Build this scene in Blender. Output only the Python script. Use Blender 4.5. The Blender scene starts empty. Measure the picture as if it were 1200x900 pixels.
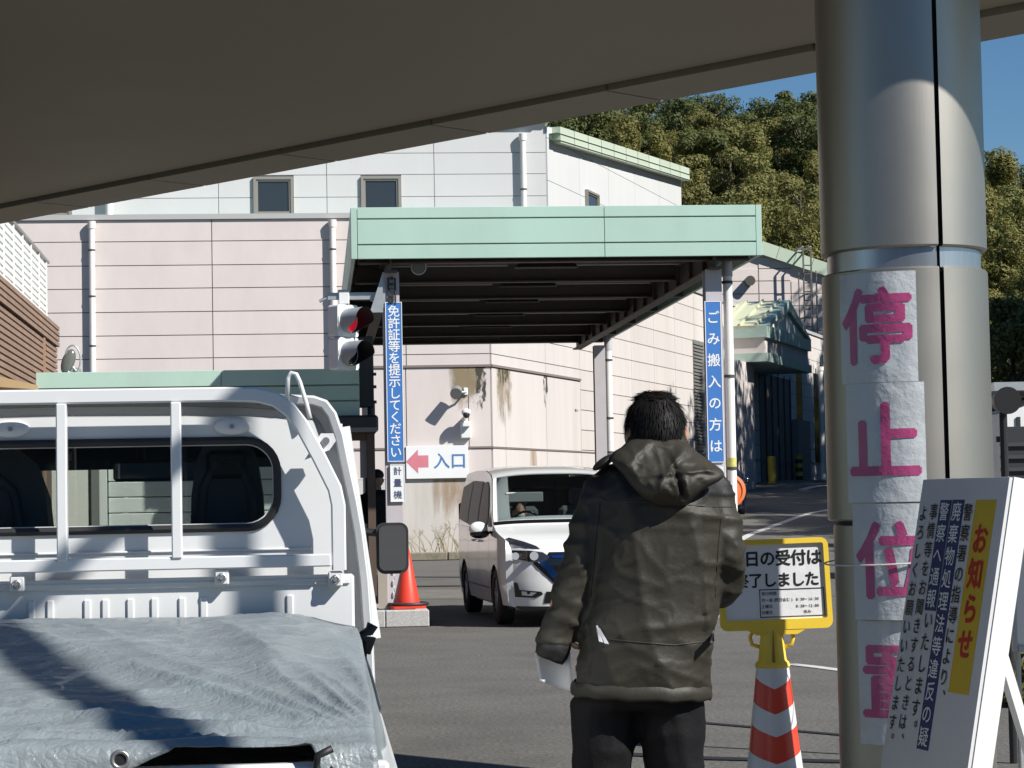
import bpy, bmesh, math, random
from math import sin, cos, pi, radians, sqrt, atan2
from mathutils import Vector, Matrix, noise
from mathutils.geometry import tessellate_polygon
random.seed(7)
SC = bpy.context.scene
COL = SC.collection
# ------------------------------------------------------------------ camera, sky, sun, exposure
FPX = 2566.0
EYE = Vector((0.0, 0.0, 1.5))
PITCH = math.atan(133.0 / FPX)
ROLL = 0.019
_f = Vector((0, cos(PITCH), sin(PITCH)))
_u0 = Vector((0, -sin(PITCH), cos(PITCH)))
_r0 = Vector((1, 0, 0))
CR = _r0 * cos(ROLL) - _u0 * sin(ROLL)
CU = _u0 * cos(ROLL) + _r0 * sin(ROLL)
cam_d = bpy.data.cameras.new('camera')
cam = bpy.data.objects.new('camera', cam_d)
COL.objects.link(cam)
cam.matrix_world = Matrix((
    (CR.x, CU.x, -_f.x, EYE.x), (CR.y, CU.y, -_f.y, EYE.y), (CR.z, CU.z, -_f.z, EYE.z), (0, 0, 0, 1)))
cam_d.sensor_width = 36.0
cam_d.lens = FPX / 1200.0 * 36.0
cam_d.clip_start = 0.05
cam_d.clip_end = 3000
SC.camera = cam

SUNV = Vector((0.97, -0.65, 1.0)).normalized()      # towards the sun
sun_el = math.asin(SUNV.z)
sun_az = atan2(SUNV.x, SUNV.y)                      # clockwise from +Y
world = bpy.data.worlds.new('World')
SC.world = world
world.use_nodes = True
wn = world.node_tree
wn.nodes.clear()
_o = wn.nodes.new('ShaderNodeOutputWorld')
_b = wn.nodes.new('ShaderNodeBackground')
_s = wn.nodes.new('ShaderNodeTexSky')
_s.sky_type = 'NISHITA'
_s.sun_disc = False
_s.sun_elevation = sun_el
_s.sun_rotation = sun_az
_s.altitude = 50
_s.air_density = 1.0
_s.dust_density = 0.0
_s.ozone_density = 4.0
_b.inputs['Strength'].default_value = 0.06
_h = wn.nodes.new('ShaderNodeHueSaturation'); _h.inputs['Saturation'].default_value = 1.2
wn.links.new(_s.outputs[0], _h.inputs['Color']); wn.links.new(_h.outputs[0], _b.inputs['Color'])
wn.links.new(_b.outputs[0], _o.inputs['Surface'])
sl = bpy.data.lights.new('sun', 'SUN')
sl.energy = 5.0
sl.angle = radians(0.53)
sl.color = (1.0, 0.965, 0.91)
so = bpy.data.objects.new('sun', sl)
COL.objects.link(so)
so.rotation_euler = SUNV.to_track_quat('Z', 'Y').to_euler()
so.location = (20, -15, 30)
SC.view_settings.view_transform = 'Standard'
SC.view_settings.look = 'None'
SC.view_settings.exposure = 0.48
SC.view_settings.gamma = 1.0
SC.render.engine = 'CYCLES'
SC.cycles.max_bounces = 8
SC.cycles.transparent_max_bounces = 16

# ------------------------------------------------------------------ geometry of the place
def ray(px, py):
    return (_f + CR * ((px - 600.0) / FPX) + CU * ((450.0 - py) / FPX))
def at(px, py, Y):
    d = ray(px, py)
    return EYE + d * (Y / d.y)
def grd(px, py, z=0.0):
    d = ray(px, py)
    return EYE + d * ((z - EYE.z) / d.z)
class Frame:
    def __init__(s, x, y, deg, z=0.0):
        s.o = Vector((x, y, z)); s.t = radians(deg)
        s.u = Vector((cos(s.t), sin(s.t), 0)); s.v = Vector((-sin(s.t), cos(s.t), 0))
    def W(s, a, b, z=0.0):
        return s.o + s.u * a + s.v * b + Vector((0, 0, z))
    def L(s, p):
        d = p - s.o
        return Vector((d.dot(s.u), d.dot(s.v), d.z))
    def P(s, px, py, b=0.0):           # the spot on the upright plane at local depth b
        d = ray(px, py)
        t = (b - (EYE - s.o).dot(s.v)) / d.dot(s.v)
        return s.L(EYE + d * t)
def lerp(a, b, t): return a + (b - a) * t
def sstep(a, b, x):
    t = min(1, max(0, (x - a) / (b - a))); return t * t * (3 - 2 * t)
def ground_z(x, y):
    r = sstep(46, 92, y) * 2.0
    s = sstep(0.5, 5.0, x - 0.0 * y)
    return r * s

# ------------------------------------------------------------------ materials
MATS = {}
def mat(name, col, rough=0.6, metal=0.0, var=0.0, vscale=3.0, bump=0.0, bscale=60.0, spec=0.5,
        rand=0.0, stretch=(1, 1, 1), stain=None, stscale=1.5, stamt=0.5, emit=None, coat=0.0, rvar=0.0, detail=5.0, stlo=0.5, sthi=0.75):
    if name in MATS: return MATS[name]
    m = bpy.data.materials.new(name); m.use_nodes = True
    nt = m.node_tree; nt.nodes.clear()
    out = nt.nodes.new('ShaderNodeOutputMaterial')
    p = nt.nodes.new('ShaderNodeBsdfPrincipled')
    nt.links.new(p.outputs[0], out.inputs[0])
    p.inputs['Roughness'].default_value = rough
    p.inputs['Metallic'].default_value = metal
    p.inputs['Specular IOR Level'].default_value = spec
    p.inputs['Coat Weight'].default_value = coat
    p.inputs['Coat Roughness'].default_value = 0.05
    c4 = (col[0], col[1], col[2], 1)
    p.inputs['Base Color'].default_value = c4
    geo = nt.nodes.new('ShaderNodeNewGeometry')
    mp = nt.nodes.new('ShaderNodeMapping'); mp.inputs['Scale'].default_value = stretch
    nt.links.new(geo.outputs['Position'], mp.inputs['Vector'])
    last = None
    if var > 0 or rand > 0 or stain:
        base = nt.nodes.new('ShaderNodeRGB'); base.outputs[0].default_value = c4
        last = base.outputs[0]
        if var > 0:
            n = nt.nodes.new('ShaderNodeTexNoise'); n.inputs['Scale'].default_value = vscale
            n.inputs['Detail'].default_value = detail; n.inputs['Roughness'].default_value = 0.62
            nt.links.new(mp.outputs[0], n.inputs['Vector'])
            mr = nt.nodes.new('ShaderNodeMapRange')
            mr.inputs['From Min'].default_value = 0.25; mr.inputs['From Max'].default_value = 0.75
            mr.inputs['To Min'].default_value = 1 - var; mr.inputs['To Max'].default_value = 1 + var
            nt.links.new(n.outputs['Fac'], mr.inputs['Value'])
            mx = nt.nodes.new('ShaderNodeVectorMath'); mx.operation = 'SCALE'
            nt.links.new(last, mx.inputs[0]); nt.links.new(mr.outputs[0], mx.inputs['Scale'])
            last = mx.outputs[0]
            if rvar > 0:
                m2 = nt.nodes.new('ShaderNodeMapRange')
                m2.inputs['To Min'].default_value = max(0, rough - rvar); m2.inputs['To Max'].default_value = min(1, rough + rvar)
                nt.links.new(n.outputs['Fac'], m2.inputs['Value']); nt.links.new(m2.outputs[0], p.inputs['Roughness'])
        if rand > 0:
            oi = nt.nodes.new('ShaderNodeObjectInfo')
            mr = nt.nodes.new('ShaderNodeMapRange')
            mr.inputs['To Min'].default_value = 1 - rand; mr.inputs['To Max'].default_value = 1 + rand
            nt.links.new(oi.outputs['Random'], mr.inputs['Value'])
            mx = nt.nodes.new('ShaderNodeVectorMath'); mx.operation = 'SCALE'
            nt.links.new(last, mx.inputs[0]); nt.links.new(mr.outputs[0], mx.inputs['Scale'])
            last = mx.outputs[0]
        if stain:
            n = nt.nodes.new('ShaderNodeTexNoise'); n.inputs['Scale'].default_value = stscale
            n.inputs['Detail'].default_value = 7; n.inputs['Roughness'].default_value = 0.7
            mp2 = nt.nodes.new('ShaderNodeMapping'); mp2.inputs['Scale'].default_value = stretch
            mp2.inputs['Location'].default_value = (3.1, 7.7, 1.3)
            nt.links.new(geo.outputs['Position'], mp2.inputs['Vector']); nt.links.new(mp2.outputs[0], n.inputs['Vector'])
            mr = nt.nodes.new('ShaderNodeMapRange')
            mr.inputs['From Min'].default_value = stlo; mr.inputs['From Max'].default_value = sthi
            mr.inputs['To Max'].default_value = stamt
            nt.links.new(n.outputs['Fac'], mr.inputs['Value'])
            mx = nt.nodes.new('ShaderNodeMix'); mx.data_type = 'RGBA'
            nt.links.new(mr.outputs[0], mx.inputs['Factor'])
            nt.links.new(last, mx.inputs[6]); mx.inputs[7].default_value = (*stain, 1)
            last = mx.outputs[2]
        nt.links.new(last, p.inputs['Base Color'])
    if bump > 0:
        n = nt.nodes.new('ShaderNodeTexNoise'); n.inputs['Scale'].default_value = bscale
        n.inputs['Detail'].default_value = 6; n.inputs['Roughness'].default_value = 0.6
        nt.links.new(mp.outputs[0], n.inputs['Vector'])
        b = nt.nodes.new('ShaderNodeBump'); b.inputs['Strength'].default_value = min(1, bump)
        b.inputs['Distance'].default_value = 0.02 if bscale < 30 else 0.005
        nt.links.new(n.outputs['Fac'], b.inputs['Height']); nt.links.new(b.outputs[0], p.inputs['Normal'])
    if emit:
        p.inputs['Emission Color'].default_value = (*emit[:3], 1); p.inputs['Emission Strength'].default_value = emit[3]
    MATS[name] = m
    return m
def glass_mat(name, tint, rough=0.02, opacity=0.3, dark=(0.01, 0.012, 0.014)):
    if name in MATS: return MATS[name]
    m = bpy.data.materials.new(name); m.use_nodes = True
    nt = m.node_tree; nt.nodes.clear()
    out = nt.nodes.new('ShaderNodeOutputMaterial')
    tr = nt.nodes.new('ShaderNodeBsdfTransparent'); tr.inputs[0].default_value = (*tint, 1)
    p = nt.nodes.new('ShaderNodeBsdfPrincipled'); p.inputs['Base Color'].default_value = (*dark, 1)
    p.inputs['Roughness'].default_value = rough; p.inputs['Specular IOR Level'].default_value = 0.6
    gl = nt.nodes.new('ShaderNodeBsdfGlossy'); gl.inputs['Roughness'].default_value = rough
    fr = nt.nodes.new('ShaderNodeFresnel'); fr.inputs[0].default_value = 1.5
    m1 = nt.nodes.new('ShaderNodeMixShader'); m1.inputs[0].default_value = opacity
    nt.links.new(tr.outputs[0], m1.inputs[1]); nt.links.new(p.outputs[0], m1.inputs[2])
    m2 = nt.nodes.new('ShaderNodeMixShader')
    nt.links.new(fr.outputs[0], m2.inputs[0]); nt.links.new(m1.outputs[0], m2.inputs[1]); nt.links.new(gl.outputs[0], m2.inputs[2])
    nt.links.new(m2.outputs[0], out.inputs[0])
    MATS[name] = m
    return m

# ------------------------------------------------------------------ mesh builder
class MB:
    def __init__(s): s.v = []; s.f = []; s.mi = []; s.cur = 0
    def add(s, vs, fs):
        o = len(s.v); s.v += [tuple(v) for v in vs]
        for f in fs: s.f.append([i + o for i in f]); s.mi.append(s.cur)
        return s
    def box(s, x0, x1, y0, y1, z0, z1):
        vs = [(x0, y0, z0), (x1, y0, z0), (x1, y1, z0), (x0, y1, z0), (x0, y0, z1), (x1, y0, z1), (x1, y1, z1), (x0, y1, z1)]
        return s.add(vs, [(0, 3, 2, 1), (4, 5, 6, 7), (0, 1, 5, 4), (1, 2, 6, 5), (2, 3, 7, 6), (3, 0, 4, 7)])
    def bbox(s, x0, x1, y0, y1, z0, z1, c=0.01):      # chamfered box
        c = min(c, abs(x1 - x0) * .45, abs(y1 - y0) * .45, abs(z1 - z0) * .45)
        bm = bmesh.new(); bmesh.ops.create_cube(bm, size=1)
        for v in bm.verts:
            v.co = Vector(((x0 + x1) / 2 + v.co.x * (x1 - x0), (y0 + y1) / 2 + v.co.y * (y1 - y0), (z0 + z1) / 2 + v.co.z * (z1 - z0)))
        bmesh.ops.bevel(bm, geom=bm.edges[:], offset=c, segments=1, affect='EDGES')
        bm.verts.index_update()
        s.add([v.co[:] for v in bm.verts], [[v.index for v in f.verts] for f in bm.faces]); bm.free(); return s
    def rod(s, p0, p1, r0, r1=None, n=10, cap=True):
        p0 = Vector(p0); p1 = Vector(p1); r1 = r0 if r1 is None else r1
        d = (p1 - p0).normalized(); a = d.orthogonal().normalized(); b = d.cross(a)
        vs = []
        for k in range(n):
            t = 2 * pi * k / n; q = a * cos(t) + b * sin(t); vs += [p0 + q * r0, p1 + q * r1]
        fs = [(2 * k, 2 * ((k + 1) % n), 2 * ((k + 1) % n) + 1, 2 * k + 1) for k in range(n)]
        if cap: fs += [tuple(range(0, 2 * n, 2))[::-1], tuple(range(1, 2 * n, 2))]
        return s.add(vs, fs)
    def beam(s, p0, p1, w, h, up=(0, 0, 1)):           # rectangular bar
        p0 = Vector(p0); p1 = Vector(p1); d = (p1 - p0).normalized(); up = Vector(up)
        a = d.cross(up).normalized(); b = a.cross(d).normalized()
        vs = [p + a * sx * w / 2 + b * sz * h / 2 for p in (p0, p1) for sx, sz in ((-1, -1), (1, -1), (1, 1), (-1, 1))]
        return s.add(vs, [(0, 1, 2, 3), (7, 6, 5, 4), (0, 4, 5, 1), (1, 5, 6, 2), (2, 6, 7, 3), (3, 7, 4, 0)])
    def tube(s, pts, r, n=8, closed=False, sec=None):
        pts = [Vector(p) for p in pts]; m = len(pts); rings = []
        prev = None
        for i, p in enumerate(pts):
            if closed: d = (pts[(i + 1) % m] - pts[i - 1]).normalized()
            else: d = (pts[min(i + 1, m - 1)] - pts[max(i - 1, 0)]).normalized()
            a = d.orthogonal().normalized() if prev is None else (prev - d * prev.dot(d)).normalized()
            prev = a; b = d.cross(a)
            rr = r[i] if isinstance(r, (list, tuple)) else r
            rings.append([p + (a * cos(2 * pi * k / n) + b * sin(2 * pi * k / n)) * rr for k in range(n)])
        return s.loft(rings, closed_ring=True, cap=not closed, closed_path=closed)
    def sweep(s, pts, sec, side, closed=False):       # section (x along side dir, y along normal) swept through pts
        pts = [Vector(p) for p in pts]; m = len(pts); side = Vector(side); rings = []
        for i, p in enumerate(pts):
            if closed: d = (pts[(i + 1) % m] - pts[i - 1]).normalized()
            else: d = (pts[min(i + 1, m - 1)] - pts[max(i - 1, 0)]).normalized()
            nrm = d.cross(side).normalized()
            rings.append([p + side * a + nrm * b for a, b in sec])
        return s.loft(rings, True, not closed, closed)
    def loft(s, rings, closed_ring=True, cap=True, closed_path=False):
        n = len(rings[0]); m = len(rings); vs = [v for r in rings for v in r]; fs = []
        for i in range(m if closed_path else m - 1):
            j = (i + 1) % m
            for k in range(n if closed_ring else n - 1):
                l = (k + 1) % n
                fs.append((i * n + k, i * n + l, j * n + l, j * n + k))
        if cap and closed_ring and not closed_path:
            fs.append(tuple(range(n))[::-1]); fs.append(tuple((m - 1) * n + k for k in range(n)))
        return s.add(vs, fs)
    def plate(s, outer, holes, fn, t0, t1):            # flat plate with holes; fn(x, y, t) -> point
        polys = [outer] + list(holes)
        flat = [q for p in polys for q in p]
        tri = tessellate_polygon([[Vector((q[0], q[1], 0)) for q in p] for p in polys])
        n = len(flat)
        vs = [fn(q[0], q[1], t0) for q in flat] + [fn(q[0], q[1], t1) for q in flat]
        fs = [tuple(t) for t in tri] + [tuple(i + n for i in t)[::-1] for t in tri]
        o = 0
        for p in polys:
            k = len(p)
            for i in range(k):
                a = o + i; b = o + (i + 1) % k; fs.append((a, b, b + n, a + n))
            o += k
        return s.add(vs, fs)
    def ell(s, c, r, nu=16, nv=10, fn=None):
        vs = []; fs = []
        for j in range(nv + 1):
            th = pi * j / nv
            for i in range(nu):
                ph = 2 * pi * i / nu
                v = Vector((c[0] + r[0] * sin(th) * cos(ph), c[1] + r[1] * sin(th) * sin(ph), c[2] + r[2] * cos(th)))
                vs.append(fn(v) if fn else v)
        for j in range(nv):
            for i in range(nu):
                fs.append((j * nu + i, (j + 1) * nu + i, (j + 1) * nu + (i + 1) % nu, j * nu + (i + 1) % nu))
        return s.add(vs, fs)
    def mesh(s, name, mats, smooth=False, fix=True):
        me = bpy.data.meshes.new(name); me.from_pydata(s.v, [], s.f)
        if not isinstance(mats, (list, tuple)): mats = [mats]
        for m in mats: me.materials.append(m)
        if len(mats) > 1: me.polygons.foreach_set('material_index', s.mi)
        if fix:
            bm = bmesh.new(); bm.from_mesh(me); bmesh.ops.remove_doubles(bm, verts=bm.verts, dist=1e-6)
            bmesh.ops.recalc_face_normals(bm, faces=bm.faces); bm.to_mesh(me); bm.free()
        if smooth:
            me.polygons.foreach_set('use_smooth', [True] * len(me.polygons))
            if smooth is not True: me.set_sharp_from_angle(angle=radians(smooth))
        me.update()
        return me
    def build(s, name, mats, parent=None, smooth=False, fix=True, **tags):
        return link(name, s.mesh(name, mats, smooth, fix), parent, **tags)
def link(name, me, parent=None, loc=None, rz=None, **tags):
    o = bpy.data.objects.new(name, me); COL.objects.link(o)
    if parent is not None: o.parent = parent
    if loc is not None: o.location = loc
    if rz is not None: o.rotation_euler.z = rz
    for k, v in tags.items():
        if v is not None: o[k] = v
    return o
def thing(name, label, cat, loc=(0, 0, 0), rz=0.0, group=None):
    o = bpy.data.objects.new(name, None); COL.objects.link(o)
    o.empty_display_size = 0.2
    o.location = loc; o.rotation_euler.z = rz
    o['label'] = label; o['category'] = cat
    if group: o['group'] = group
    return o
def fthing(name, label, cat, F, group=None):          # a thing whose local frame is F
    return thing(name, label, cat, F.o, F.t, group)
def copy_tree(o, parent=None):
    c = o.copy(); COL.objects.link(c); c.parent = parent
    for ch in list(o.children): copy_tree(ch, c)
    return c
def remesh(mb, voxel, smooth_it=4, disp=None, keep=False):
    me = mb.mesh('tmp', [], fix=True)
    o = bpy.data.objects.new('tmp', me); COL.objects.link(o)
    md = o.modifiers.new('r', 'REMESH'); md.mode = 'VOXEL'; md.voxel_size = voxel
    if smooth_it:
        ms = o.modifiers.new('s', 'SMOOTH'); ms.iterations = smooth_it; ms.factor = 0.6
    dg = bpy.context.evaluated_depsgraph_get()
    res = bpy.data.meshes.new_from_object(o.evaluated_get(dg))
    bpy.data.objects.remove(o); bpy.data.meshes.remove(me)
    if disp:
        nn = [v.normal.copy() for v in res.vertices]
        for v, n in zip(res.vertices, nn): v.co = v.co + n * disp(v.co)
    res.polygons.foreach_set('use_smooth', [True] * len(res.polygons))
    res.update()
    return res

# ------------------------------------------------------------------ lettering (flat print, slightly proud)
_glyph = {}
def glyph(ch, bold=0.0):
    k = (ch, bold)
    if k in _glyph: return _glyph[k]
    c = bpy.data.curves.new('g', 'FONT'); c.body = ch; c.size = 1.0; c.resolution_u = 3
    c.offset = bold
    o = bpy.data.objects.new('g', c); COL.objects.link(o)
    me = bpy.data.meshes.new_from_object(o.evaluated_get(bpy.context.evaluated_depsgraph_get()))
    vs = [(v.co.x, v.co.y) for v in me.vertices]; fs = [list(p.vertices) for p in me.polygons]
    bpy.data.objects.remove(o); bpy.data.curves.remove(c); bpy.data.meshes.remove(me)
    cen = (0.5, 0.36)
    if vs and ord(ch) < 0x2000:
        xs = [v[0] for v in vs]; cen = ((min(xs) + max(xs)) / 2, 0.36)
    w = 1.0 if ord(ch) >= 0x2000 else 0.56
    _glyph[k] = ([(x - cen[0], y - cen[1]) for x, y in vs], fs, w)
    return _glyph[k]
def text(mb, s, x, y, size, fn, bold=0.0, vertical=False, pitch=None, sx=1.0, align='L'):
    # fn(x, y) -> 3D point. Characters run right (or down when vertical) from (x, y) = centre of the first.
    pitch = pitch or size
    tot = 0.0
    if align == 'C' and not vertical:
        tot = sum(glyph(c, 0.0)[2] * pitch * sx for c in s) - pitch * sx; x -= tot / 2
    for i, ch in enumerate(s):
        if ch == ' ':
            if vertical: y -= pitch
            else: x += pitch * 0.5 * sx
            continue
        vs, fs, w = glyph(ch, 0.0)
        cx, cy = x, y
        if vertical and ch in '、。': cx += size * 0.6 * sx; cy += size * 0.6
        if bold > 0:
            p0 = Vector(fn(cx, cy)); ex = Vector(fn(cx + .01, cy)) - p0; ey = Vector(fn(cx, cy + .01)) - p0
            nn = ex.cross(ey).normalized() * min(.0003, size * .001)
            offs = ((0, 0), (-bold, 0), (bold, 0), (0, -bold), (0, bold))
        else: nn = Vector((0, 0, 0)); offs = ((0, 0),)
        for q_, (ox, oy) in enumerate(offs):
            mb.add([Vector(fn(cx + (vx + ox) * size * sx, cy + (vy + oy) * size)) + nn * q_ for vx, vy in vs], fs)
        if vertical: y -= pitch
        else: x += pitch * w * sx
    return mb
def rrect(x0, x1, y0, y1, r, n=6):
    pts = []
    for cx, cy, a0 in ((x1 - r, y1 - r, 0), (x0 + r, y1 - r, pi / 2), (x0 + r, y0 + r, pi), (x1 - r, y0 + r, 1.5 * pi)):
        for k in range(n + 1):
            a = a0 + pi / 2 * k / n; pts.append((cx + r * cos(a), cy + r * sin(a)))
    return pts
# ------------------------------------------------------------------ materials in use
ASPH = mat('asphalt', (0.098, 0.093, 0.083), 0.9, var=0.16, vscale=1.3, bump=0.5, bscale=160, stain=(0.052, 0.05, 0.046), stscale=0.5, stamt=0.65)
_nt = ASPH.node_tree; _p = [q for q in _nt.nodes if q.type == 'BSDF_PRINCIPLED'][0]
_src = _p.inputs['Base Color'].links[0].from_socket
_g = _nt.nodes.new('ShaderNodeNewGeometry'); _n = _nt.nodes.new('ShaderNodeTexNoise'); _n.inputs['Scale'].default_value = 34; _n.inputs['Detail'].default_value = 3; _n.inputs['Roughness'].default_value = .8
_nt.links.new(_g.outputs['Position'], _n.inputs['Vector'])
_m = _nt.nodes.new('ShaderNodeMapRange'); _m.inputs['From Min'].default_value = .3; _m.inputs['From Max'].default_value = .72; _m.inputs['To Min'].default_value = .35; _m.inputs['To Max'].default_value = 1.95
_nt.links.new(_n.outputs['Fac'], _m.inputs['Value'])
_v = _nt.nodes.new('ShaderNodeVectorMath'); _v.operation = 'SCALE'; _nt.links.new(_src, _v.inputs[0]); _nt.links.new(_m.outputs[0], _v.inputs['Scale']); _nt.links.new(_v.outputs[0], _p.inputs['Base Color'])
PINK = mat('pink_panel', (0.63, 0.565, 0.535), 0.85, var=0.05, vscale=1.6, rand=0.018, stain=(0.56, 0.505, 0.475), stscale=0.5, stamt=0.5, stretch=(1, 1, .45), bump=.1, bscale=40)
PINKW = mat('bleached_pink_panel', (0.56, 0.52, 0.495), 0.85, var=0.05, vscale=2.0, rand=0.03, stain=(0.46, 0.425, 0.385), stscale=1.0, stamt=0.6, stretch=(1, 1, .12))
WHITEP = mat('white_panel', (0.56, 0.565, 0.555), 0.8, var=0.03, vscale=1.0, rand=0.015, stain=(0.50, 0.50, 0.485), stscale=0.8, stamt=0.4, stretch=(1, 1, .2))
JOINT = mat('joint_grey', (0.2, 0.165, 0.15), 0.9)  # plain dark grey of the panel joints and wall backing
JOINTW = mat('white_wall_joint', (0.4, 0.4, 0.39), 0.9)
CONC = mat('concrete', (0.36, 0.34, 0.31), 0.9, var=0.15, vscale=4, stain=(0.22, 0.2, 0.17), stscale=3, stamt=0.6, bump=.3, bscale=60)
CONCW = mat('streaked_concrete', (0.55, 0.525, 0.485), 0.9, var=0.08, vscale=2, stain=(0.40, 0.33, 0.23), stscale=1.6, stamt=0.6, stretch=(1.4, 1.4, .12))
GREEN = mat('pale_green_metal', (0.40, 0.56, 0.475), 0.45, var=0.05, vscale=1.2, rand=0.02, stain=(0.34, 0.45, 0.40), stscale=1.5, stamt=0.4, stretch=(1, 1, .3))
GREEND = mat('dull_green_metal', (0.30, 0.40, 0.35), 0.5, var=0.06, vscale=1.2, rand=0.02)
CREAMR = mat('cream_green_roof', (0.56, 0.58, 0.40), 0.5, var=0.05, vscale=1.5)
GALV = mat('galvanised_steel', (0.45, 0.47, 0.47), 0.45, 0.6, var=0.12, vscale=9)
STRUT = mat('brown_grey_steel', (0.075, 0.066, 0.058), 0.6, 0.2, var=0.1, vscale=4)
POSTM = mat('lilac_grey_paint', (0.47, 0.44, 0.45), 0.5, var=0.05, vscale=4)
PIPEM = mat('white_pipe', (0.76, 0.74, 0.70), 0.5, var=0.05, vscale=5)
BANDM = mat('dark_band', (0.06, 0.055, 0.05), 0.6)
DARK = mat('dark_paint', (0.03, 0.03, 0.032), 0.5)
FRAMEG = mat('bronze_window_frame', (0.29, 0.27, 0.235), 0.5, 0.3)
BRICKM = mat('brown_tile', (0.29, 0.195, 0.14), 0.8, var=0.15, vscale=2.0, rand=0.06)
RAILW = mat('white_rail', (0.74, 0.76, 0.72), 0.5)
WHITE = mat('white_board', (0.76, 0.77, 0.76), 0.45, var=0.03, vscale=5, stain=(0.6, 0.6, 0.57), stscale=3, stamt=0.35)
BLUE = mat('sign_blue', (0.045, 0.175, 0.48), 0.5, var=0.05, vscale=6)
INKW = mat('white_lettering', (0.8, 0.81, 0.8), 0.5)
INKK = mat('black_lettering', (0.015, 0.015, 0.016), 0.5)
INKB = mat('blue_lettering', (0.05, 0.15, 0.38), 0.5)
SPOUT = mat('road_white', (0.55, 0.54, 0.51), 0.8, var=0.2, vscale=8, stain=(0.12, 0.12, 0.12), stscale=9, stamt=0.9)
WINGL = mat('dark_window_glass', (0.03, 0.035, 0.04), 0.06, spec=0.7)
LOUV = mat('louvre_grey', (0.2, 0.2, 0.19), 0.6, 0.2)

# ------------------------------------------------------------------ ground
def grid_axis(lo, hi, fine_lo, fine_hi, fine, coarse):
    v = []; x = lo
    while x < hi: v.append(x); x += fine if fine_lo <= x < fine_hi else coarse
    v.append(hi); return v
gx = grid_axis(-700, 700, -4, 12, 1.0, 20); gy = grid_axis(-80, 1400, 40, 110, 2.0, 20)
mb = MB()
mb.v = [(x, y, ground_z(x, y)) for y in gy for x in gx]
n = len(gx)
for j in range(len(gy) - 1):
    for i in range(n - 1):
        mb.f.append([j * n + i, j * n + i + 1, (j + 1) * n + i + 1, (j + 1) * n + i]); mb.mi.append(0)
mb.build('ground', ASPH, kind='structure', smooth=True, fix=False)
def strip(name, pts, w, m, lift=0.006):
    mb = MB(); L = []; Rr = []
    for i, p in enumerate(pts):
        a = Vector(pts[max(0, i - 1)][:2]); b = Vector(pts[min(len(pts) - 1, i + 1)][:2])
        d = (b - a).normalized(); nn = Vector((-d.y, d.x)); q = Vector(p[:2])
        for s_, acc in ((1, L), (-1, Rr)):
            r = q + nn * s_ * w / 2; acc.append((r.x, r.y, ground_z(r.x, r.y) + lift))
    mb.v = L + Rr; k = len(L)
    for i in range(k - 1): mb.f.append([i, i + 1, k + i + 1, k + i]); mb.mi.append(0)
    return mb.build(name, m, kind='structure', fix=False)
def gpt(px, py):          # where the sight line meets the (rising) ground
    d = ray(px, py); t = 1.0
    while t < 400:
        p = EYE + d * t
        if p.z <= ground_z(p.x, p.y): break
        t += 0.05
    return (p.x, p.y)
def dens(pts, n=6):
    out = []
    for a, b in zip(pts[:-1], pts[1:]):
        for k in range(n): out.append((lerp(a[0], b[0], k / n), lerp(a[1], b[1], k / n)))
    return out + [pts[-1]]
strip('road_marking', dens([gpt(860, 637), gpt(880, 626), gpt(905, 617), gpt(935, 606), gpt(952, 601), gpt(985, 595)]), 0.22, SPOUT)
strip('road_marking', dens([gpt(925, 779), gpt(955, 782), gpt(992, 787)]), 0.13, SPOUT)
strip('road_marking', dens([gpt(940, 574), gpt(955, 570), gpt(975, 569)]), 0.35, SPOUT)
DARKL = mat('shadow_and_joint_dark', (0.008, 0.009, 0.012), 0.8)  # near-black for the painted shadow lines and the lane joint
strip('painted_shadow_line', dens([gpt(700, 838), gpt(830, 849), gpt(1000, 864)]), 0.075, DARKL)  # thin cast shadows across the asphalt, put in as dark strips
strip('painted_shadow_line', dens([gpt(690, 883), gpt(830, 890), gpt(1010, 894)]), 0.13, DARKL, 0.007)
PATCH = mat('pale_concrete_lane', (0.155, 0.145, 0.13), 0.9, var=0.2, vscale=2, bump=.4, bscale=120, stain=(0.09, 0.085, 0.08), stscale=1.2, stamt=0.7)
mb = MB(); q = [grd(440, 702), grd(640, 702), grd(640, 690), grd(440, 692)]
mb.add([(p.x, p.y, .005) for p in q], [(0, 1, 2, 3)]); mb.build('lane_slab', PATCH, kind='structure', fix=False)
strip('lane_joint', [gpt(440, 688), gpt(640, 686)], 0.35, DARKL, .009)

# ------------------------------------------------------------------ panelled walls
_pm = {}
def panel(parent, F, a0, a1, z0, z1, b, m, t=0.035, gap=0.022, name='panel', mats=None):
    w = round(a1 - a0 - gap, 3); h = round(z1 - z0 - gap, 3)
    if w <= 0.02 or h <= 0.02: return
    k = (w, h, t, m.name)
    if k not in _pm:
        _pm[k] = MB().box(0, w, -t, 0, 0, h).mesh(name, m)
    return link(name, _pm[k], parent, (a0 + gap / 2, b, z0 + gap / 2))
def panel_field(parent, F, As, Zs, b, m, skip=None, **kw):
    for i in range(len(As) - 1):
        for j in range(len(Zs) - 1):
            if skip and skip(i, j, As, Zs): continue
            panel(parent, F, As[i], As[i + 1], Zs[j], Zs[j + 1], b, m, **kw)

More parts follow.
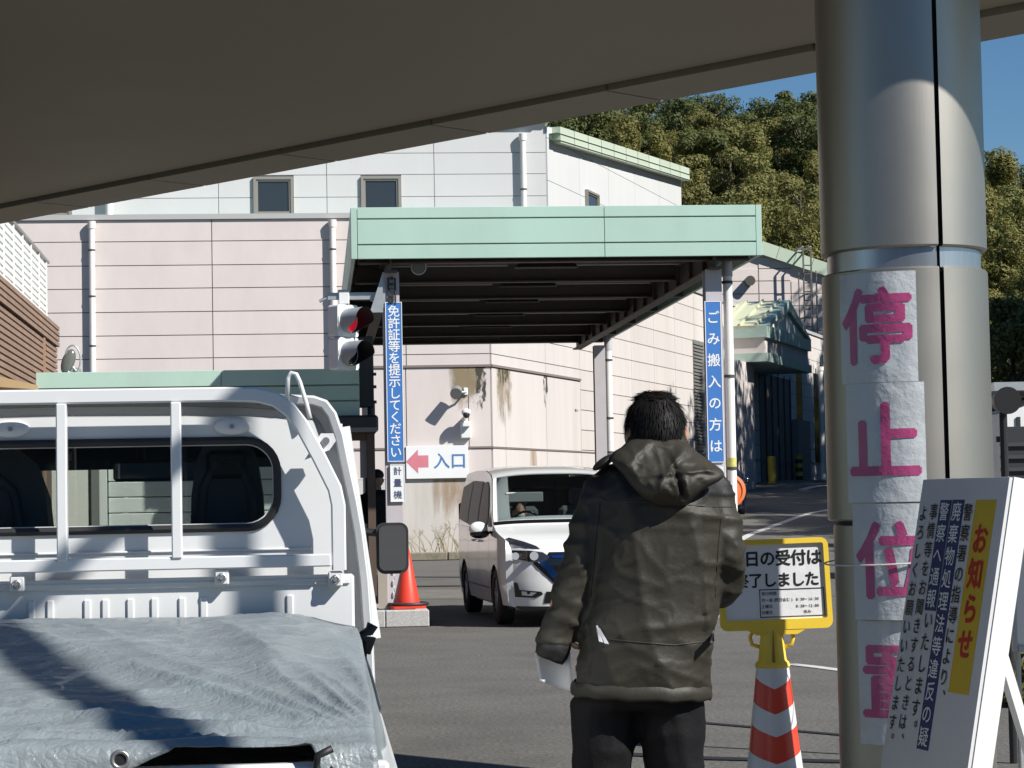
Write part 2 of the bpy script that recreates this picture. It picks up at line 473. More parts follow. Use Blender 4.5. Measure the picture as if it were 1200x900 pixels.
MF = Frame(-0.54, 55.0, 5.1)            # frontal wall, corner at a = 0
ZT = MF.P(200, 257.5).z                 # top of the pink wall
ZC = MF.P(200, 434).z
main = fthing('factory_building', 'large pink panelled plant building with white upper storey behind the green weighing canopy', 'building', MF)
def az(px, py, b=0.0): q = MF.P(px, py, b); return q.x, q.z
aL = -22.0
MB().box(aL, -0.03, 0.0, 0.4, -0.3, ZT).build('wall', JOINT, main)
rows = [ZT, az(200, 283)[1], az(200, 311)[1], az(200, 338)[1], az(200, 365.5)[1], az(200, 393)[1], az(200, 420)[1], az(200, 436)[1]]
pit = rows[2] - rows[3]
low = [az(530, 415)[1], az(530, 429)[1], az(530, 524.5)[1]]
rL = rows[:7]
z = rows[6]
while z - pit > 0.2: z -= pit; rL.append(z)
rL.append(0.0); rL = rL[::-1]
cols = [az(388, 300)[0], az(248.5, 300)[0], az(107, 300)[0]]
cw = cols[0] - cols[1]
ca = [cols[0]]
while ca[-1] > aL: ca.append(ca[-1] - cw)
ca = ca[::-1]
panel_field(main, MF, ca, rL, 0.0, PINK)
# bay right of the downpipe: plain large panels under the ledge line
panel_field(main, MF, [cols[0], az(476, 420)[0], 0.0], [low[0]] + rows[:7][::-1][1:] if rows[5] > low[0] + .1 else [low[0]] + rows[:6][::-1], 0.0, PINK)
panel_field(main, MF, [cols[0], az(476, 420)[0], 0.0], [low[1], low[0]], 0.0, PINK)
MB().box(cols[0], 0.02, -0.07, -0.035, low[1] - .03, low[1] + .03).build('ledge', JOINT, main)
panel_field(main, MF, [cols[0], az(476, 480)[0], az(549, 480)[0], 0.0], [low[2], low[1] - .03], 0.0, PINK)
MB().box(cols[0], 0.02, -0.06, -0.035, low[2] - .03, low[2] + .02).build('ledge', JOINT, main)
zb = az(510, 561)[1]
panel_field(main, MF, [cols[0], az(480, 540)[0], 0.0], [zb, low[2] - .03], 0.0, PINK)
MB().box(cols[0], 0.03, -0.05, 0.0, -0.2, zb).build('concrete_base', CONCW, main)
# flashing on top of the pink wall and a narrow roof behind it
MB().box(aL, 0.1, -0.09, 0.5, ZT, ZT + .13).build('flashing', mat('grey_flashing', (0.42, 0.42, 0.41), 0.5), main)
MB().box(aL, 1.2, 0.5, 2.4, ZT - .1, ZT + .05).build('ledge_roof', GREEND, main)
# white upper storey
WB_ = 1.6
x0w, x1w = -24.0, MF.P(640, 200, WB_).x
zw = ZT + 0.05
zwt = MF.P(560, 158, WB_).z + 0.35
MB().box(x0w, x1w - .02, WB_ + .02, WB_ + .4, zw, zwt).build('upper_wall', JOINTW, main)
wr = [zw] + [MF.P(480, y, WB_).z for y in (230.5, 204.5, 179.5)] + [zwt]
wc = [MF.P(x, 220, WB_).x for x in (640, 614 - 104, 614 - 104 - 127)]
wcs = [x1w] + [MF.P(x, 220, WB_).x for x in (509, 383, 256, 128, 0)]
wcs += [wcs[-1] - 2.9 * k for k in range(1, 4)]
wcs = [c for c in wcs if c > x0w] + [x0w]
wcs = wcs[::-1]
wins = []
for px0, px1 in ((297, 344), (423, 470), (34, 84)):
    a0 = MF.P(px0, 230, WB_).x; a1 = MF.P(px1, 230, WB_).x
    z1 = MF.P(320, 207.5, WB_).z; z0 = MF.P(320, 253.5, WB_).z
    wins.append((a0, a1, z0, z1))
edges_a = sorted(set(wcs))
for i in range(len(edges_a) - 1):
    for j in range(len(wr) - 1):
        a0, a1, z0, z1 = edges_a[i], edges_a[i + 1], wr[j], wr[j + 1]
        segs = [(a0, a1)]
        for w in wins:
            if w[3] > z0 + .02 and w[2] < z1 - .02:
                ns = []
                for s0, s1 in segs:
                    if w[0] < s1 and w[1] > s0:
                        if w[0] > s0: ns.append((s0, w[0]))
                        if w[1] < s1: ns.append((w[1], s1))
                    else: ns.append((s0, s1))
                segs = ns
        for s0, s1 in segs: panel(main, MF, s0, s1, z0, z1, WB_ + .02, WHITEP, gap=.016)
def window(parent, a0, a1, z0, z1, b, fw=0.07, mull=False):
    f = MB().plate([(a0, z0), (a1, z0), (a1, z1), (a0, z1)], [[(a0 + fw, z0 + fw), (a1 - fw, z0 + fw), (a1 - fw, z1 - fw), (a0 + fw, z1 - fw)]],
                   lambda x, y, t: (x, t, y), b - .09, b).build('window_frame', FRAMEG, parent)
    MB().box(a0 + fw, a1 - fw, b - .03, b - .02, z0 + fw, z1 - fw).build('pane', WINGL, f)
    g = MB(); g.plate([(a0 + fw, z0 + fw), (a1 - fw, z0 + fw), (a1 - fw, z1 - fw), (a0 + fw, z1 - fw)],
        [[(a0 + 2 * fw * .85, z0 + 2 * fw * .85), (a1 - 2 * fw * .85, z0 + 2 * fw * .85), (a1 - 2 * fw * .85, z1 - 2 * fw * .85), (a0 + 2 * fw * .85, z1 - 2 * fw * .85)]],
        lambda x, y, t: (x, t, y), b - .06, b - .03); g.build('sash', FRAMEG, f)
for w in wins: window(main, *w, WB_)

# long wall running back to the right
LF = Frame(-0.54, 55.0, math.degrees(atan2(3.1, 1.0)))
def LP(px, py, b=0.0): return LF.P(px, py, b)
longw = fthing('factory_side_wall', 'long pink panelled plant wall receding to the right behind the man and the van', 'wall', LF)
LEN = 56.0
MB().box(0.0, LEN, 0.0, 0.4, -0.5, ZT).build('wall', JOINT, longw)
kA = [0.0] + [LP(x, 470).x for x in (590.5, 638.5, 679)]
kR = [kA[-1] + 2.9 * k for k in range(0, 20)]
kR = [k for k in kR if k < LEN] + [LEN]
rA = [zb, low[2] - .03]
panel_field(longw, LF, kA, [low[2], low[1] - .03], 0.0, PINKW)
panel_field(longw, LF, kA, [0.9, low[2] - .03], 0.0, PINKW)
panel_field(longw, LF, kA[:1] + [kA[2], kA[3]], [low[1], low[0], low[0] + pit, low[0] + 2 * pit, low[0] + 3 * pit, low[0] + 4 * pit, ZT], 0.0, PINKW)
MB().box(-.05, kA[3], -0.075, -0.035, low[1] - .03, low[1] + .03).build('ledge', JOINT, longw)
MB().box(-.05, LEN, -0.06, -0.036, low[2] - .03, low[2] + .0).build('ledge', JOINT, longw)
rR = []; z = ZT
while z > 1.0: rR.append(z); z -= pit
rR.append(0.6); rR = rR[::-1]
LV = (LP(811.5, 450).x, LP(824, 450).x)                # louvre strip
GP = (LP(889, 480).x, LP(925.5, 480).x)                # shutter opening
S1 = (LP(932.5, 480).x, LP(940, 480).x); S2 = (LP(953, 480).x, LP(960, 480).x)
zG = 6.4
holes = [(LV[0], LV[1], 2.6, LP(815, 399).z), (GP[0], GP[1], -1, zG), (S1[0], S1[1], 2.2, 7.0), (S2[0], S2[1], 2.6, 7.0)]
for i in range(len(kR) - 1):
    for j in range(len(rR) - 1):
        segs = [(kR[i], kR[i + 1])]
        for h in holes:
            if h[3] > rR[j] + .3 and h[2] < rR[j + 1] - .3:
                ns = []
                for s0, s1 in segs:
                    if h[0] < s1 and h[1] > s0:
                        if h[0] > s0: ns.append((s0, h[0]))
                        if h[1] < s1: ns.append((h[1], s1))
                    else: ns.append((s0, s1))
                segs = ns
        for s0, s1 in segs: panel(longw, LF, s0, s1, rR[j], rR[j + 1], 0.0, PINKW)
MB().box(0, LEN, -0.1, 0.6, ZT, ZT + .13).build('flashing', MATS['grey_flashing'], longw)
lv = MB().box(LV[0], LV[1], -.05, -.001, 2.6, holes[0][3]).build('louvre', LOUV, longw)
g = MB()
zz = 2.65
while zz < holes[0][3] - .05: g.box(LV[0] + .03, LV[1] - .03, -.09, -.05, zz, zz + .05); zz += .12
g.build('louvre_blade', LOUV, lv, kind='stuff')
SHUT = mat('shutter_brown', (0.17, 0.155, 0.13), 0.6, 0.1, var=.15, vscale=1.5, stretch=(1, 1, .2))
sh = MB().box(GP[0], GP[1], .02, .06, -.2, zG).build('shutter_door', SHUT, longw)
for k in range(6):
    a = lerp(GP[0], GP[1], k / 5.0); MB().box(a - .06, a + .06, -.06, .02, 0, zG).build('shutter_guide', STRUT, sh)
DKWIN = mat('dark_slot_glass', (0.02, 0.025, 0.03), 0.15)
for S_, zl in ((S1, 2.2), (S2, 2.6)): MB().box(S_[0], S_[1], -.02, .0, zl, 7.0).build('slot_window', DKWIN, longw)
MB().box(S1[0] - 1.2, S1[1] + .2, -.3, -.04, 1.4, 4.6).build('equipment_cabinet', LOUV, longw)
# stains on the corner, as weathering films over the panels
def stain_mat(name, col, scale, lo, hi, stretch, amt=0.9):
    m = bpy.data.materials.new(name); m.use_nodes = True; nt = m.node_tree; nt.nodes.clear()
    out = nt.nodes.new('ShaderNodeOutputMaterial'); p = nt.nodes.new('ShaderNodeBsdfPrincipled'); p.inputs['Roughness'].default_value = .95
    p.inputs['Base Color'].default_value = (*col, 1)
    tr = nt.nodes.new('ShaderNodeBsdfTransparent'); mx = nt.nodes.new('ShaderNodeMixShader')
    tc = nt.nodes.new('ShaderNodeTexCoord'); mp = nt.nodes.new('ShaderNodeMapping'); mp.inputs['Scale'].default_value = stretch
    n = nt.nodes.new('ShaderNodeTexNoise'); n.inputs['Scale'].default_value = scale; n.inputs['Detail'].default_value = 8; n.inputs['Roughness'].default_value = .7
    n.inputs['Distortion'].default_value = 0.6
    g = nt.nodes.new('ShaderNodeTexCoord')
    sep = nt.nodes.new('ShaderNodeSeparateXYZ')
    nt.links.new(tc.outputs['Generated'], sep.inputs[0])
    # fade towards sides and bottom of the film
    def fade(sock, lo_, hi_):
        r = nt.nodes.new('ShaderNodeMapRange'); r.inputs['From Min'].default_value = lo_; r.inputs['From Max'].default_value = hi_
        nt.links.new(sock, r.inputs['Value']); return r.outputs[0]
    def mul(a, b):
        k = nt.nodes.new('ShaderNodeMath'); k.operation = 'MULTIPLY'; nt.links.new(a, k.inputs[0]); nt.links.new(b, k.inputs[1]); return k.outputs[0]
    nt.links.new(tc.outputs['Object'], mp.inputs['Vector']); nt.links.new(mp.outputs[0], n.inputs['Vector'])
    msk = mul(mul(fade(sep.outputs[0], 0, .3), fade(sep.outputs[0], 1, .7)), fade(sep.outputs[2], 0.0, .8))
    ad = nt.nodes.new('ShaderNodeMath'); ad.operation = 'ADD'; nt.links.new(n.outputs['Fac'], ad.inputs[0])
    sb = nt.nodes.new('ShaderNodeMath'); sb.operation = 'MULTIPLY_ADD'; nt.links.new(msk, sb.inputs[0]); sb.inputs[1].default_value = .5; sb.inputs[2].default_value = -.42
    nt.links.new(sb.outputs[0], ad.inputs[1])
    mr = nt.nodes.new('ShaderNodeMapRange'); mr.inputs['From Min'].default_value = lo; mr.inputs['From Max'].default_value = hi; mr.inputs['To Max'].default_value = amt
    nt.links.new(ad.outputs[0], mr.inputs['Value']); nt.links.new(mr.outputs[0], mx.inputs[0])
    nt.links.new(tr.outputs[0], mx.inputs[1]); nt.links.new(p.outputs[0], mx.inputs[2]); nt.links.new(mx.outputs[0], out.inputs[0])
    return m
MOSS = stain_mat('moss_stain', (0.27, 0.21, 0.12), 1.5, .36, .62, (1, 1, .5), .85)
MOSSD = stain_mat('dark_moss_stain', (0.06, 0.058, 0.045), 4.5, .52, .60, (1, 1, .55), .95)
RUST = stain_mat('rust_stain', (0.36, 0.22, 0.11), 2.5, .42, .7, (1, 1, .15), .55)
def film(parent, F, a0, a1, z0, z1, b, m):
    return MB().add([(a0, b, z0), (a1, b, z0), (a1, b, z1), (a0, b, z1)], [(0, 1, 2, 3)]).build('weather_stain', m, parent, fix=False)
film(main, MF, az(520, 480)[0], 0.02, az(560, 530)[1], low[1] - .03, -.041, MOSS)
film(main, MF, az(552, 480)[0], 0.02, az(560, 560)[1], low[1] - .03, -.043, MOSSD)
film(main, MF, az(478, 480)[0], 0.0, 0.2, zb - .02, -.056, RUST)
film(longw, LF, 0.0, LP(603, 470).x, low[2], low[1] - .03, -.041, MOSS)
film(longw, LF, 0.0, LP(601, 470).x, low[2] + .8, low[1] - .03, -.043, MOSSD)
film(longw, LF, LP(633, 470).x, LP(643, 470).x, low[2], low[1] - .03, -.043, MOSSD)
film(longw, LF, LP(668, 490).x, LP(681, 490).x, low[2] + 1.2, low[1] - 1.1, -.043, MOSSD)
film(longw, LF, LP(615, 550).x, LP(632, 550).x, .8, low[2] - .05, -.041, RUST)

# white upper side wall and roof edge
UF = Frame(*MF.W(x1w, WB_)[:2], math.degrees(atan2(3.15, 1.0)))
upw = fthing('white_upper_storey', 'white panelled gable side of the upper storey under a pale green roof edge', 'building', UF)
uL = UF.P(797, 220).x
def top_z(a, zz0, zz1): return lerp(zz0, zz1, a / uL)
zt0 = UF.P(641, 171).z; zt1 = UF.P(797, 214).z
def quadwall(name, poly, b0, b1, m, parent): return MB().plate(poly, [], lambda x, y, t: (x, t, y), b0, b1).build(name, m, parent)
zt0 += .5; zt1 += .5
quadwall('wall', [(0, zw), (uL, zw), (uL, zt1), (0, zt0)], 0.0, .3, JOINTW, upw)
na = 5
for i in range(na):
    a0 = uL * i / na + .008; a1 = uL * (i + 1) / na - .008
    zz = zw
    k = 0
    while True:
        z0 = zz + .008; z1 = zz + 1.12
        t0, t1 = top_z(a0, zt0, zt1), top_z(a1, zt0, zt1)
        if z0 > max(t0, t1) - .05: break
        poly = [(a0, z0), (a1, min(z0, t1)), (a1, min(z1 - .008, t1)), (a0, min(z1 - .008, t0))]
        if poly[2][1] - poly[1][1] > .05 and poly[3][1] - poly[0][1] > .05:
            MB().plate(poly, [], lambda x, y, t: (x, t, y), -.035, 0.0).build('panel', WHITEP, upw)
        zz += 1.12; k += 1
window(upw, UF.P(684, 235).x, UF.P(698, 235).x, zw + .15, UF.P(690, 225).z, -.035, .06)
# eaves: green roof edge made of flashing pieces
e0 = UF.W(-3.2, 0, 0); P0 = UF.P(600, 150, -1.0)
def up(px, py, b): return UF.P(px, py, b)
ed0 = up(650, 158, -.12); ed1 = up(803, 205, -.12)
nseg = 11
for i in range(nseg):
    A = lerp(Vector(ed0), Vector(ed1), i / nseg); B = lerp(Vector(ed0), Vector(ed1), (i + 1) / nseg)
    dd = (B - A) * .02
    mb = MB(); mb.beam(A + dd, B - dd, .3, .42, (0, 0, 1)); mb.build('roof_edge', mat('pale_roof_edge', (0.50, 0.56, 0.44), 0.5, rand=.05), upw)
mb = MB()
mb.add([(.1, -.3, ed0.z), (ed1.x, -.3, ed1.z), (ed1.x, 6, ed1.z + .0), (2.2, 6, ed0.z)], [(0, 1, 2, 3)])
mb.add([(.1, -.3, ed0.z - .18), (ed1.x, -.3, ed1.z - .18), (ed1.x, 6, ed1.z - .18), (2.2, 6, ed0.z - .18)], [(0, 1, 2, 3)])
mb.build('roof', GREEND, upw)
# front eaves of the white storey
fe = MF.P(640, 157, WB_ - .2)
mb = MB().box(x0w, fe.x + .1, WB_ - .18, WB_ + 6, zwt - .02, zwt + .28); mb.build('eaves', MATS['pale_roof_edge'], main)
mb = MB()
for i in range(10):
    mb.box(fe.x - .1 - .9 * (i + 1), fe.x - .12 - .9 * i, WB_ - .23, WB_ - .181, zwt, zwt + .34)
mb.build('gutter', MATS['pale_roof_edge'], main)
# small dish on the roof
d = thing('roof_dish', 'small white dish on the roof edge of the white storey', 'dish', MF.W(MF.P(664, 148, 1).x, 1.2, 0) + Vector((0, 0, zwt + .25)))
MB().rod((0, 0, 0), (0, 0, .35), .05).build('mast', GALV, d); MB().ell((0, 0, .45), (.28, .1, .25), 12, 8).build('dish', WHITE, d, smooth=True)

# downpipes on the pink wall
def downpipe(F, a, b, z0, z1, label, r=.075, group='white downpipes', bands=(), hopper=True, sym=False):
    t = thing('downpipe', label, 'downpipe', F.W(a, b, z0), F.t, group)
    MB().rod((0, 0, 0), (0, 0, z1 - z0), r, n=14).build('pipe', PIPEM, t, smooth=50)
    if hopper:
        MB().rod((0, 0, z1 - z0 - .02), (0, 0, z1 - z0 + .16), r * 1.25, r * 1.4, n=14).build('hopper', PIPEM, t, smooth=50)
    for zb_ in bands:
        k = MB().rod((0, 0, zb_ - z0 - .02), (0, 0, zb_ - z0 + .02), r * 1.13, n=14)
        k.box(-.012, .012, 0, -b if b < 0 else .1, zb_ - z0 - .012, zb_ - z0 + .012)
        k.build('bracket', BANDM, t)
    return t
q = az(108, 268); downpipe(MF, q[0], -.15, 0.0, q[1], 'white downpipe at the left end of the pink wall, above the low green roof', bands=[az(108, y)[1] for y in (294, 348, 406, 440)])
q = az(389.5, 266); downpipe(MF, q[0], -.15, 0.0, q[1], 'white downpipe on the pink wall just left of the green canopy', bands=[az(388, y)[1] for y in (293, 345, 400)])
q = MF.P(130, 235, WB_); downpipe(MF, MF.P(129, 250, WB_).x, WB_ - .2, zw, zwt, 'grey downpipe on the white storey near the left end of the roof overhead', r=.1, hopper=False)
q = MF.P(612, 165, WB_); downpipe(MF, q.x, WB_ - .14, zw, q.z, 'white downpipe on the white storey right of the two windows', r=.075, bands=[lerp(zw, q.z, .4)])
q = LP(955, 440); downpipe(LF, q.x, -.25, 1.5, 7.0, 'slim white downpipe between the dark slots beyond the gabled hood', r=.12)

# far gabled pink upper wall with ladder
GF = Frame(0, 104, 5.1)
gab = fthing('gabled_hall', 'pink gabled hall with pale green roof edge at the foot of the wooded hill', 'building', GF)
def gp(px, py, b=0): q = GF.P(px, py, b); return (q.x, q.z)
pk = gp(870, 291); lf = gp(770, 318); rt = gp(1010, 338)
quadwall('wall', [(lf[0], 6), (rt[0], 6), rt, pk, lf], 0, .4, PINK, gab)
ra = gp(927, 350)[0]
colx = [gp(888.5, 320)[0]]
colx = [colx[0] - 2 * 4.6, colx[0] - 4.6, colx[0], ra, ra + 3.4, rt[0]]
def roofz(a): return lerp(lf[1], pk[1], (a - lf[0]) / (pk[0] - lf[0])) if a < pk[0] else lerp(pk[1], rt[1], (a - pk[0]) / (rt[0] - pk[0]))
zrow = [gp(880, y)[1] for y in (344.5, 329.5, 315)]
pp = zrow[2] - zrow[1]; zl = [zrow[0] - pp * k for k in range(12, 0, -1)] + zrow + [zrow[2] + pp * k for k in range(1, 5)]
for i in range(len(colx) - 1):
    for j in range(len(zl) - 1):
        a0, a1, z0, z1 = colx[i] + .03, colx[i + 1] - .03, zl[j] + .02, zl[j + 1] - .02
        if z0 < 6: continue
        t0, t1 = roofz(a0), roofz(a1)
        if z0 > min(t0, t1) - .1: continue
        MB().box(a0 - .03, a1 + .03, -.0025, -.001, z0 - .04, z0).build('joint', JOINT, gab)
        MB().plate([(a0, z0), (a1, z0), (a1, min(z1, t1)), (a0, min(z1, t0))], [], lambda x, y, t: (x, t, y), -.04, -.003).build('panel', PINK, gab)
for A, B, nn in ((pk, rt, 7), (lf, pk, 5)):
    A = Vector((A[0], -.16, A[1] + .3)); B = Vector((B[0], -.16, B[1] + .3))
    for i in range(nn):
        p = lerp(A, B, i / nn); q = lerp(A, B, (i + 1) / nn); e = (q - p) * .012
        MB().beam(p + e, q - e, .3, .62).build('roof_edge', mat('pale_green_edge', (0.46, 0.55, 0.43), 0.5, rand=.05), gab)
MB().rod((gp(877, 330)[0], 0, gp(877, 330)[1]), (gp(877, 330)[0], -.5, gp(877, 330)[1]), .22, .25).build('vent', BANDM, gab)
# caged ladder
lad = fthing('caged_ladder', 'steel ladder with safety cage climbing the pink gabled hall', 'ladder', GF)
LADM = mat('ladder_steel', (0.16, 0.155, 0.15), 0.5, .5)
a0 = gp(937, 350)[0]; a1 = gp(946, 350)[0]; zb0 = gp(940, 410)[1]; zt_ = gp(940, 292)[1]
for a in (a0, a1): MB().beam((a, -1.0, zb0), (a, -1.0, zt_), .07, .07, (0, 1, 0)).build('rail', LADM, lad)
z = zb0 + .2
while z < zt_ - .8: MB().rod((a0, -1, z), (a1, -1, z), .03, n=6).build('rung', LADM, lad); z += .42
ac = (a0 + a1) / 2; rr = (a1 - a0) * 1.15
z = zb0 + .3
while z < zt_ - 1.2:
    MB().tube([(ac + rr * cos(t), -1.0 - rr * 1.5 * sin(t), z + .15 * sin(t)) for t in [pi * k / 12 for k in range(13)]], .035, 5).build('hoop', LADM, lad); z += 1.05
for t in (0, pi * .25, pi * .5, pi * .75, pi):
    MB().rod((ac + rr * cos(t), -1 - rr * 1.5 * sin(t), zb0 + .3), (ac + rr * cos(t), -1 - rr * 1.5 * sin(t), zt_ - 1.2), .03, n=5).build('cage_bar', LADM, lad)
MB().tube([(a0, -1, zt_), (a0, .8, zt_), (a1, .8, zt_), (a1, -1, zt_)], .05, 6).build('handrail', mat('pale_rail', (.6, .6, .58), .4, .4), lad)

# gabled hood over the shutter door
hood = fthing('gabled_hood', 'gabled green and pink hood with cream roof over the shutter door', 'canopy', LF)
OF = 2.0
h0 = LP(899, 400, -OF).x; h1 = LP(951, 420, -OF).x; hm = (h0 + h1) / 2
def hz(px, py): return LP(px, py, -OF).z
zE1, zE0 = hz(899, 381), hz(899, 395); zB1, zB0 = hz(899, 413), hz(899, 423); zA = hz(926, 352)
HG = mat('hood_green', (0.36, 0.47, 0.41), .5, var=.05, vscale=1); HW = mat('hood_white', (0.66, 0.68, 0.66), .6)
MB().box(h0, h1, -OF, 0.3, zE0, zE1).build('fascia', HG, hood)
MB().box(h0 + .12, h1 - .12, -OF + .12, 0.3, zB1, zE0).build('band_wall', PINK, hood)
MB().box(h0, h1, -OF, 0.3, zB0, zB1).build('lower_fascia', HG, hood)
MB().plate([(h0 + .5, zE1), (h1 - .5, zE1), (hm, zA - .45)], [], lambda x, y, t: (x, t, y), -OF + .12, -OF + .3).build('gable_wall', HW, hood)
for s_, hh in ((-1, h0), (1, h1)):
    pts = [(hh, zE1), (hm, zA), (hm, zA - .42), (hh - s_ * .45, zE1 - .0)]
    MB().plate(pts if s_ < 0 else pts[::-1], [], lambda x, y, t: (x, t, y), -OF - .02, -OF + .35).build('verge', HG, hood)
rl = MB().add([(h0, -OF + .36, zE1 + .01), (hm, -OF + .36, zA + .0), (hm, 1.0, zA + .0), (h0, 1.0, zE1 + .01),
          (h0, -OF + .36, zE1 - .1), (hm, -OF + .36, zA - .14), (hm, 1.0, zA - .14), (h0, 1.0, zE1 - .1)],
         [(0, 1, 2, 3), (4, 5, 6, 7), (0, 1, 5, 4), (1, 2, 6, 5), (2, 3, 7, 6), (3, 0, 4, 7)]).build('roof', CREAMR, hood)
MB().add([(h1, -OF + .36, zE1 + .01), (hm, -OF + .36, zA + .0), (hm, 1.0, zA + .0), (h1, 1.0, zE1 + .01)], [(0, 1, 2, 3)]).build('roof', CREAMR, hood)
for k in range(5):
    b = lerp(-OF + .36, .9, k / 4.0); MB().beam((h0, b, zE1 + .05), (hm, b, zA + .04), .06, .08).build('roof_seam', CREAMR, rl)
pier = MB().box(LP(861, 480, -1.2).x, LP(884, 480, -1.2).x, -1.2, -.04, 0, zB0).build('side_pier', PINK, hood)
boll = None
YEL = mat('bollard_yellow', (0.55, 0.42, 0.05), .5, var=.1, vscale=4)
for px, lab, m in ((905, 'plain yellow bollard in front of the shutter door', YEL), (937, 'black and yellow striped bollard beside the shutter door', None)):
    p = at(px, 566, 84.0 if px < 920 else 92.0); z0 = ground_z(p.x, p.y)
    t = thing('bollard', lab, 'bollard', (p.x, p.y, z0), 0, 'bollards by the shutter door')
    H = 1.05
    if m: MB().rod((0, 0, 0), (0, 0, H), .16, n=12).build('post', m, t, smooth=50)
    else:
        for k in range(6): MB().rod((0, 0, H * k / 6), (0, 0, H * (k + 1) / 6), .15, n=12).build('stripe', YEL if k % 2 else DARK, t, smooth=50)

# things on the corner wall
def flood(label, F, a, z, proj=.36):
    t = thing('floodlight', label, 'floodlight', F.W(a, 0, z), F.t, 'wall lamps')
    MB().tube([(.22, -.05, 0), (.22, -proj * .7, -.02), (.05, -proj, -.03)], .03, 6).build('arm', GALV, t)
    MB().bbox(.17, .28, -.1, -.03, -.09, .09, .01).build('wall_plate', WHITE, t)
    MB().rod((0, -proj + .08, .02), (-.05, -proj - .18, -.08), .13, .15, 14).build('lamp_head', mat('lamp_grey', (.22, .22, .21), .5), t, smooth=50)
    return t
q = az(535, 459); flood('round grey floodlight high on the pink wall above the entrance sign', MF, q[0], q[1])
q = az(545, 485)
t = thing('security_camera', 'white dome security camera on the pink wall above the entrance sign', 'camera', MF.W(q[0], 0, q[1]), MF.t)
MB().tube([(0, -.02, -.1), (0, -.42, -.02)], .05, 8).build('arm', WHITE, t)
MB().bbox(-.13, .13, -.2, -.0, -.62, -.2, .02).build('junction_box', WHITE, t)
MB().ell((0, -.42, .02), (.12, .12, .1), 14, 8).build('housing', WHITE, t, smooth=True)
MB().ell((0, -.46, -.03), (.09, .09, .1), 14, 8).build('dome', DARK, t, smooth=True)
MB().bbox(-.1, .1, -.34, -.1, -.34, -.2, .02).build('bracket', WHITE, t)
# entrance board
c0 = MF.P(475.5, 523, -.1); c1 = MF.P(549, 560, -.1)
bd = thing('entrance_sign', 'white board with pink arrow and blue Japanese lettering for entrance on the pink wall', 'sign', MF.W(c0.x, -.1, c1.z), MF.t)
bw = c1.x - c0.x; bh = c0.z - c1.z
MB().bbox(0, bw, -.03, .03, 0, bh, .005).build('board', mat('faded_white_board', (.78, .79, .79), .5, var=.03), bd)
ARW = mat('faded_pink_red', (0.62, 0.20, 0.24), .6, var=.06, vscale=5)
cy = bh * .53
MB().plate([(.0, cy), (.30, cy + .30), (.30, cy + .15), (.56, cy + .15), (.56, cy - .15), (.30, cy - .15), (.30, cy - .30)], [], lambda x, y, t: (x, t, y), -.034, -.031).build('arrow', ARW, bd)
text(MB(), '入口', bw * .57, cy, .42, lambda x, y: (x, -.033, y), .018).build('lettering', mat('faded_blue', (.08, .2, .4), .6), bd, fix=False)
# kerb strip and dry weeds along the wall
kb = thing('planter_kerb', 'low concrete kerb along the foot of the pink wall', 'kerb', MF.W(0, -1.2, 0), MF.t)
for i in range(16):
    MB().bbox(-12 + i * .98, -12 + i * .98 + .96, -.12, .12, 0, .2, .02).build('kerb_stone', mat('mossy_kerb', (.21, .185, .14), .95, var=.25, vscale=6, stain=(.1, .09, .05), stscale=4, stamt=.7), kb)
mb = MB().box(-12, 3.0, .12, 1.2, 0, .12); mb.build('soil_bed', mat('dry_soil', (.13, .1, .07), .95, var=.3, vscale=5), kb)
WEED = mat('dry_weed', (.30, .24, .13), .9, var=.2, vscale=5)
random.seed(3)
for px, lab, n in ((492, 'thin dry weeds sprouting at the wall foot below the entrance sign', 9), (528, 'taller tuft of dry weeds at the wall foot left of the van', 26)):
    w = thing('dry_weed', lab, 'weed', MF.W(az(px, 650)[0], -.6, .1), MF.t, 'weeds at the wall foot')
    mb = MB()
    for k in range(n):
        x = random.uniform(-.45, .45); dx = random.uniform(-.45, .45); h = random.uniform(.3, .85)
        pts = [(x, 0, 0), (x + dx * .3, random.uniform(-.1, .1), h * .5), (x + dx, random.uniform(-.1, .1), h)]
        mb.tube(pts, [.012, .009, .004], 4)
        for j in range(3):
            t_ = random.uniform(.4, 1); p = Vector(pts[1]).lerp(Vector(pts[2]), t_)
            mb.tube([p, p + Vector((random.uniform(-.12, .12), 0, random.uniform(.02, .12)))], [.006, .003], 3)
    mb.build('stems', WEED, w, kind='stuff')
# ------------------------------------------------------------------ weighing canopy
WF = Frame(0.0, 26.2, 5.1)
def wp(px, py, b=0.0): return WF.P(px, py, b)
A0 = wp(411, 270).x; A1 = wp(892.3, 270).x
ZF1 = (wp(411, 244).z + wp(891, 240).z) / 2; ZF0 = (wp(412, 303.8).z + wp(892, 299.8).z) / 2
DEP = 14.6
wc = fthing('weighing_canopy', 'flat pale green steel canopy over the weighing lane on grey posts', 'canopy', WF)
zr = [ZF0, (wp(412, 287.3).z + wp(885, 283.5).z) / 2, (wp(412, 257).z + wp(885, 254.5).z) / 2, ZF1]
zr[1] = lerp(ZF0, ZF1, .275); zr[2] = lerp(ZF0, ZF1, .775)
sA = wp(707.5, 260).x
ge = .075
MB().box(A0 + .03, A1 - .03, .0, .06, ZF0 + .02, ZF1 - .02).build('fascia_back', GREEND, wc)
for a0, a1 in ((A0 + ge, sA), (sA, A1 - ge)):
    for j in range(3):
        MB().bbox(a0 + .003, a1 - .003, -.035, 0, zr[j] + (.008 if j else 0), zr[j + 1] - (.008 if j < 2 else 0), .004).build('fascia_panel', GREEN, wc)
for a0, a1 in ((A0, A0 + ge), (A1 - ge, A1)): MB().bbox(a0, a1 - .003, -.037, 0, ZF0, ZF1, .004).build('corner_trim', GREEN, wc)
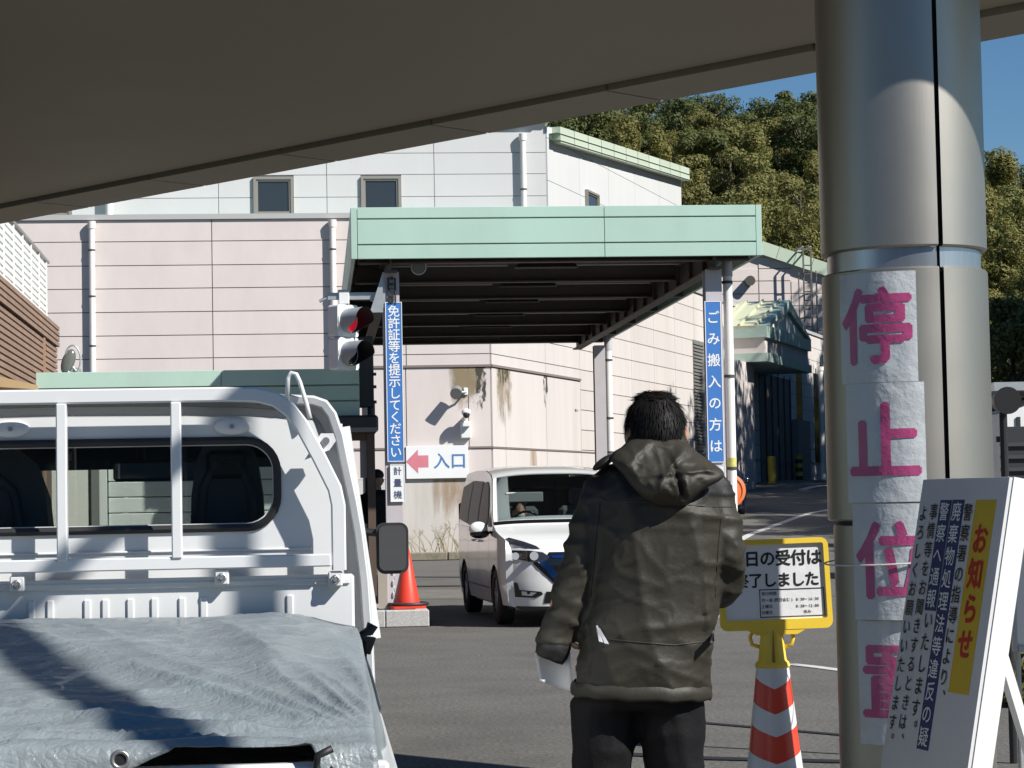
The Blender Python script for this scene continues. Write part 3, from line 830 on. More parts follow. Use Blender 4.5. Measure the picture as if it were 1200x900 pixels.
for s_, a in ((-1, A0), (1, A1)):
    for j in range(3):
        MB().bbox(min(a, a - s_ * .05), max(a, a - s_ * .05), .061, DEP, zr[j] + .006, zr[j + 1] - .006, .004).build('side_panel', GREEN, wc)
MB().box(A0 + .05, A1 - .05, DEP, DEP + .05, ZF0, ZF1).build('rear_fascia', GREEND, wc)
ZD = ZF0 + .22
MB().box(A0 + .05, A1 - .05, .07, DEP - .01, ZF1 - .08, ZF1 - .03).build('roof_deck', GREEND, wc)
g = MB(); a = A0 + .12
while a < A1 - .12: g.box(a, a + .09, .1, DEP - .05, ZD + .0, ZD + .06); a += .2
g.box(A0 + .06, A1 - .06, .09, DEP - .02, ZD + .06, ZD + .09)
g.build('ribbed_deck', STRUT, wc, kind='stuff')
PX0 = wp(458.5, 380, .35).x; PX1 = wp(836, 380, .35).x
def ibeam(mb, p0, p1, w, h):
    mb.beam(p0, p1, .02, h)
    for s_ in (-1, 1): mb.beam((p0[0], p0[1], p0[2] + s_ * h / 2), (p1[0], p1[1], p1[2] + s_ * h / 2), w, .02)
    return mb
FLG = mat('purlin_edge', (0.2, 0.18, 0.165), .55, .2)
bs = [.35, 2.8, 5.2, 7.6, 10.0, 12.4, 14.2]
for i, b in enumerate(bs):
    o = ibeam(MB(), (A0 + .1, b, ZD - .12), (A1 - .1, b, ZD - .12), .13, .22).build('cross_beam', STRUT, wc)
    if i < 6:
        fx = MB(); b2 = b + 1.1
        for a0, a1 in ((A0 + .5, A0 + 2.0), (A0 + 2.5, A0 + 4.2)): fx.box(a0, a1, b2 - .05, b2 + .05, ZD - .16, ZD - .1)
        fx.build('light_batten', FLG, wc)
        rf = MB(); c = (A0 + A1) / 2
        rf.add([(c - .4, b2 - .12, ZD - .19), (c + .4, b2 - .12, ZD - .19), (c + .3, b2, ZD - .08), (c - .3, b2, ZD - .08), (c - .4, b2 + .12, ZD - .19), (c + .4, b2 + .12, ZD - .19)], [(0, 1, 2, 3), (3, 2, 5, 4), (0, 3, 4), (1, 5, 2)])
        rf.build('reflector', STRUT, wc)
for a in (PX0, PX1):
    ibeam(MB(), (a, .1, ZF0 + .02), (a, DEP - .1, ZF0 + .02), .15, .3).build('side_beam', STRUT, wc)
# brackets on the inner face of the right beam
for k in range(14): MB().box(PX1 - .06, PX1 - .012, .7 + k * 1.0, .72 + k * 1.0, ZF0 - .1, ZF0 + .14).build('stiffener', STRUT, wc)
def hpost(a, b, w, d, z0, z1, m=POSTM):
    g = MB()
    for s_ in (-1, 1): g.box(a - w / 2, a + w / 2, b + s_ * d / 2 - .012, b + s_ * d / 2 + .012, z0, z1)
    g.box(a - .012, a + .012, b - d / 2 + .012, b + d / 2 - .012, z0, z1)
    return g.build('post', m, wc)
for a, b in ((PX0, .38), (PX1, .38), (PX0, 13.6), (wp(703, 470, 13.6).x, 13.6)):
    hpost(a, b, .2, .2, -.05, ZF0 - .13)
    MB().box(a - .14, a + .14, b - .14, b + .14, .2 if a < 0 else -.04, .215 if a < 0 else .02).build('base_plate', GALV, wc)
# left outrigger gusset
MB().plate([(PX0 - .1, ZF0 - .14), (PX0 - .1, ZF0 - .62), (PX0 - .26, ZF0 - .62)], [], lambda x, y, t: (x, t, y), .2, .22).build('gusset', GALV, wc)
g = MB()
for k in range(5): g.box(PX0 - .01 + .0, PX0 + .03, .22, .26, ZF0 - .5 + k * .07, ZF0 - .47 + k * .07)
g.rod((PX0 - .03, .24, ZF0 - .52), (PX0 - .03, .24, ZF0 - .2), .012).rod((PX0 + .05, .24, ZF0 - .52), (PX0 + .05, .24, ZF0 - .2), .012)
g.build('cable_clamp', DARK, wc)
def dp2(px0, py0, px1, py1, b, r, label, bands):
    q0 = wp(px0, py0, b); a = (q0.x + wp(px1, py1, b).x) / 2
    t = thing('downpipe', label, 'downpipe', WF.W(a, b, 0), WF.t, 'canopy downpipes')
    MB().rod((0, 0, .02), (0, 0, ZF0 - .2), r, n=16).build('pipe', PIPEM, t, smooth=50)
    MB().rod((0, 0, ZF0 - .2), (0, 0, ZF0 + .1), r * 1.15, n=16).build('collar', POSTM, t, smooth=50)
    for y in bands:
        z = wp(px0, y, b).z
        k = MB().rod((0, 0, z - .018), (0, 0, z + .018), r * 1.12, n=16); k.box(-r * 1.9, 0, -.01, .01, z - .01, z + .01); k.build('pipe_band', BANDM, t)
    return t
t_ = dp2(853.5, 330, 853.5, 420, .5, .058, 'white downpipe beside the right front post of the green canopy', (331, 441, 549))
YT = mat('yellow_tape', (.55, .5, .15), .5, var=.2, vscale=20)
zt = wp(855, 542, .5).z
MB().rod((0, 0, zt - .06), (0, 0, zt + .06), .061, n=16).build('yellow_tape', YT, t_)
dp2(714, 420, 714, 520, 13.8, .065, 'white downpipe beside the right rear post of the green canopy', (422, 490, 530))
# horn speaker
q = wp(490, 314.5, .5)
sp = thing('horn_speaker', 'small round grey horn speaker hanging under the green canopy near the left post', 'speaker', WF.W(q.x, .5, q.z), WF.t)
MB().loft([[(r * cos(2 * pi * k / 20), y, r * sin(2 * pi * k / 20)) for k in range(20)] for r, y in ((.095, -.14), (.09, -.145), (.075, -.1), (.05, -.02), (.028, .0))]).build('horn', mat('horn_grey', (.18, .18, .17), .5), sp, smooth=50)
MB().rod((0, -.12, 0), (0, .18, 0), .035, n=12).build('driver', DARK, sp); MB().tube([(0, .05, 0), (0, .05, .2)], .012, 6).build('bracket', GALV, sp)
MB().loft([[(r * cos(2 * pi * k / 20), y, r * sin(2 * pi * k / 20)) for k in range(20)] for r, y in ((.096, -.15), (.084, -.152), (.084, -.13), (.096, -.13))], cap=False, closed_path=True).build('rim', GALV, sp, smooth=50)

# hanging text boards on the posts
def vboard(name, label, pxc0, py0, py1, w, m, chars, ink, size, pitch, b=.095, sx=1.0, bold=.012, px_=None):
    c = wp(px_ if px_ else pxc0, (py0 + py1) / 2, b).x; z1 = wp(pxc0, py0, b).z; z0 = wp(pxc0, py1, b).z
    t = thing(name, label, 'sign', WF.W(c, b, z0), WF.t)
    MB().bbox(-w / 2, w / 2, -.012, .012, 0, z1 - z0, .003).build('board', m, t)
    MB().plate([(-w / 2, 0), (w / 2, 0), (w / 2, z1 - z0), (-w / 2, z1 - z0)], [[(-w / 2 + .008, .008), (w / 2 - .008, .008), (w / 2 - .008, z1 - z0 - .008), (-w / 2 + .008, z1 - z0 - .008)]], lambda x, y, t_: (x, t_, y), -.016, -.0125).build('border', INKW if m is BLUE else WHITE, t)
    tt = z1 - z0
    n = len(chars)
    for k_, c_ in enumerate(chars):
        text(MB(), c_, 0, tt - (tt - pitch * (n - 1)) / 2 - k_ * pitch, size, lambda x, y: (x, -.0145, y), bold, vertical=True, pitch=pitch, sx=sx).build('character', ink, t, fix=False)
    return t
vboard('banner_sign', 'tall blue banner with white vertical Japanese lettering on the left canopy post', 464, 354, 541, .2, BLUE, '免許証等を提示してください', INKW, .148, .1415, px_=462.5, b=.25)
vboard('banner_sign', 'tall blue banner with widely spaced white Japanese lettering on the right canopy post', 838, 353, 542, .2, BLUE, 'ごみ搬入の方は', INKW, .165, .262, px_=837, b=.25)
vboard('small_sign', 'small white board with three dark characters under the left blue banner', 466, 544, 588, .175, WHITE, '計量機', mat('ink_navy', (.06, .07, .16), .6), .105, .142, px_=466, b=.25)
vboard('small_sign', 'small white board with dark characters under the right blue banner, mostly behind the man', 842, 545, 590, .175, WHITE, '計量機', MATS['ink_navy'], .105, .142, px_=842, b=.25)
# two-light traffic signal on an arm
SB = .3
arm = thing('signal_arm', 'galvanised bracket arm reaching left from the left canopy post', 'bracket', WF.W(wp(447, 347, SB).x, SB, wp(420, 347, SB).z), WF.t)
aw = wp(384, 347, SB).x - wp(447, 347, SB).x
MB().beam((0.02, 0, 0), (aw, 0, 0), .06, .085).build('arm', GALV, arm)
MB().box(-.0, .045, -.05, .05, -.15, .16).build('clamp', GALV, arm)
MB().rod((aw + .02, 0, 0), (aw - .1, 0, -.06), .02).build('arm_tip', GALV, arm)
MB().plate([(.0, -.05), (-.14, -.05), (0, -.16)], [], lambda x, y, t: (x, t, y), -.01, .01).build('web', GALV, arm)
TLW = mat('signal_white', (.70, .72, .72), .35, var=.04, vscale=8); 
sg = thing('traffic_signal', 'white two-light traffic signal with its red lens on top, hanging left of the blue banner', 'traffic light', WF.W(wp(405, 358, SB).x, SB, 0), WF.t)
zt = wp(405, 357, SB).z; zb_ = wp(405, 434, SB).z
MB().bbox(-.085, .045, -.06, .06, zt, zt + .17, .01).build('hanger', TLW, sg)
MB().box(-.09, .05, -.065, .065, zt + .15, zt + .175).build('hanger_cap', GALV, sg)
ang = radians(42)                                    # faces right and towards the road
def rt_(x, y, z): return (x * cos(ang) - y * sin(ang), x * sin(ang) + y * cos(ang), z)
hs = (zt - zb_) / 2
VIS = mat('visor_grey', (.30, .33, .35), .4); VISI = mat('visor_black', (.008, .008, .009), .7)
RED = mat('red_lens', (.55, .015, .03), .25, emit=(1, .02, .05, .25), var=.2, vscale=40); GRN = mat('dark_lens', (.02, .03, .03), .2)
for k in range(2):
    zc = zt - hs * (k + .5)
    hb = MB(); o = rrect(-.17, .17, -hs / 2 + .004, hs / 2 - .004, .04, 4)
    hb.plate(o, [], lambda x, y, t: rt_(x, t, zc + y), -.04, .13).build('signal_housing', TLW, sg)
    # visor: sleeve cut away below
    n = 28; r = .15; rings = []
    outer = []; inner = []
    for j in range(7):
        u_ = j / 6.0
        ro = []; 
        for i in range(n + 1):
            t = -pi * .5 + 2 * pi * i / n
            lowd = max(0, -sin(t))                      # 1 at the bottom
            L = .30 * (1 - .72 * sstep(.0, .9, lowd))
            ro.append((t, L * u_))
        rings.append(ro)
    vs = []; 
    mbv = MB()
    for rad in (r, r - .006):
        base = [[rt_(rad * cos(t), -.04 - L, zc + rad * sin(t)) for t, L in ro] for ro in rings]
        mbv.cur = 0 if rad == r else 1
        mbv.loft(base, closed_ring=False, cap=False)
    mbv.build('visor', [VIS, VISI], sg, smooth=60, fix=False)
    MB().loft([[rt_(q * cos(2 * pi * i / 28), y, zc + q * sin(2 * pi * i / 28)) for i in range(28)] for q, y in ((.165, -.04), (.165, -.055), (.135, -.055), (.135, -.04))], cap=False, closed_path=True).build('lens_ring', TLW, sg, smooth=50)
    MB().loft([[rt_(q * cos(2 * pi * i / 28), y, zc + q * sin(2 * pi * i / 28)) for i in range(28)] for q, y in ((.145, -.045), (.12, -.062), (.07, -.075), (.01, -.08))], cap=True).build('lens', RED if k == 0 else GRN, sg, smooth=True)
# round orange mirror back beyond the right post
q = wp(854, 575, .6)
om = thing('orange_traffic_mirror', 'round orange framed plate beside the right canopy post behind the man', 'traffic mirror', WF.W(q.x, .6, 0), WF.t)
ORG = mat('orange_plastic', (.66, .17, .05), .45)
MB().loft([[(r * cos(2 * pi * k / 32), y, q.z + r * sin(2 * pi * k / 32)) for k in range(32)] for r, y in ((.205, .02), (.21, -.02), (.17, -.03), (.165, -.015), (.05, -.03), (.02, -.03))]).build('plate', ORG, om, smooth=40)
MB().rod((0, .05, 0), (0, .05, q.z), .03).build('post', GALV, om)

# ------------------------------------------------------------------ island, cone, barrier post
IF = Frame(*grd(478, 735)[:2], 5.1)
isl = fthing('kerb_island', 'low granite kerb island under the left canopy post with a red cone on it', 'kerb', IF)
GRAN = mat('granite_kerb', (.40, .39, .375), .9, var=.22, vscale=45, bump=.3, bscale=90, detail=2, rand=.04)
ir = IF.P(503, 720).x; ih = .2
x = ir
for k in range(9):
    w = .52 if k == 0 else .6
    MB().bbox(x - w + .006, x, 0, .16, 0, ih, .012).build('kerb_stone', GRAN, isl); x -= w
for k in range(5): MB().bbox(ir - .16, ir, .166 + k * .6, .16 + (k + 1) * .6, 0, ih, .012).build('kerb_stone', GRAN, isl)
MB().box(x, ir - .166, .166, 3.2, 0, ih - .012).build('island_slab', CONC, isl)
p = IF.W(IF.P(478, 709, .5).x, .5, ih)
cn = thing('traffic_cone', 'plain red traffic cone standing on the granite kerb island', 'cone', p, .1)
CRED = mat('cone_red', (.72, .05, .025), .45, var=.05, vscale=6)
MB().loft([[(r * cos(2 * pi * k / 28), r * sin(2 * pi * k / 28), z) for k in range(28)] for r, z in ((.15, .03), (.145, .06), (.028, .70), (.018, .71))]).build('cone_body', CRED, cn, smooth=40)
MB().plate(rrect(-.21, .21, -.21, .21, .05, 4), [], lambda x, y, t: (x, y, t), 0, .03).build('cone_base', CRED, cn)
ck = thing('cone_weight', 'dark rubber weight ring lying round the foot of the red cone', 'weight', p + Vector((0, 0, .03)))
MB().loft([[((.2 + r * cos(a)) * cos(2 * pi * k / 28) * 1.15, (.2 + r * cos(a)) * sin(2 * pi * k / 28), .02 + r * sin(a)) for k in range(28)] for r, a in [(.022, 2 * pi * j / 8) for j in range(8)]], cap=False, closed_path=True).build('ring', DARK, ck, smooth=True)
pc = IF.P(455, 700, .55)
ch = thing('chain_post', 'short metal post with chain beside the red cone', 'post', IF.W(IF.P(449, 700, .5).x, .5, ih))
MB().box(-.055, .055, -.04, .04, 0, .62).build('post', mat('post_beige', (.36, .32, .27), .6), ch)
lk = MB()
for k in range(9):
    c = Vector((.12, 0, .58 - k * .07)); a = (1, 0) if k % 2 else (0, 1)
    lk.tube([c + Vector((a[0] * .022 * cos(t), a[1] * .022 * cos(t), .04 * sin(t))) for t in [2 * pi * j / 10 for j in range(10)]], .007, 5, closed=True)
lk.build('chain', GALV, ch, kind='stuff')

# ------------------------------------------------------------------ booth and office
BF = Frame(at(425, 560, 28.2).x, 28.2, 5.1)
def bp(px, py, b=0): return BF.P(px, py, b)
bo = fthing('lane_booth', 'dark narrow booth with brown posts left of the blue banner', 'booth', BF)
DB = mat('booth_brown', (.085, .06, .045), .6); DG = mat('booth_dark', (.03, .033, .033), .45)
xa, xb = bp(431.5, 600).x, bp(440.5, 600).x
z1 = bp(430, 507).z; z2 = bp(430, 487).z
MB().box(xa, xb, 0, .1, ih, z1).build('post', DB, bo)
MB().box(bp(423, 600).x, xa - .005, .06, .1, bp(430, 560).z, z1).build('door_leaf', mat('grey_leaf', (.2, .2, .21), .5), bo)
MB().box(bp(350, 600).x, bp(362, 600).x, 0, .1, ih, z1).build('post', DB, bo)
MB().box(xb - .1, xb, 1.5, 1.6, ih, z1).build('post', DB, bo)
MB().box(bp(362, 600).x, xa, .02, .08, z1 - .1, z1).build('lintel', DB, bo)
MB().bbox(bp(340, 600).x, bp(443, 500).x, -.2, 1.8, z1, z2, .03).build('roof', DG, bo)
MB().box(bp(400, 600).x, bp(442, 500).x, -.21, -.201, z1 + .005, z1 + .06).build('drip_trim', LOUV, bo)
MB().box(bp(350, 600).x, xa, .02, .07, ih, ih + 1.0).build('panel', DG, bo)
MB().bbox(bp(420, 400).x, bp(438, 400).x, .3, .5, z2 + .12, bp(430, 392).z, .01).build('signal_cabinet', DG, bo)
for y in (437, 452, 470): MB().box(bp(437, 400).x, bp(441, 400).x, .28, .32, bp(430, y).z - .02, bp(430, y).z + .02).build('hinge', DG, bo)
MB().rod((bp(436, 480).x, .4, z2), (bp(436, 480).x, .4, z2 + .2), .05).build('cabinet_foot', DG, bo)
MB().ell((bp(405, 484).x, .2, z2 + .05), (.16, .12, .07), 12, 8).build('lamp', DARK, bo, smooth=True)
MB().ell((bp(403, 526).x, .4, bp(403, 526).z), (.05, .05, .08), 10, 8).build('speaker_ball', DARK, bo, smooth=True)
OF_ = Frame(at(230, 445, 28.0).x, 28.0, 5.1)
def op(px, py, b=0): return OF_.P(px, py, b)
of = fthing('office_hut', 'low office hut with pale green flat roof behind the white truck', 'hut', OF_)
oa0, oa1 = op(42, 440).x, op(421, 440).x
oz1 = (op(42, 437).z + op(420, 432).z) / 2; oz0 = oz1 - .62
zz = [oz0, lerp(oz0, oz1, .33), lerp(oz0, oz1, .66), oz1]
MB().box(oa0, oa1, .0, 3.5, oz0, oz1 - .02).build('roof_core', GREEND, of)
for a0, a1 in ((oa0, lerp(oa0, oa1, .57)), (lerp(oa0, oa1, .57), oa1)):
    for j in range(3): MB().bbox(a0 + .004, a1 - .004, -.04, 0, zz[j] + (.01 if j else 0), zz[j + 1] - (.01 if j < 2 else 0), .004).build('fascia_panel', GREEN, of)
CREW = mat('cream_wall', (.58, .53, .45), .8, var=.05, vscale=2)
oR = op(398, 600).x
MB().box(oa0 + .5, oa0 + .8, .05, 3.4, 0, oz0).build('wall', CREW, of)
for px0, px1, cc in ((62, 104, (.74, .72, .62)), (108, 116, (.2, .2, .18)), (118, 126, (.75, .75, .7))):
    MB().box(op(px0, 560).x, op(px1, 560).x, -.12, -.05, 0, oz0 - .01).build('wall_panel', mat('office_%d' % px0, cc, .6), of)
for k in range(7): MB().bbox(op(127, 560).x, op(330, 560).x, -.05, -.01, 1.0 + k * .2, 1.19 + k * .2, .01).build('siding_board', mat('siding_khaki', (.68, .68, .62), .7, rand=.1, var=.1, vscale=2), of)
MB().box(oa0 + 1.1, oR, 1.6, 3.4, 0, oz0).build('wall', CREW, of)
MB().box(oa0 + 1.1, oR, .5, 1.6, 0, .95).build('sill_wall', CREW, of)
f = MB().plate([(oa0 + 1.1, .95), (oR, .95), (oR, 2.3), (oa0 + 1.1, 2.3)], [[(oa0 + 1.2 + k * 1.0, 1.05), (oa0 + 2.1 + k * 1.0, 1.05), (oa0 + 2.1 + k * 1.0, 2.2), (oa0 + 1.2 + k * 1.0, 2.2)] for k in range(int((oR - oa0 - 1.4)))], lambda x, y, t: (x, t, y), .5, .56).build('window_frame', GALV, of)
MB().box(oa0 + 1.1, oR, .53, .535, .95, 2.3).build('pane', WINGL, f)
MB().box(oa0 + 1.1, oR, .5, 1.59, 2.3, oz0).build('header', CREW, of)
# floodlight on the office roof
q = op(80, 425, .6)
fl = thing('floodlight', 'grey oval floodlight on a bracket at the left end of the low green roof', 'floodlight', OF_.W(q.x, .6, oz1), OF_.t, 'wall lamps')
MB().tube([(-.05, 0, 0), (-.02, .0, .2), (.15, 0, 0)], .012, 6).build('bracket', PIPEM, fl)
MB().plate([(-.12, 0), (.18, 0), (.14, .1), (-.02, .1)], [], lambda x, y, t: (x, t, y), .05, .2).build('ballast_box', GALV, fl)
MB().ell((0, 0, 0), (.085, .06, .17), 16, 12, lambda v: Vector((v.x * cos(.35) + v.z * sin(.35), v.y, v.z * cos(.35) - v.x * sin(.35) + .18))).build('lamp_head', mat('lamp_glass', (.12, .13, .12), .2), fl, smooth=True)
MB().tube([(.1 * cos(t) + .06, -.02, .2 + .19 * sin(t)) for t in [2 * pi * k / 20 for k in range(20)]], .012, 6, closed=True).build('rim', GALV, fl, smooth=True)

# ------------------------------------------------------------------ tiled building on the left with railing
c1_ = at(67.3, 400, 45.0); ztop = at(67.3, 381.5, 45.0).z
_d = ray(0, 322); _t = (ztop - 1.5) / _d.z; c0_ = EYE + _d * _t
TF = Frame(c1_.x, c1_.y, math.degrees(atan2((c0_ - c1_).y, (c0_ - c1_).x)))
tb = fthing('tiled_building', 'brown tiled building with white roof railing at the left edge', 'building', TF)
Lb = 26.0
MB().box(0, Lb, -8, -.06, -.2, ztop).build('wall', mat('brown_tile_joint', (.15, .10, .07), .9), tb)
pitb = .112
nrow = int((ztop - 2.5) / pitb)
TILE = MB().box(0, 1.18, -.058, 0, 0, pitb - .035).mesh('tile_course', BRICKM)
CAP = MB().box(0, 1.18, -.058, .045, 0, pitb - .035).mesh('tile_course', BRICKM)
cnt = 0
for j in range(nrow):
    z = ztop - (j + 1) * pitb
    for k in range(9):
        if cnt >= 290: break
        link('tile_course', CAP if j < 4 else TILE, tb, (k * 1.2, 0, z)); cnt += 1
g = MB()
for j in range(nrow):
    z = ztop - (j + 1) * pitb
    g.box((9 if j * 9 + 9 <= 290 else 0) * 1.2, Lb, -.058, 0, z, z + pitb - .035)
g.build('far_tile_courses', BRICKM, tb, kind='stuff')
PST = mat('pilaster_tile', (.33, .20, .13), .8)
MB().box(2.9, 3.1, .0, .03, 0, ztop - 4 * pitb - .03).build('tile_pilaster', PST, tb)
rh = at(56, 313.5, 46.6).z - ztop
rl = fthing('roof_railing', 'white slatted railing along the roof of the brown tiled building', 'railing', TF)
RG = MB()
L0 = 0.0
q0 = TF.L(at(55.5, 340, 45.9)).x
for k in range(8):
    a = q0 + k * 1.55 + .5
    MB().box(a - .035, a + .035, -.3, -.24, ztop, ztop + rh).build('rail_post', RAILW, rl)
MB().box(q0, q0 + 14, -.31, -.23, ztop + rh - .0, ztop + rh + .05).build('top_rail', mat('rail_grey', (.3, .3, .3), .4, .5), rl)
for k in range(7):
    for j in range(10):
        z = ztop + .06 + j * (rh - .1) / 10
        o = MB().box(q0 + .54 + k * 1.55, q0 + .54 + (k + 1) * 1.55 - .08, -.28, -.255, z, z + (rh - .1) / 10 * .72).build('slat', RAILW, rl)
# tan lean-to roof edge
AW = mat('tan_metal', (.42, .27, .13), .6, var=.06, vscale=2)
e0 = at(0, 453.5, 24.0); e1 = at(66, 458, 30.0)
d_ = thing('tan_eaves', 'tan metal eaves poking out at the left edge above the truck', 'roof', (e1.x, e1.y, e1.z))
v = e0 - e1; zzz = Vector((0, 0, 1))
vs = [Vector((0, 0, 0)), v * 1.6 + zzz * .0, v * 1.6 + zzz * .17, Vector((0, 0, .02))]
off = Vector((-2, 1.0, 0))
MB().add([*vs, *[q + off for q in vs]], [(0, 1, 2, 3), (7, 6, 5, 4), (0, 4, 5, 1), (1, 5, 6, 2), (2, 6, 7, 3), (3, 7, 4, 0)]).build('eaves_board', AW, d_)
MB().beam(Vector((-.02, -.02, 0)), v * .18 + Vector((0, -.02, .0)), .03, .06).build('trim', GALV, d_)
MB().rod((-3.0, 1.5, -e1.z), (-3.0, 1.5, .0), .08).build('post', STRUT, d_)

# ------------------------------------------------------------------ roof overhead and its column
HC = 3.78; CC = 13.63
SOF = mat('soffit_olive', (.36, .325, .25), .6, 0.1, var=.05, vscale=1.2, rvar=.1)
SOFE = mat('soffit_edge', (.33, .30, .24), .6, .2, var=.05, vscale=2, rand=.04)
e45 = Vector((1, -1 / 1.01, 0)).normalized(); n45 = Vector((1 / 1.01, 1, 0)).normalized()
CA = Frame(0, CC / 1.01, math.degrees(atan2(e45.y, e45.x)), HC)     # local x along the edge to the right, local y outward
rc = fthing('entrance_roof', 'broad dark olive roof with panelled edge overhead across the top of the picture', 'roof', CA)
X0, X1 = -24.0, 8.4
RY = 7.14
def inroof(px, py): return True
# plan outline: front edge, then back along the rear line y = 7.14
def loc(p): q = CA.L(Vector((p[0], p[1], HC))); return (q.x, q.y)
BW_ = .52
outline = [(X0, -BW_), (X1, -BW_)]
rr_ = loc((CA.W(X1, 0).x - .0, RY)); 
poly = [(X0, -BW_), loc((CA.W(X0, 0).x, RY)), loc((CA.W(X1, 0).x, RY + .0)), (X1, -BW_)]
TH = .45
MB().plate(poly, [], lambda x, y, t: (x, y, t), .03, .03 + TH).build('soffit', SOF, rc)
k = 0; x = X0
jx = [CA.P(px, py).x for px, py in ()]
# panel joints seen at these columns
js = [CA.L(grd(px, py, HC)).x for px, py in ((247, 218.5), (401, 190), (580, 158), (780, 118.5))]
st = (js[-1] - js[0]) / 3.0
js = [js[0] + st * i for i in range(-14, 12)]
js = [j for j in js if X0 < j < X1]
for a, b in zip([X0] + js, js + [X1]):
    MB().box(a + .012, b - .012, -BW_ + .03, 0, 0, TH + .06).build('edge_panel', SOFE, rc)
cY = 8.0; cX = at(1063, 450, cY).x
colm = thing('steel_column', 'thick brushed steel column with pasted paper notices right of the man', 'column', (cX, cY, 0))
SS = bpy.data.materials.new('brushed_steel'); SS.use_nodes = True
nt = SS.node_tree; p = nt.nodes['Principled BSDF']
p.inputs['Base Color'].default_value = (.43, .405, .355, 1); p.inputs['Metallic'].default_value = .92; p.inputs['Roughness'].default_value = .4
p.inputs['Anisotropic'].default_value = .0
geo = nt.nodes.new('ShaderNodeNewGeometry'); mp = nt.nodes.new('ShaderNodeMapping'); mp.inputs['Scale'].default_value = (60, 60, 1.2)
n1 = nt.nodes.new('ShaderNodeTexNoise'); n1.inputs['Scale'].default_value = 5; n1.inputs['Detail'].default_value = 4
nt.links.new(geo.outputs['Position'], mp.inputs[0]); nt.links.new(mp.outputs[0], n1.inputs['Vector'])
bm_ = nt.nodes.new('ShaderNodeBump'); bm_.inputs['Strength'].default_value = .12; bm_.inputs['Distance'].default_value = .002
nt.links.new(n1.outputs['Fac'], bm_.inputs['Height']); nt.links.new(bm_.outputs[0], p.inputs['Normal'])
n2 = nt.nodes.new('ShaderNodeTexNoise'); n2.inputs['Scale'].default_value = 2.2; n2.inputs['Detail'].default_value = 6
nt.links.new(geo.outputs['Position'], n2.inputs['Vector'])
mr = nt.nodes.new('ShaderNodeMapRange'); mr.inputs['To Min'].default_value = .36; mr.inputs['To Max'].default_value = .50
nt.links.new(n2.outputs['Fac'], mr.inputs['Value']); nt.links.new(mr.outputs[0], p.inputs['Roughness'])
MATS['brushed_steel'] = SS
def colz(py): return at(1063, py, cY - .3).z
R0 = .3
zU, zN, zL = colz(288), colz(312), colz(640)
seam = radians(-90) + math.asin(.27)
def sleeve(name, r, z0, z1, gapw, m=SS, a_0=None):
    n = 72; g = MB(); rings = []
    ga = gapw / r
    for rr_2, zz_ in ((r - .02, z0), (r - .006, z0), (r, z0 + .006), (r, z1 - .006), (r - .006, z1), (r - .02, z1)):
        rings.append([(rr_2 * cos(seam + ga / 2 + (2 * pi - ga) * k / n), rr_2 * sin(seam + ga / 2 + (2 * pi - ga) * k / n), zz_) for k in range(n + 1)])
    g.loft(rings, closed_ring=False, cap=False)
    return g.build(name, m, colm, smooth=40)
MB().rod((0, 0, -.1), (0, 0, HC + .1), R0 - .035, n=64).build('core', mat('core_dark', (.05, .05, .048), .6, .3), colm, smooth=50)
sleeve('upper_sleeve', R0, zU, HC + .02, .018)
sleeve('neck_ring', R0 - .022, zN - .02, zU + .02, .012, mat('bright_steel', (.5, .52, .54), .3, .9, var=.1, vscale=30, stretch=(1, 1, .1)))
sleeve('lower_sleeve', R0, colz(610), zN, .018)
sleeve('foot_sleeve', R0 - .02, .03, colz(614), .018)
MB().rod((0, 0, 0), (0, 0, .035), R0 + .08, n=48).build('foot_ring', GALV, colm)
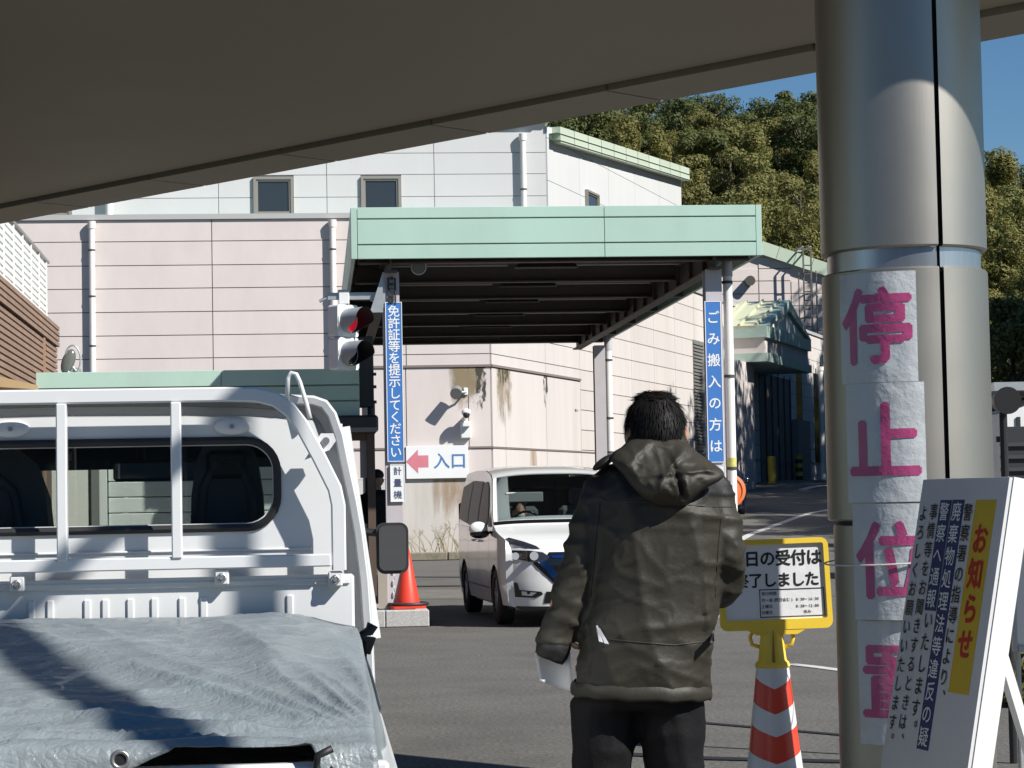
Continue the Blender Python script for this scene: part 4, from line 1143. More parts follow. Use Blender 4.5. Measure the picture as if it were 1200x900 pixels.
# paper notices
PAP = mat('laminated_paper', (.52, .545, .56), .28, var=.04, vscale=6, bump=.5, bscale=9, coat=.3)
MAG = mat('magenta_print', (.44, .07, .20), .35, var=.06, vscale=9, bump=.4, bscale=9, coat=.3)
TAPE = mat('clear_tape', (.55, .56, .56), .15)
def cylp(r, x, z):          # x = arc length from the sheet centre
    t = acen + x / r
    w = .0022 * noise.noise(Vector((x * 14, z * 9, 3.3))) + .003 * abs(noise.noise(Vector((x * 5, z * 4, 9))))
    return Vector(((r + w) * cos(t), (r + w) * sin(t), z))
facing = atan2(-cY, -cX)
sheets = [('停', 317, 447, 1028, 'topmost'), ('止', 447.5, 588, 1037, 'second from the top'), ('位', 590, 727, 1046, 'third from the top'), ('置', 728, 875, 1050, 'lowest')]
for i, (chh, y0, y1, xc, lab) in enumerate(sheets):
    off_ = (xc - 1067 - (0.022 * (y0 - 450))) / 100.0
    acen = facing + math.asin(max(-.95, min(.95, off_ * .98)))
    RS = R0 + .004 if y1 < 740 else R0 - .012
    w = .30; z1 = colz(y0); z0 = colz(y1)
    t = thing('paper_notice', {'停': 'white paper with magenta character, topmost of the notices on the column', '止': 'white paper with magenta character, second from the top on the column', '位': 'white paper with magenta character behind the string on the column', '置': 'white paper with magenta character, lowest on the column and half hidden by the leaning board'}[chh], 'notice', (cX, cY, 0), 0, 'paper notices on the column')
    g = MB(); NX, NZ = 22, 26
    g.v = [cylp(RS + .0015 * i, -w / 2 + w * a / NX, z0 + (z1 - z0) * b / NZ)[:] for b in range(NZ + 1) for a in range(NX + 1)]
    for b in range(NZ):
        for a in range(NX): g.f.append([b * (NX + 1) + a, b * (NX + 1) + a + 1, (b + 1) * (NX + 1) + a + 1, (b + 1) * (NX + 1) + a]); g.mi.append(0)
    g.build('sheet', PAP, t, smooth=True, fix=False)
    zc = (z0 + z1) / 2
    tm = MB(); text(tm, chh, 0, zc, .285, lambda x, y: (x, y, 0), .022)
    me = tm.mesh('tmp', [], fix=True)
    bm = bmesh.new(); bm.from_mesh(me)
    bmesh.ops.triangulate(bm, faces=bm.faces[:])
    for _ in range(3):
        el = [e for e in bm.edges if e.calc_length() > .03]
        if not el: break
        bmesh.ops.subdivide_edges(bm, edges=el, cuts=1); bmesh.ops.triangulate(bm, faces=bm.faces[:])
    for v_ in bm.verts: v_.co = cylp(RS + .0015 * i + .0022, v_.co.x, v_.co.y)
    me2 = bpy.data.meshes.new('lettering'); bm.to_mesh(me2); bm.free(); me2.materials.append(MAG)
    link('lettering', me2, t)
st_ = thing('white_string', 'thin white string tied round the column above the third notice', 'string', (cX, cY, 0))
zs = colz(657)
MB().tube([((R0 + .016) * cos(2 * pi * k / 48), (R0 + .016) * sin(2 * pi * k / 48), zs + .018 * sin(2 * pi * k / 48 + 1.2)) for k in range(48)], .003, 6, closed=True).build('string', mat('string_white', (.7, .7, .68), .8), st_)

# ------------------------------------------------------------------ leaning notice board
NB_T = Vector((at(1082, 562, 6.88))); thb = radians(-74)
wdir = Vector((cos(thb), sin(thb), 0)); nout = Vector((sin(thb), -cos(thb), 0))   # nout faces the lane
LEAN = .195; BWD = .55
down = Vector((nout.x * LEAN, nout.y * LEAN, -1.0)).normalized()
nf = wdir.cross(down).normalized()
if nf.dot(nout) < 0: nf = -nf
HB = NB_T.z / -down.z
nb = thing('notice_stand', 'white leaning notice stand with yellow and navy lettering at the lower right', 'sign', (NB_T.x, NB_T.y, 0))
o_ = Vector((NB_T.x, NB_T.y, 0))
def nbp(x, y, t): return (NB_T - o_) + wdir * x + down * y - nf * t     # t into the board
BOARDW = mat('stand_white', (.62, .62, .62), .45, var=.03, vscale=6, bump=.1, bscale=30)
SIDEW = mat('stand_side_white', (.74, .74, .72), .5, var=.05, vscale=7, bump=.25, bscale=40)
MB().plate([(0, 0), (BWD, 0), (BWD, HB), (0, HB)], [], nbp, 0, .012).build('front_board', BOARDW, nb)
def barx(x0, x1, y0, y1, t0, t1, nm='frame_side', m=SIDEW):
    return MB().plate([(x0, y0), (x1, y0), (x1, y1), (x0, y1)], [], nbp, t0, t1).build(nm, m, nb)
barx(BWD - .03, BWD + .004, -.003, HB, .0125, .075); barx(0, .03, 0, HB, .0125, .075)
barx(.0305, BWD - .0305, -.004, .03, .0125, .075, 'frame_top'); barx(.0305, BWD - .0305, HB - .1, HB - .06, .0125, .075, 'frame_rail')
# rear leaf
topc = (NB_T - o_) - nf * .08
dn2 = Vector((-nout.x * .30, -nout.y * .30, -1.0)).normalized()
for x in (0.02, BWD - .02): MB().beam(topc + wdir * x, topc + wdir * x + dn2 * (NB_T.z / -dn2.z), .04, .03).build('rear_leg', SIDEW, nb)
MB().beam(topc + wdir * .02 + dn2 * 1.1, topc + wdir * (BWD - .02) + dn2 * 1.1, .03, .04).build('rear_rail', SIDEW, nb)
MB().beam(nbp(BWD - .02, .95, .04), topc + wdir * (BWD - .02) + dn2 * 1.35, .02, .06).build('brace', SIDEW, nb)
# print
YB = mat('notice_yellow', (.62, .42, .03), .5, var=.05, vscale=8); NV = mat('notice_navy', (.03, .04, .14), .5); RDI = mat('notice_red', (.50, .02, .015), .5)
def inv(px, py):           # spot on the face under this picture point
    d = ray(px, py); P0_ = NB_T
    t = (P0_ - EYE).dot(nf) / d.dot(nf); q = EYE + d * t - P0_
    y = q.dot(down); x = q.dot(wdir); return x, y
ya = inv(1147, 586); yb_ = inv(1171, 587); yc = inv(1132, 816); yd = inv(1109, 809)
yx0, yx1, yy0, yy1 = (ya[0] + yd[0]) / 2, (yb_[0] + yc[0]) / 2, ya[1], (yc[1] + yd[1]) / 2
MB().plate([(yx0, yy0), (yx1, yy0), (yx1, yy1), (yx0, yy1)], [], nbp, -.0015, 0).build('yellow_strip', YB, nb)
fnb = lambda x, y: nbp(x, -y, -.0028)
cxs = (yx0 + yx1) / 2
s4 = inv(1150, 632)[1]; e4 = inv(1130, 755)[1]
text(MB(), 'お知らせ', cxs, -s4, (e4 - s4) / 3 * .92, fnb, .035, True, (e4 - s4) / 3, sx=.95).build('red_lettering', RDI, nb, fix=False)
def chs(chars, x, y, pit_, size, bold, ink):
    for k_, c_ in enumerate(chars): text(MB(), c_, x, y - k_ * pit_, size, fnb, bold, True, pit_).build('character', ink, nb, fix=False)
def column(chars, top, bot, bot_n, size_f=.9, sx=1.0, bold=.008, navy=None):
    x = (inv(*top)[0] + inv(*bot)[0]) / 2; y0 = inv(*top)[1]; y1 = inv(*bot)[1]
    pit_ = (y1 - y0) / (bot_n - 1)
    if navy:
        ny0 = y0 - pit_ * .55; ny1 = y0 + pit_ * (navy - .45)
        w = pit_ * .56
        MB().plate([(x - w, ny0), (x + w, ny0), (x + w, min(ny1, HB - .1)), (x - w, min(ny1, HB - .1))], [], nbp, -.0012, 0).build('navy_strip', NV, nb)
        chs(chars[:navy], x, -y0, pit_, pit_ * size_f, bold, INKW)
        rest = chars[navy:]
        if rest: chs(rest, x, -(y0 + navy * pit_), pit_, pit_ * size_f, bold, INKK)
    else:
        chs(chars, x, -y0, pit_, pit_ * size_f, bold, INKK)
column('警察署の指導により、', (1137, 601), (1101, 818), 10)
column('廃棄物処理法等違反の疑', (1124, 600), (1077, 890), 12, navy=11)
column('警察へ通報いたします。', (1110, 600), (1067, 855), 11, navy=5)
column('事情等をお聞きするときは、', (1098, 600), (1052, 868), 13)
column('よろしくお願いいたします。', (1086, 602), (1040, 868), 13)

# ------------------------------------------------------------------ cone with the reception notice
kY = 8.66
kx = at(905, 770, kY).x
cone = thing('striped_cone', 'red and white striped traffic cone with yellow adapter between man and column', 'cone', (kx, kY, 0), -.2)
zct = at(905, 776, kY).z
CW = mat('cone_white', (.66, .67, .68), .35, var=.05, vscale=10); CR2 = mat('cone_orange_red', (.68, .06, .03), .35, var=.08, vscale=5)
rt0 = 27.5 / 298.0 / 1.0 * .5 + .0; 
def cr(z): return lerp(.062, .155, (zct - z) / zct)
base = MB().plate(rrect(-.2, .2, -.2, .2, .04, 4), [], lambda x, y, t: (x, y, t), 0, .035).build('cone_base', CR2, cone)
NV_ = 48
def vee(z, k):             # chevron edge: band edge dips at the front
    a = 2 * pi * k / NV_
    ph = ((a - radians(128)) / pi) % 1.0
    return z + .012 - .052 * (1 - abs(2 * ph - 1)) 
zb_l = [zct + .0, at(905, 803, kY).z + .0, at(905, 832, kY).z, at(905, 858, kY).z, at(905, 889, kY).z, at(905, 912, kY).z, at(905, 945, kY).z, at(905, 968, kY).z, .03]
for i in range(8):
    z1, z0 = zb_l[i], zb_l[i + 1]
    g = MB(); rings = []
    for u_ in (0, .5, 1):
        ring = []
        for k in range(NV_):
            zt__ = z1 if i == 0 else vee(z1 + .03, k); zb__ = vee(z0 + .03, k) if i < 7 else z0
            z = lerp(zt__, zb__, u_); a = 2 * pi * k / NV_ + radians(62)
            rr3 = cr(z) * (1.012 if i % 2 == 0 else 1.0); ring.append((rr3 * cos(a), rr3 * sin(a), z))
        rings.append(ring)
    g.loft(rings, cap=(i == 0)); g.build('white_band' if i % 2 == 0 else 'red_band', CW if i % 2 == 0 else CR2, cone, smooth=60)
YP = mat('yellow_plastic', (.86, .60, .06), .38, var=.04, vscale=9)
zt2 = at(912, 738, kY).z
MB().loft([[(r * cos(2 * pi * k / 28), r * sin(2 * pi * k / 28), z) for k in range(28)] for r, z in ((.066, zct - .02), (.07, zct - .014), (.066, zct + .0), (.056, zct + .01), (.045, zt2 - .02), (.036, zt2 + .01))]).build('adapter', YP, cone, smooth=45)
for s_ in (-1, 1):
    MB().tube([(s_ * .05, 0, zct + .06), (s_ * .078, 0, zct + .07), (s_ * .085, 0, zct + .1), (s_ * .07, 0, zct + .125)], [.008, .008, .008, .006], 7).build('hook', YP, cone, smooth=True)
MB().plate([(-.006, zct), (.006, zct), (0, zt2)], [], lambda x, y, t: (x + .01, t, y), -.062, -.04).build('rib', mat('yellow_dark_slot', (.25, .17, .02), .6), cone)
pl = thing('reception_sign', 'white and yellow framed reception notice plate on top of the striped cone', 'sign', (0, 0, 0))
C = {k: at(*v, kY - .02) for k, v in dict(tl=(851, 633), tr=(973, 629), br=(976, 735), bl=(844, 740)).items()}
pw = C['br'] - C['bl']; org = C['bl']; xd = Vector((pw.x, 0, pw.z)).normalized(); W_ = pw.length
zd = Vector((-xd.z, 0, xd.x)); H_ = (C['tr'] - C['br']).length
pl.location = org
def pp_(x, y, t): return xd * x + zd * y + Vector((0, t, 0))
fo = rrect(0, W_, 0, H_, .03, 5); fi = rrect(.022, W_ - .02, .04, H_ - .02, .008, 3)
# slightly narrower at the top, as the frame is
def tap(x, y, t): return pp_(lerp(x, W_ / 2 + (x - W_ / 2) * .965, y / H_), y, t)
MB().plate(fo, [fi], tap, -.018, .018).build('frame', YP, pl)
MB().plate(rrect(.02, W_ - .018, .038, H_ - .018, .008, 3), [], tap, -.006, .01).build('white_panel', mat('sheet_white', (.77, .78, .79), .35, var=.03, vscale=12, bump=.15, bscale=10), pl)
MB().plate([(W_ * .5 - .08, -.02), (W_ * .5 + .08, -.02), (W_ * .5 + .12, .002), (W_ * .5 - .12, .002)], [], pp_, -.016, .016).build('socket', YP, pl)
fp = lambda x, y: tap(x, y, -.0075)
def pinv(px, py):
    d = ray(px, py); t = (org.y - EYE.y) / d.y; q = EYE + d * t - org; return q.dot(xd), q.dot(zd)
g = MB()
x0, y0 = pinv(861.5, 656); x1, y1 = pinv(952, 652); text(g, '本日の受付は', x0, y0, (x1 - x0) / 4.7, fp, .03, pitch=(x1 - x0) / 5 * 1.03)
x0, y0 = pinv(868, 680.5); x1, y1 = pinv(952, 675.5); text(g, '終了しました', x0, y0 - .002, (x1 - x0) / 4.7, fp, .03, pitch=(x1 - x0) / 5 * 1.0)
g.build('lettering', INKK, pl, fix=False)
g = MB()
for (px, py, s, sz) in ((894, 696, '受付時間', 4.6), (894, 703.5, '月～金(祝日含む)', 4.6), (894, 711.0, '土曜日', 4.6), (894, 718, '日曜日', 4.6), (934, 702, '8:30～16:30', 4.6), (934, 710, '8:30～12:00', 4.6), (944, 716.5, '休み', 4.6)):
    x, y = pinv(px, py); text(g, s, x, y, sz / 298, fp, .015, pitch=sz / 298 * .98)
g.build('small_lettering', INKK, pl, fix=False)
b0, b1 = pinv(890.5, 724), pinv(972, 688)
b1 = (pinv(966, 688)[0], pinv(966, 688)[1])
MB().plate([(b0[0], b0[1]), (b1[0], b0[1]), (b1[0], b1[1]), (b0[0], b1[1])], [[(b0[0] + .0035, b0[1] + .0035), (b1[0] - .0035, b0[1] + .0035), (b1[0] - .0035, b1[1] - .0035), (b0[0] + .0035, b1[1] - .0035)]], lambda x, y, t: tap(x, y, t), -.0076, -.0066).build('box_line', INKK, pl)

# ------------------------------------------------------------------ unseen pole and arm added out of frame to cast shadows on the truck
lp = thing('shadow_pole', 'unseen grey pole with bent arm, added to cast the shadows on the truck', 'added pole', (1.50, 3.84, 0))
MB().rod((0, 0, 0), (0, 0, 4.6), .05, .035, 16).build('pole', GALV, lp, smooth=50)
MB().bbox(-.07, .07, -.05, .05, .9, 1.2, .01).build('shadow_pole_box', GALV, lp)
g = MB(); rings = []
ap = [(0, .02, 3.95, .03), (.01, -.4, 4.02, .035), (.04, -.85, 4.05, .04), (.22, -1.35, 4.07, .05), (.55, -1.9, 4.09, .06), (.80, -2.28, 4.1, .065), (1.0, -2.55, 4.1, .06)]
for i, (x, y, z, w_) in enumerate(ap):
    a_ = Vector(ap[max(0, i - 1)][:3]); b_ = Vector(ap[min(len(ap) - 1, i + 1)][:3]); d_ = (b_ - a_).normalized(); s2 = Vector((-d_.y, d_.x, 0)).normalized()
    rings.append([Vector((x, y, z)) + s2 * w_ * cos(2 * pi * k / 14) + Vector((0, 0, .035 * sin(2 * pi * k / 14))) for k in range(14)])
g.loft(rings); g.build('shadow_arm', GALV, lp, smooth=50)  # arm bent so its shadow falls as a curved band on the tarpaulin
# ------------------------------------------------------------------ small white truck
KF = Frame(-1.09, 5.27, 5.1)
def kp(px, py, b=0.0): return KF.P(px, py, b)
TW = mat('truck_white', (.66, .67, .67), .28, var=.02, vscale=3, coat=.4, stain=(.58, .57, .54), stscale=2.2, stamt=.25, stlo=.55)
TWI = mat('cab_inner_grey', (.16, .17, .18), .7); SEATM = mat('seat_vinyl', (.075, .09, .115), .6, bump=.2, bscale=50)
RUB = mat('black_rubber', (.012, .012, .013), .55, bump=.2, bscale=30)
BLK = mat('satin_black', (.02, .02, .022), .4); BOLT = mat('bolt_steel', (.4, .4, .4), .4, .8)
tk = fthing('pickup_truck', 'small white pickup truck with guard frame behind its cab, at the lower left', 'truck', KF)
half = [(.0, 1.775), (.3, 1.772), (.45, 1.768), (.56, 1.760), (.61, 1.757), (.642, 1.745), (.664, 1.715), (.682, 1.66), (.695, 1.59), (.713, 1.50), (.726, 1.42), (.738, 1.31), (.745, 1.18), (.748, 1.05), (.748, .55)]
def inset(h, d):
    out = []
    for i, p in enumerate(h):
        a = Vector(h[max(0, i - 1)]); b = Vector(h[min(len(h) - 1, i + 1)])
        if i == 0: t = Vector((1, 0))
        else: t = (b - a).normalized()
        nn = Vector((t.y, -t.x)); q = Vector(p) + nn * d
        if i == 0: q.x = 0
        out.append((q.x, q.y))
    return out
def full(h): return [(-x, y) for x, y in h[:0:-1]] + list(h)
# check the inward direction once
test = inset(half, .05); SGN = 1 if test[0][1] < half[0][1] else -1
prof = [(.062, .0), (.055, .045), (.026, .05), (.021, -.010), (.006, -.016), (.0, -.004), (0, .08)]
rings = []
for d, b in prof:
    rings.append([(x, b, z) for x, z in full(inset(half, d * SGN))])
g = MB(); g.loft(rings, closed_ring=False, cap=False)
# roof over the cab, falling to the windscreen
def scale_ring(k, b, zc=1.05):
    return [(x * lerp(1, .985, k), b, z - k * .02 * (1 if z > 1.3 else 0)) for x, z in full(half)]
for i, (b0, b1) in enumerate(((.08, .5), (.5, .82))):
    r0 = [q for q in scale_ring(i * .5, b0)]; r1 = [q for q in scale_ring((i + 1) * .5, b1)]
    top0 = [q for q in r0 if q[2] > 1.70]; top1 = [r1[r0.index(q)] for q in top0]
    g.loft([top0, top1], closed_ring=False, cap=False)
    lo0 = [q for q in r0 if q[2] < 1.20 and q[0] > 0]; lo1 = [r1[r0.index(q)] for q in lo0]
    g.loft([lo0, lo1], closed_ring=False, cap=False)
    g.loft([[(-x, y, z) for x, y, z in lo0], [(-x, y, z) for x, y, z in lo1]], closed_ring=False, cap=False)
# front lower part and pillars
for s_ in (-1, 1):
    g.loft([[(s_ * .748 * .985, .82, z), (s_ * .735, 1.28, z)] for z in (.45, .8, 1.13)], closed_ring=False, cap=False)
    g.beam((s_ * .655, .80, 1.70), (s_ * .71, 1.27, 1.12), .06, .05)
    g.beam((s_ * .672, .12, 1.68), (s_ * .74, .12, 1.16), .05, .14, (0, 1, 0))
g.loft([[(x, 1.28 + .03 * (1 - (x / .75) ** 2), z) for x in (-.735, -.4, 0, .4, .735)] for z in (.45, .8, 1.13)], closed_ring=False, cap=False)
g.build('cab_shell', TW, tk, smooth=40)
# rear panel with window opening
WX, WZ0, WZ1 = .519, kp(230, 624).z + .009, kp(230, 512).z - .010
win = rrect(-WX, WX, WZ0, WZ1, .075, 7)
outer = full(inset(half, .062 * SGN))
outer = [(x, max(z, .55)) for x, z in outer]
def rearfn(x, y, t): return (x, t - .012 * sstep(1.2, 1.4, y) * 0, y)
rp = MB().plate(outer, [rrect(-WX + .012, WX - .012, WZ0 + .012, WZ1 - .012, .065, 7)], rearfn, 0.0, .02).build('cab_rear_panel', TW, tk, smooth=30)
MB().sweep([(x, -.002, z) for x, z in win], [(-.012, -.008), (.004, -.010), (.009, 0), (.004, .009), (-.012, .008)], (0, -1, 0), closed=True).build('window_gasket', RUB, rp, smooth=50)
wg = MB().plate(rrect(-WX + .01, WX - .01, WZ0 + .01, WZ1 - .01, .065, 7), [], lambda x, y, t: (x, t, y), .006, .010).build('rear_window', glass_mat('tinted_glass', (.84, .88, .88), .01, .05), rp)
# pressed crease and recess in the panel under the window
MB().bbox(-.60, .60, -.006, .0, kp(200, 650).z + .005, kp(200, 650).z + .011, .002).build('pressed_crease', TW, rp)
for px in (13, 272):
    q = kp(px, 500 if px > 100 else 503)
    c = MB(); c.ell((q.x, -.002, q.z), (.045, .012, .022), 16, 8); o = c.build('pressed_boss', TW, rp, smooth=True)
    MB().rod((q.x, -.012, q.z), (q.x, -.018, q.z), .006, n=8).build('screw', BOLT, o)
# cab inside
inn = MB()
inn.box(-.70, .70, .05, 1.2, .55, .62); inn.box(-.70, .70, 1.0, 1.26, .9, 1.14)
inn.build('dashboard', BLK, tk)
def bpl(hh, b): return [(x, b, z) for x, z in hh]
hl = [(x * .95, z - .035) for x, z in full(half) if z > 1.6]
MB().loft([bpl(hl, .03), bpl(hl, .80)], closed_ring=False, cap=False).build('headliner', TWI, tk)
MB().add([(-.64, .80, 1.715), (.64, .80, 1.715), (.70, 1.27, 1.13), (-.70, 1.27, 1.13)], [(0, 1, 2, 3)]).build('windscreen', glass_mat('clear_glass', (.82, .86, .84), .01, .04), tk)
for s_ in (-1, 1):
    MB().add([(s_ * .665, .19, 1.69), (s_ * .66, .78, 1.68), (s_ * .735, 1.22, 1.14), (s_ * .74, .19, 1.14)], [(0, 1, 2, 3)]).build('side_window', MATS['clear_glass'], tk)
for a, sw in ((-.275, .235), (.39, .095)):
    st = MB(); c = []
    def seatfn(x, y, t): return (a + x, .18 + t + (y - 1.0) * -.02, y)
    pts = []
    prof2 = [(-sw, 1.0), (sw, 1.0), (sw, 1.35), (sw * .93, 1.52), (sw * .80, 1.605), (sw * .6, 1.645), (0, 1.655), (-sw * .6, 1.645), (-sw * .80, 1.605), (-sw * .93, 1.52), (-sw, 1.35)]
    st.plate(prof2, [], seatfn, 0, .11)
    so_ = st.build('seat_back', SEATM, tk, smooth=30)
    rb = MB(); rb.tube([seatfn(x, y, -.008) for x, y in [(-sw * .72, 1.1), (-sw * .72, 1.4), (-sw * .6, 1.54), (-sw * .3, 1.60), (sw * .3, 1.60), (sw * .6, 1.54), (sw * .72, 1.4), (sw * .72, 1.1)]], .012, 6)
    for s_ in (-1, 1): rb.tube([seatfn(s_ * x, y, -.006) for x, y in [(.05, 1.1), (.05, 1.42), (.075, 1.47), (.1, 1.42), (.1, 1.1)]], .01, 6)
    rb.build('seat_piping', SEATM, so_, smooth=True)
    MB().bbox(a - .05, a + .05, .15, .18, 1.56, 1.63, .01).build('seat_latch', BLK, so_)
    MB().bbox(a - .24, a + .24, .25, .75, .85, 1.02, .03).build('seat_cushion', SEATM, tk)
MB().add([(-.64, .78, 1.71), (.64, .78, 1.71), (.64, .9, 1.60), (-.64, .9, 1.60)], [(0, 1, 2, 3)]).build('sun_visor_band', glass_mat('band_glass', (.35, .4, .4), .05, .2), tk)
q0 = kp(133, 541, .62); q1 = kp(231, 563, .62)
mi = MB().bbox(q0.x, q1.x, .60, .63, q1.z, q0.z, .008).build('rear_view_mirror', BLK, tk)
MB().box(q0.x + .006, q1.x - .006, .597, .5995, q1.z + .008, q0.z - .006).build('mirror_glass', mat('mirror', (.3, .31, .33), .03, 1.0), mi)
MB().rod((q0.x + .07, .63, q0.z), (q0.x + .07, .72, 1.70), .012).build('mirror_stem', BLK, mi)
MB().tube([(.02 + .19 * cos(t), 1.02 - .07 * sin(t), 1.18 + .17 * sin(t)) for t in [2 * pi * k / 28 for k in range(28)]], .014, 8, closed=True).build('steering_wheel', BLK, tk, smooth=True)
# guard frame
gf = MB()
path = [(.664, 1.335), (.664, 1.49), (.656, 1.53), (.62, 1.605), (.578, 1.685), (.552, 1.72), (.517, 1.745), (.47, 1.757), (.40, 1.759)]
path3 = [(x, -.075, z) for x, z in path] + [(-x, -.075, z) for x, z in path[::-1]]
c_ = .004; sw_ = .0175; sd = .015
sec = [(-sd, -sw_ + c_), (-sd + c_, -sw_), (sd - c_, -sw_), (sd, -sw_ + c_), (sd, sw_ - c_), (sd - c_, sw_), (-sd + c_, sw_), (-sd, sw_ - c_)]
gf.sweep(path3, sec, (0, 1, 0))
gobj = gf.build('guard_frame', TW, tk, smooth=35)
zr0, zr1 = kp(180, 668, -.07).z, kp(180, 653, -.07).z
MB().bbox(-.645, .645, -.093, -.062, zr0, zr1, .003).build('guard_rail', TW, gobj)
for px in (73, 207, -61):
    a = kp(px, 560, -.08).x
    MB().bbox(a - .0125, a + .0125, -.098, -.068, zr1 - .004, 1.742, .003).build('guard_bar', TW, gobj)
# lower front wall of the bed, ribs, tie brackets
zbw = zr0 - .02
MB().bbox(-.70, .70, -.05, -.02, .68, zbw, .006).build('bed_front_wall', TW, tk)
for px in (40, 62, 105, 126, 155, 183, 215, 240, 340):
    a = kp(px, 700).x
    MB().bbox(a - .009, a + .009, -.056, -.049, 1.0, kp(200, 699).z, .006).build('pressed_rib', TW, tk)
MB().bbox(-.69, .69, -.056, -.049, kp(200, 698).z + .02, kp(200, 698).z + .035, .006).build('pressed_rib', TW, tk)
for px, py in ((20, 685), (260, 677), (393, 679)):
    q = kp(px, py, -.08)
    o = MB().bbox(q.x - .017, q.x + .017, -.085, -.05, q.z - .017, q.z + .02, .003).build('tie_bracket', TW, tk)
    MB().tube([(q.x + .009 * cos(t), -.088, q.z + .009 * sin(t)) for t in [2 * pi * k / 10 for k in range(10)]], .003, 5, closed=True).build('eyelet', BOLT, o)
    MB().rod((q.x, -.085, q.z), (q.x, -.094, q.z), .006, n=6).build('bolt', BOLT, o)
# hook on the roof, latch plate
hk = MB().tube([(.545, -.02, 1.748), (.548, -.03, 1.80), (.556, -.03, 1.812), (.568, -.03, 1.808), (.576, -.03, 1.79), (.592, -.03, 1.735), (.60, -.03, 1.70)], .0055, 8).build('roof_hook', TW, tk, smooth=True)
q = kp(381, 517, -.05)
lt = MB().plate([(q.x - .05, q.z - .045), (q.x - .01, q.z + .018), (q.x + .02, q.z + .018), (q.x + .026, q.z), (q.x + .01, q.z - .022)], [], lambda x, y, t: (x, t, y), -.075, -.06).build('latch_plate', TW, tk)
MB().rod((q.x + .002, -.075, q.z), (q.x + .002, -.085, q.z), .009, n=10).build('bolt', BOLT, lt)

# bed
BL = 1.94
for s_ in (-1, 1):
    MB().bbox(s_ * .738 - .015, s_ * .738 + .015, -BL, -.055, .68, 1.02, .006).build('side_gate', TW, tk)
    for k in range(4): MB().bbox(s_ * .738 - .02, s_ * .738 + .02, -.4 - k * .45, -.36 - k * .45, .7, .99, .006).build('gate_rib', TW, tk)
MB().bbox(-.72, .72, -BL - .0, -BL + .03, .68, 1.098, .006).build('tail_gate', TW, tk)
MB().box(-.72, .72, -BL, -.05, .66, .69).build('bed_floor', mat('bed_green_grey', (.2, .22, .2), .8), tk)
MB().box(-.35, .35, -BL, 1.2, .42, .6).build('chassis', BLK, tk)
WHL = mat('wheel_silver', (.4, .4, .4), .4, .8); TYR = mat('tyre', (.02, .02, .02), .85, bump=.3, bscale=60)
def wheel(parent, x, y, r, w, s_, rim=WHL, name='tyre'):
    n = 28
    o = MB().loft([[(x + s_ * xx, y + rr4 * cos(2 * pi * k / n), r + rr4 * sin(2 * pi * k / n)) for k in range(n)] for xx, rr4 in ((-w / 2, r * .62), (-w / 2, r * .9), (-w / 2 + .02, r), (w / 2 - .02, r), (w / 2, r * .9), (w / 2, r * .64), (w / 2 - .03, r * .6))], cap=False).build('tyre', TYR, parent, smooth=40)
    g = MB().loft([[(x + s_ * xx, y + rr4 * cos(2 * pi * k / n), r + rr4 * sin(2 * pi * k / n)) for k in range(n)] for xx, rr4 in ((w / 2 - .015, r * .65), (w / 2 - .02, r * .6), (w / 2 - .09, r * .57))], cap=False)
    g.rod((x + s_ * (w / 2 - .085), y, r), (x + s_ * (w / 2 - .02), y, r), r * .16, n=14)
    for k in range(5):
        a = 2 * pi * k / 5 + .3
        for da in (-.13, .13):
            g.beam((x + s_ * (w / 2 - .03), y + r * .12 * cos(a), r + r * .12 * sin(a)), (x + s_ * (w / 2 - .025), y + r * .6 * cos(a + da), r + r * .6 * sin(a + da)), r * .09, .02, (s_, 0, 0))
    ob = MB().rod((x + s_ * (w / 2 - .1), y, r), (x + s_ * (w / 2 - .12), y, r), r * .6, n=20)
    ob.build('brake_disc', BLK, o); g.build('rim', rim, o, smooth=30)
    return o
for s_ in (-1, 1):
    for y in (-1.15, .75): wheel(tk, s_ * .66, y, .27, .15, s_)
    MB().bbox(s_ * .62 - .07, s_ * .62 + .07, -BL - .06, -BL - .03, .5, .62, .01).build('tail_lamp', mat('tail_red', (.4, .01, .01), .2), tk)
MB().bbox(-.17, .17, -BL - .045, -BL - .03, .5, .6, .004).build('number_plate', mat('plate_yellow', (.6, .45, .05), .5), tk)
# side mirror
mq0 = kp(440.5, 613, 1.18); mq1 = kp(479.5, 672, 1.18); mxx = (mq0.x + mq1.x) / 2; mz = (mq0.z + mq1.z) / 2; mw = (mq1.x - mq0.x) / 2; mh = (mq0.z - mq1.z) / 2
mo = MB().plate(rrect(mxx - mw, mxx + mw, mz - mh, mz + mh, .025, 5), [], lambda x, y, t: (x, t + (x - mxx) * .18, y), 1.18, 1.23).build('side_mirror', BLK, tk, smooth=40)
MB().plate(rrect(mxx - mw + .008, mxx + mw - .008, mz - mh + .01, mz + mh - .008, .018, 5), [], lambda x, y, t: (x, t + (x - mxx) * .18 - (y - mz) * .03, y), 1.169, 1.176).build('mirror_glass', MATS['mirror'], mo)
MB().tube([(.72, 1.2, mz + .02), (.75, 1.22, mz + .05), (mxx, 1.22, mz + .04)], .012, 7).build('mirror_arm', BLK, mo)

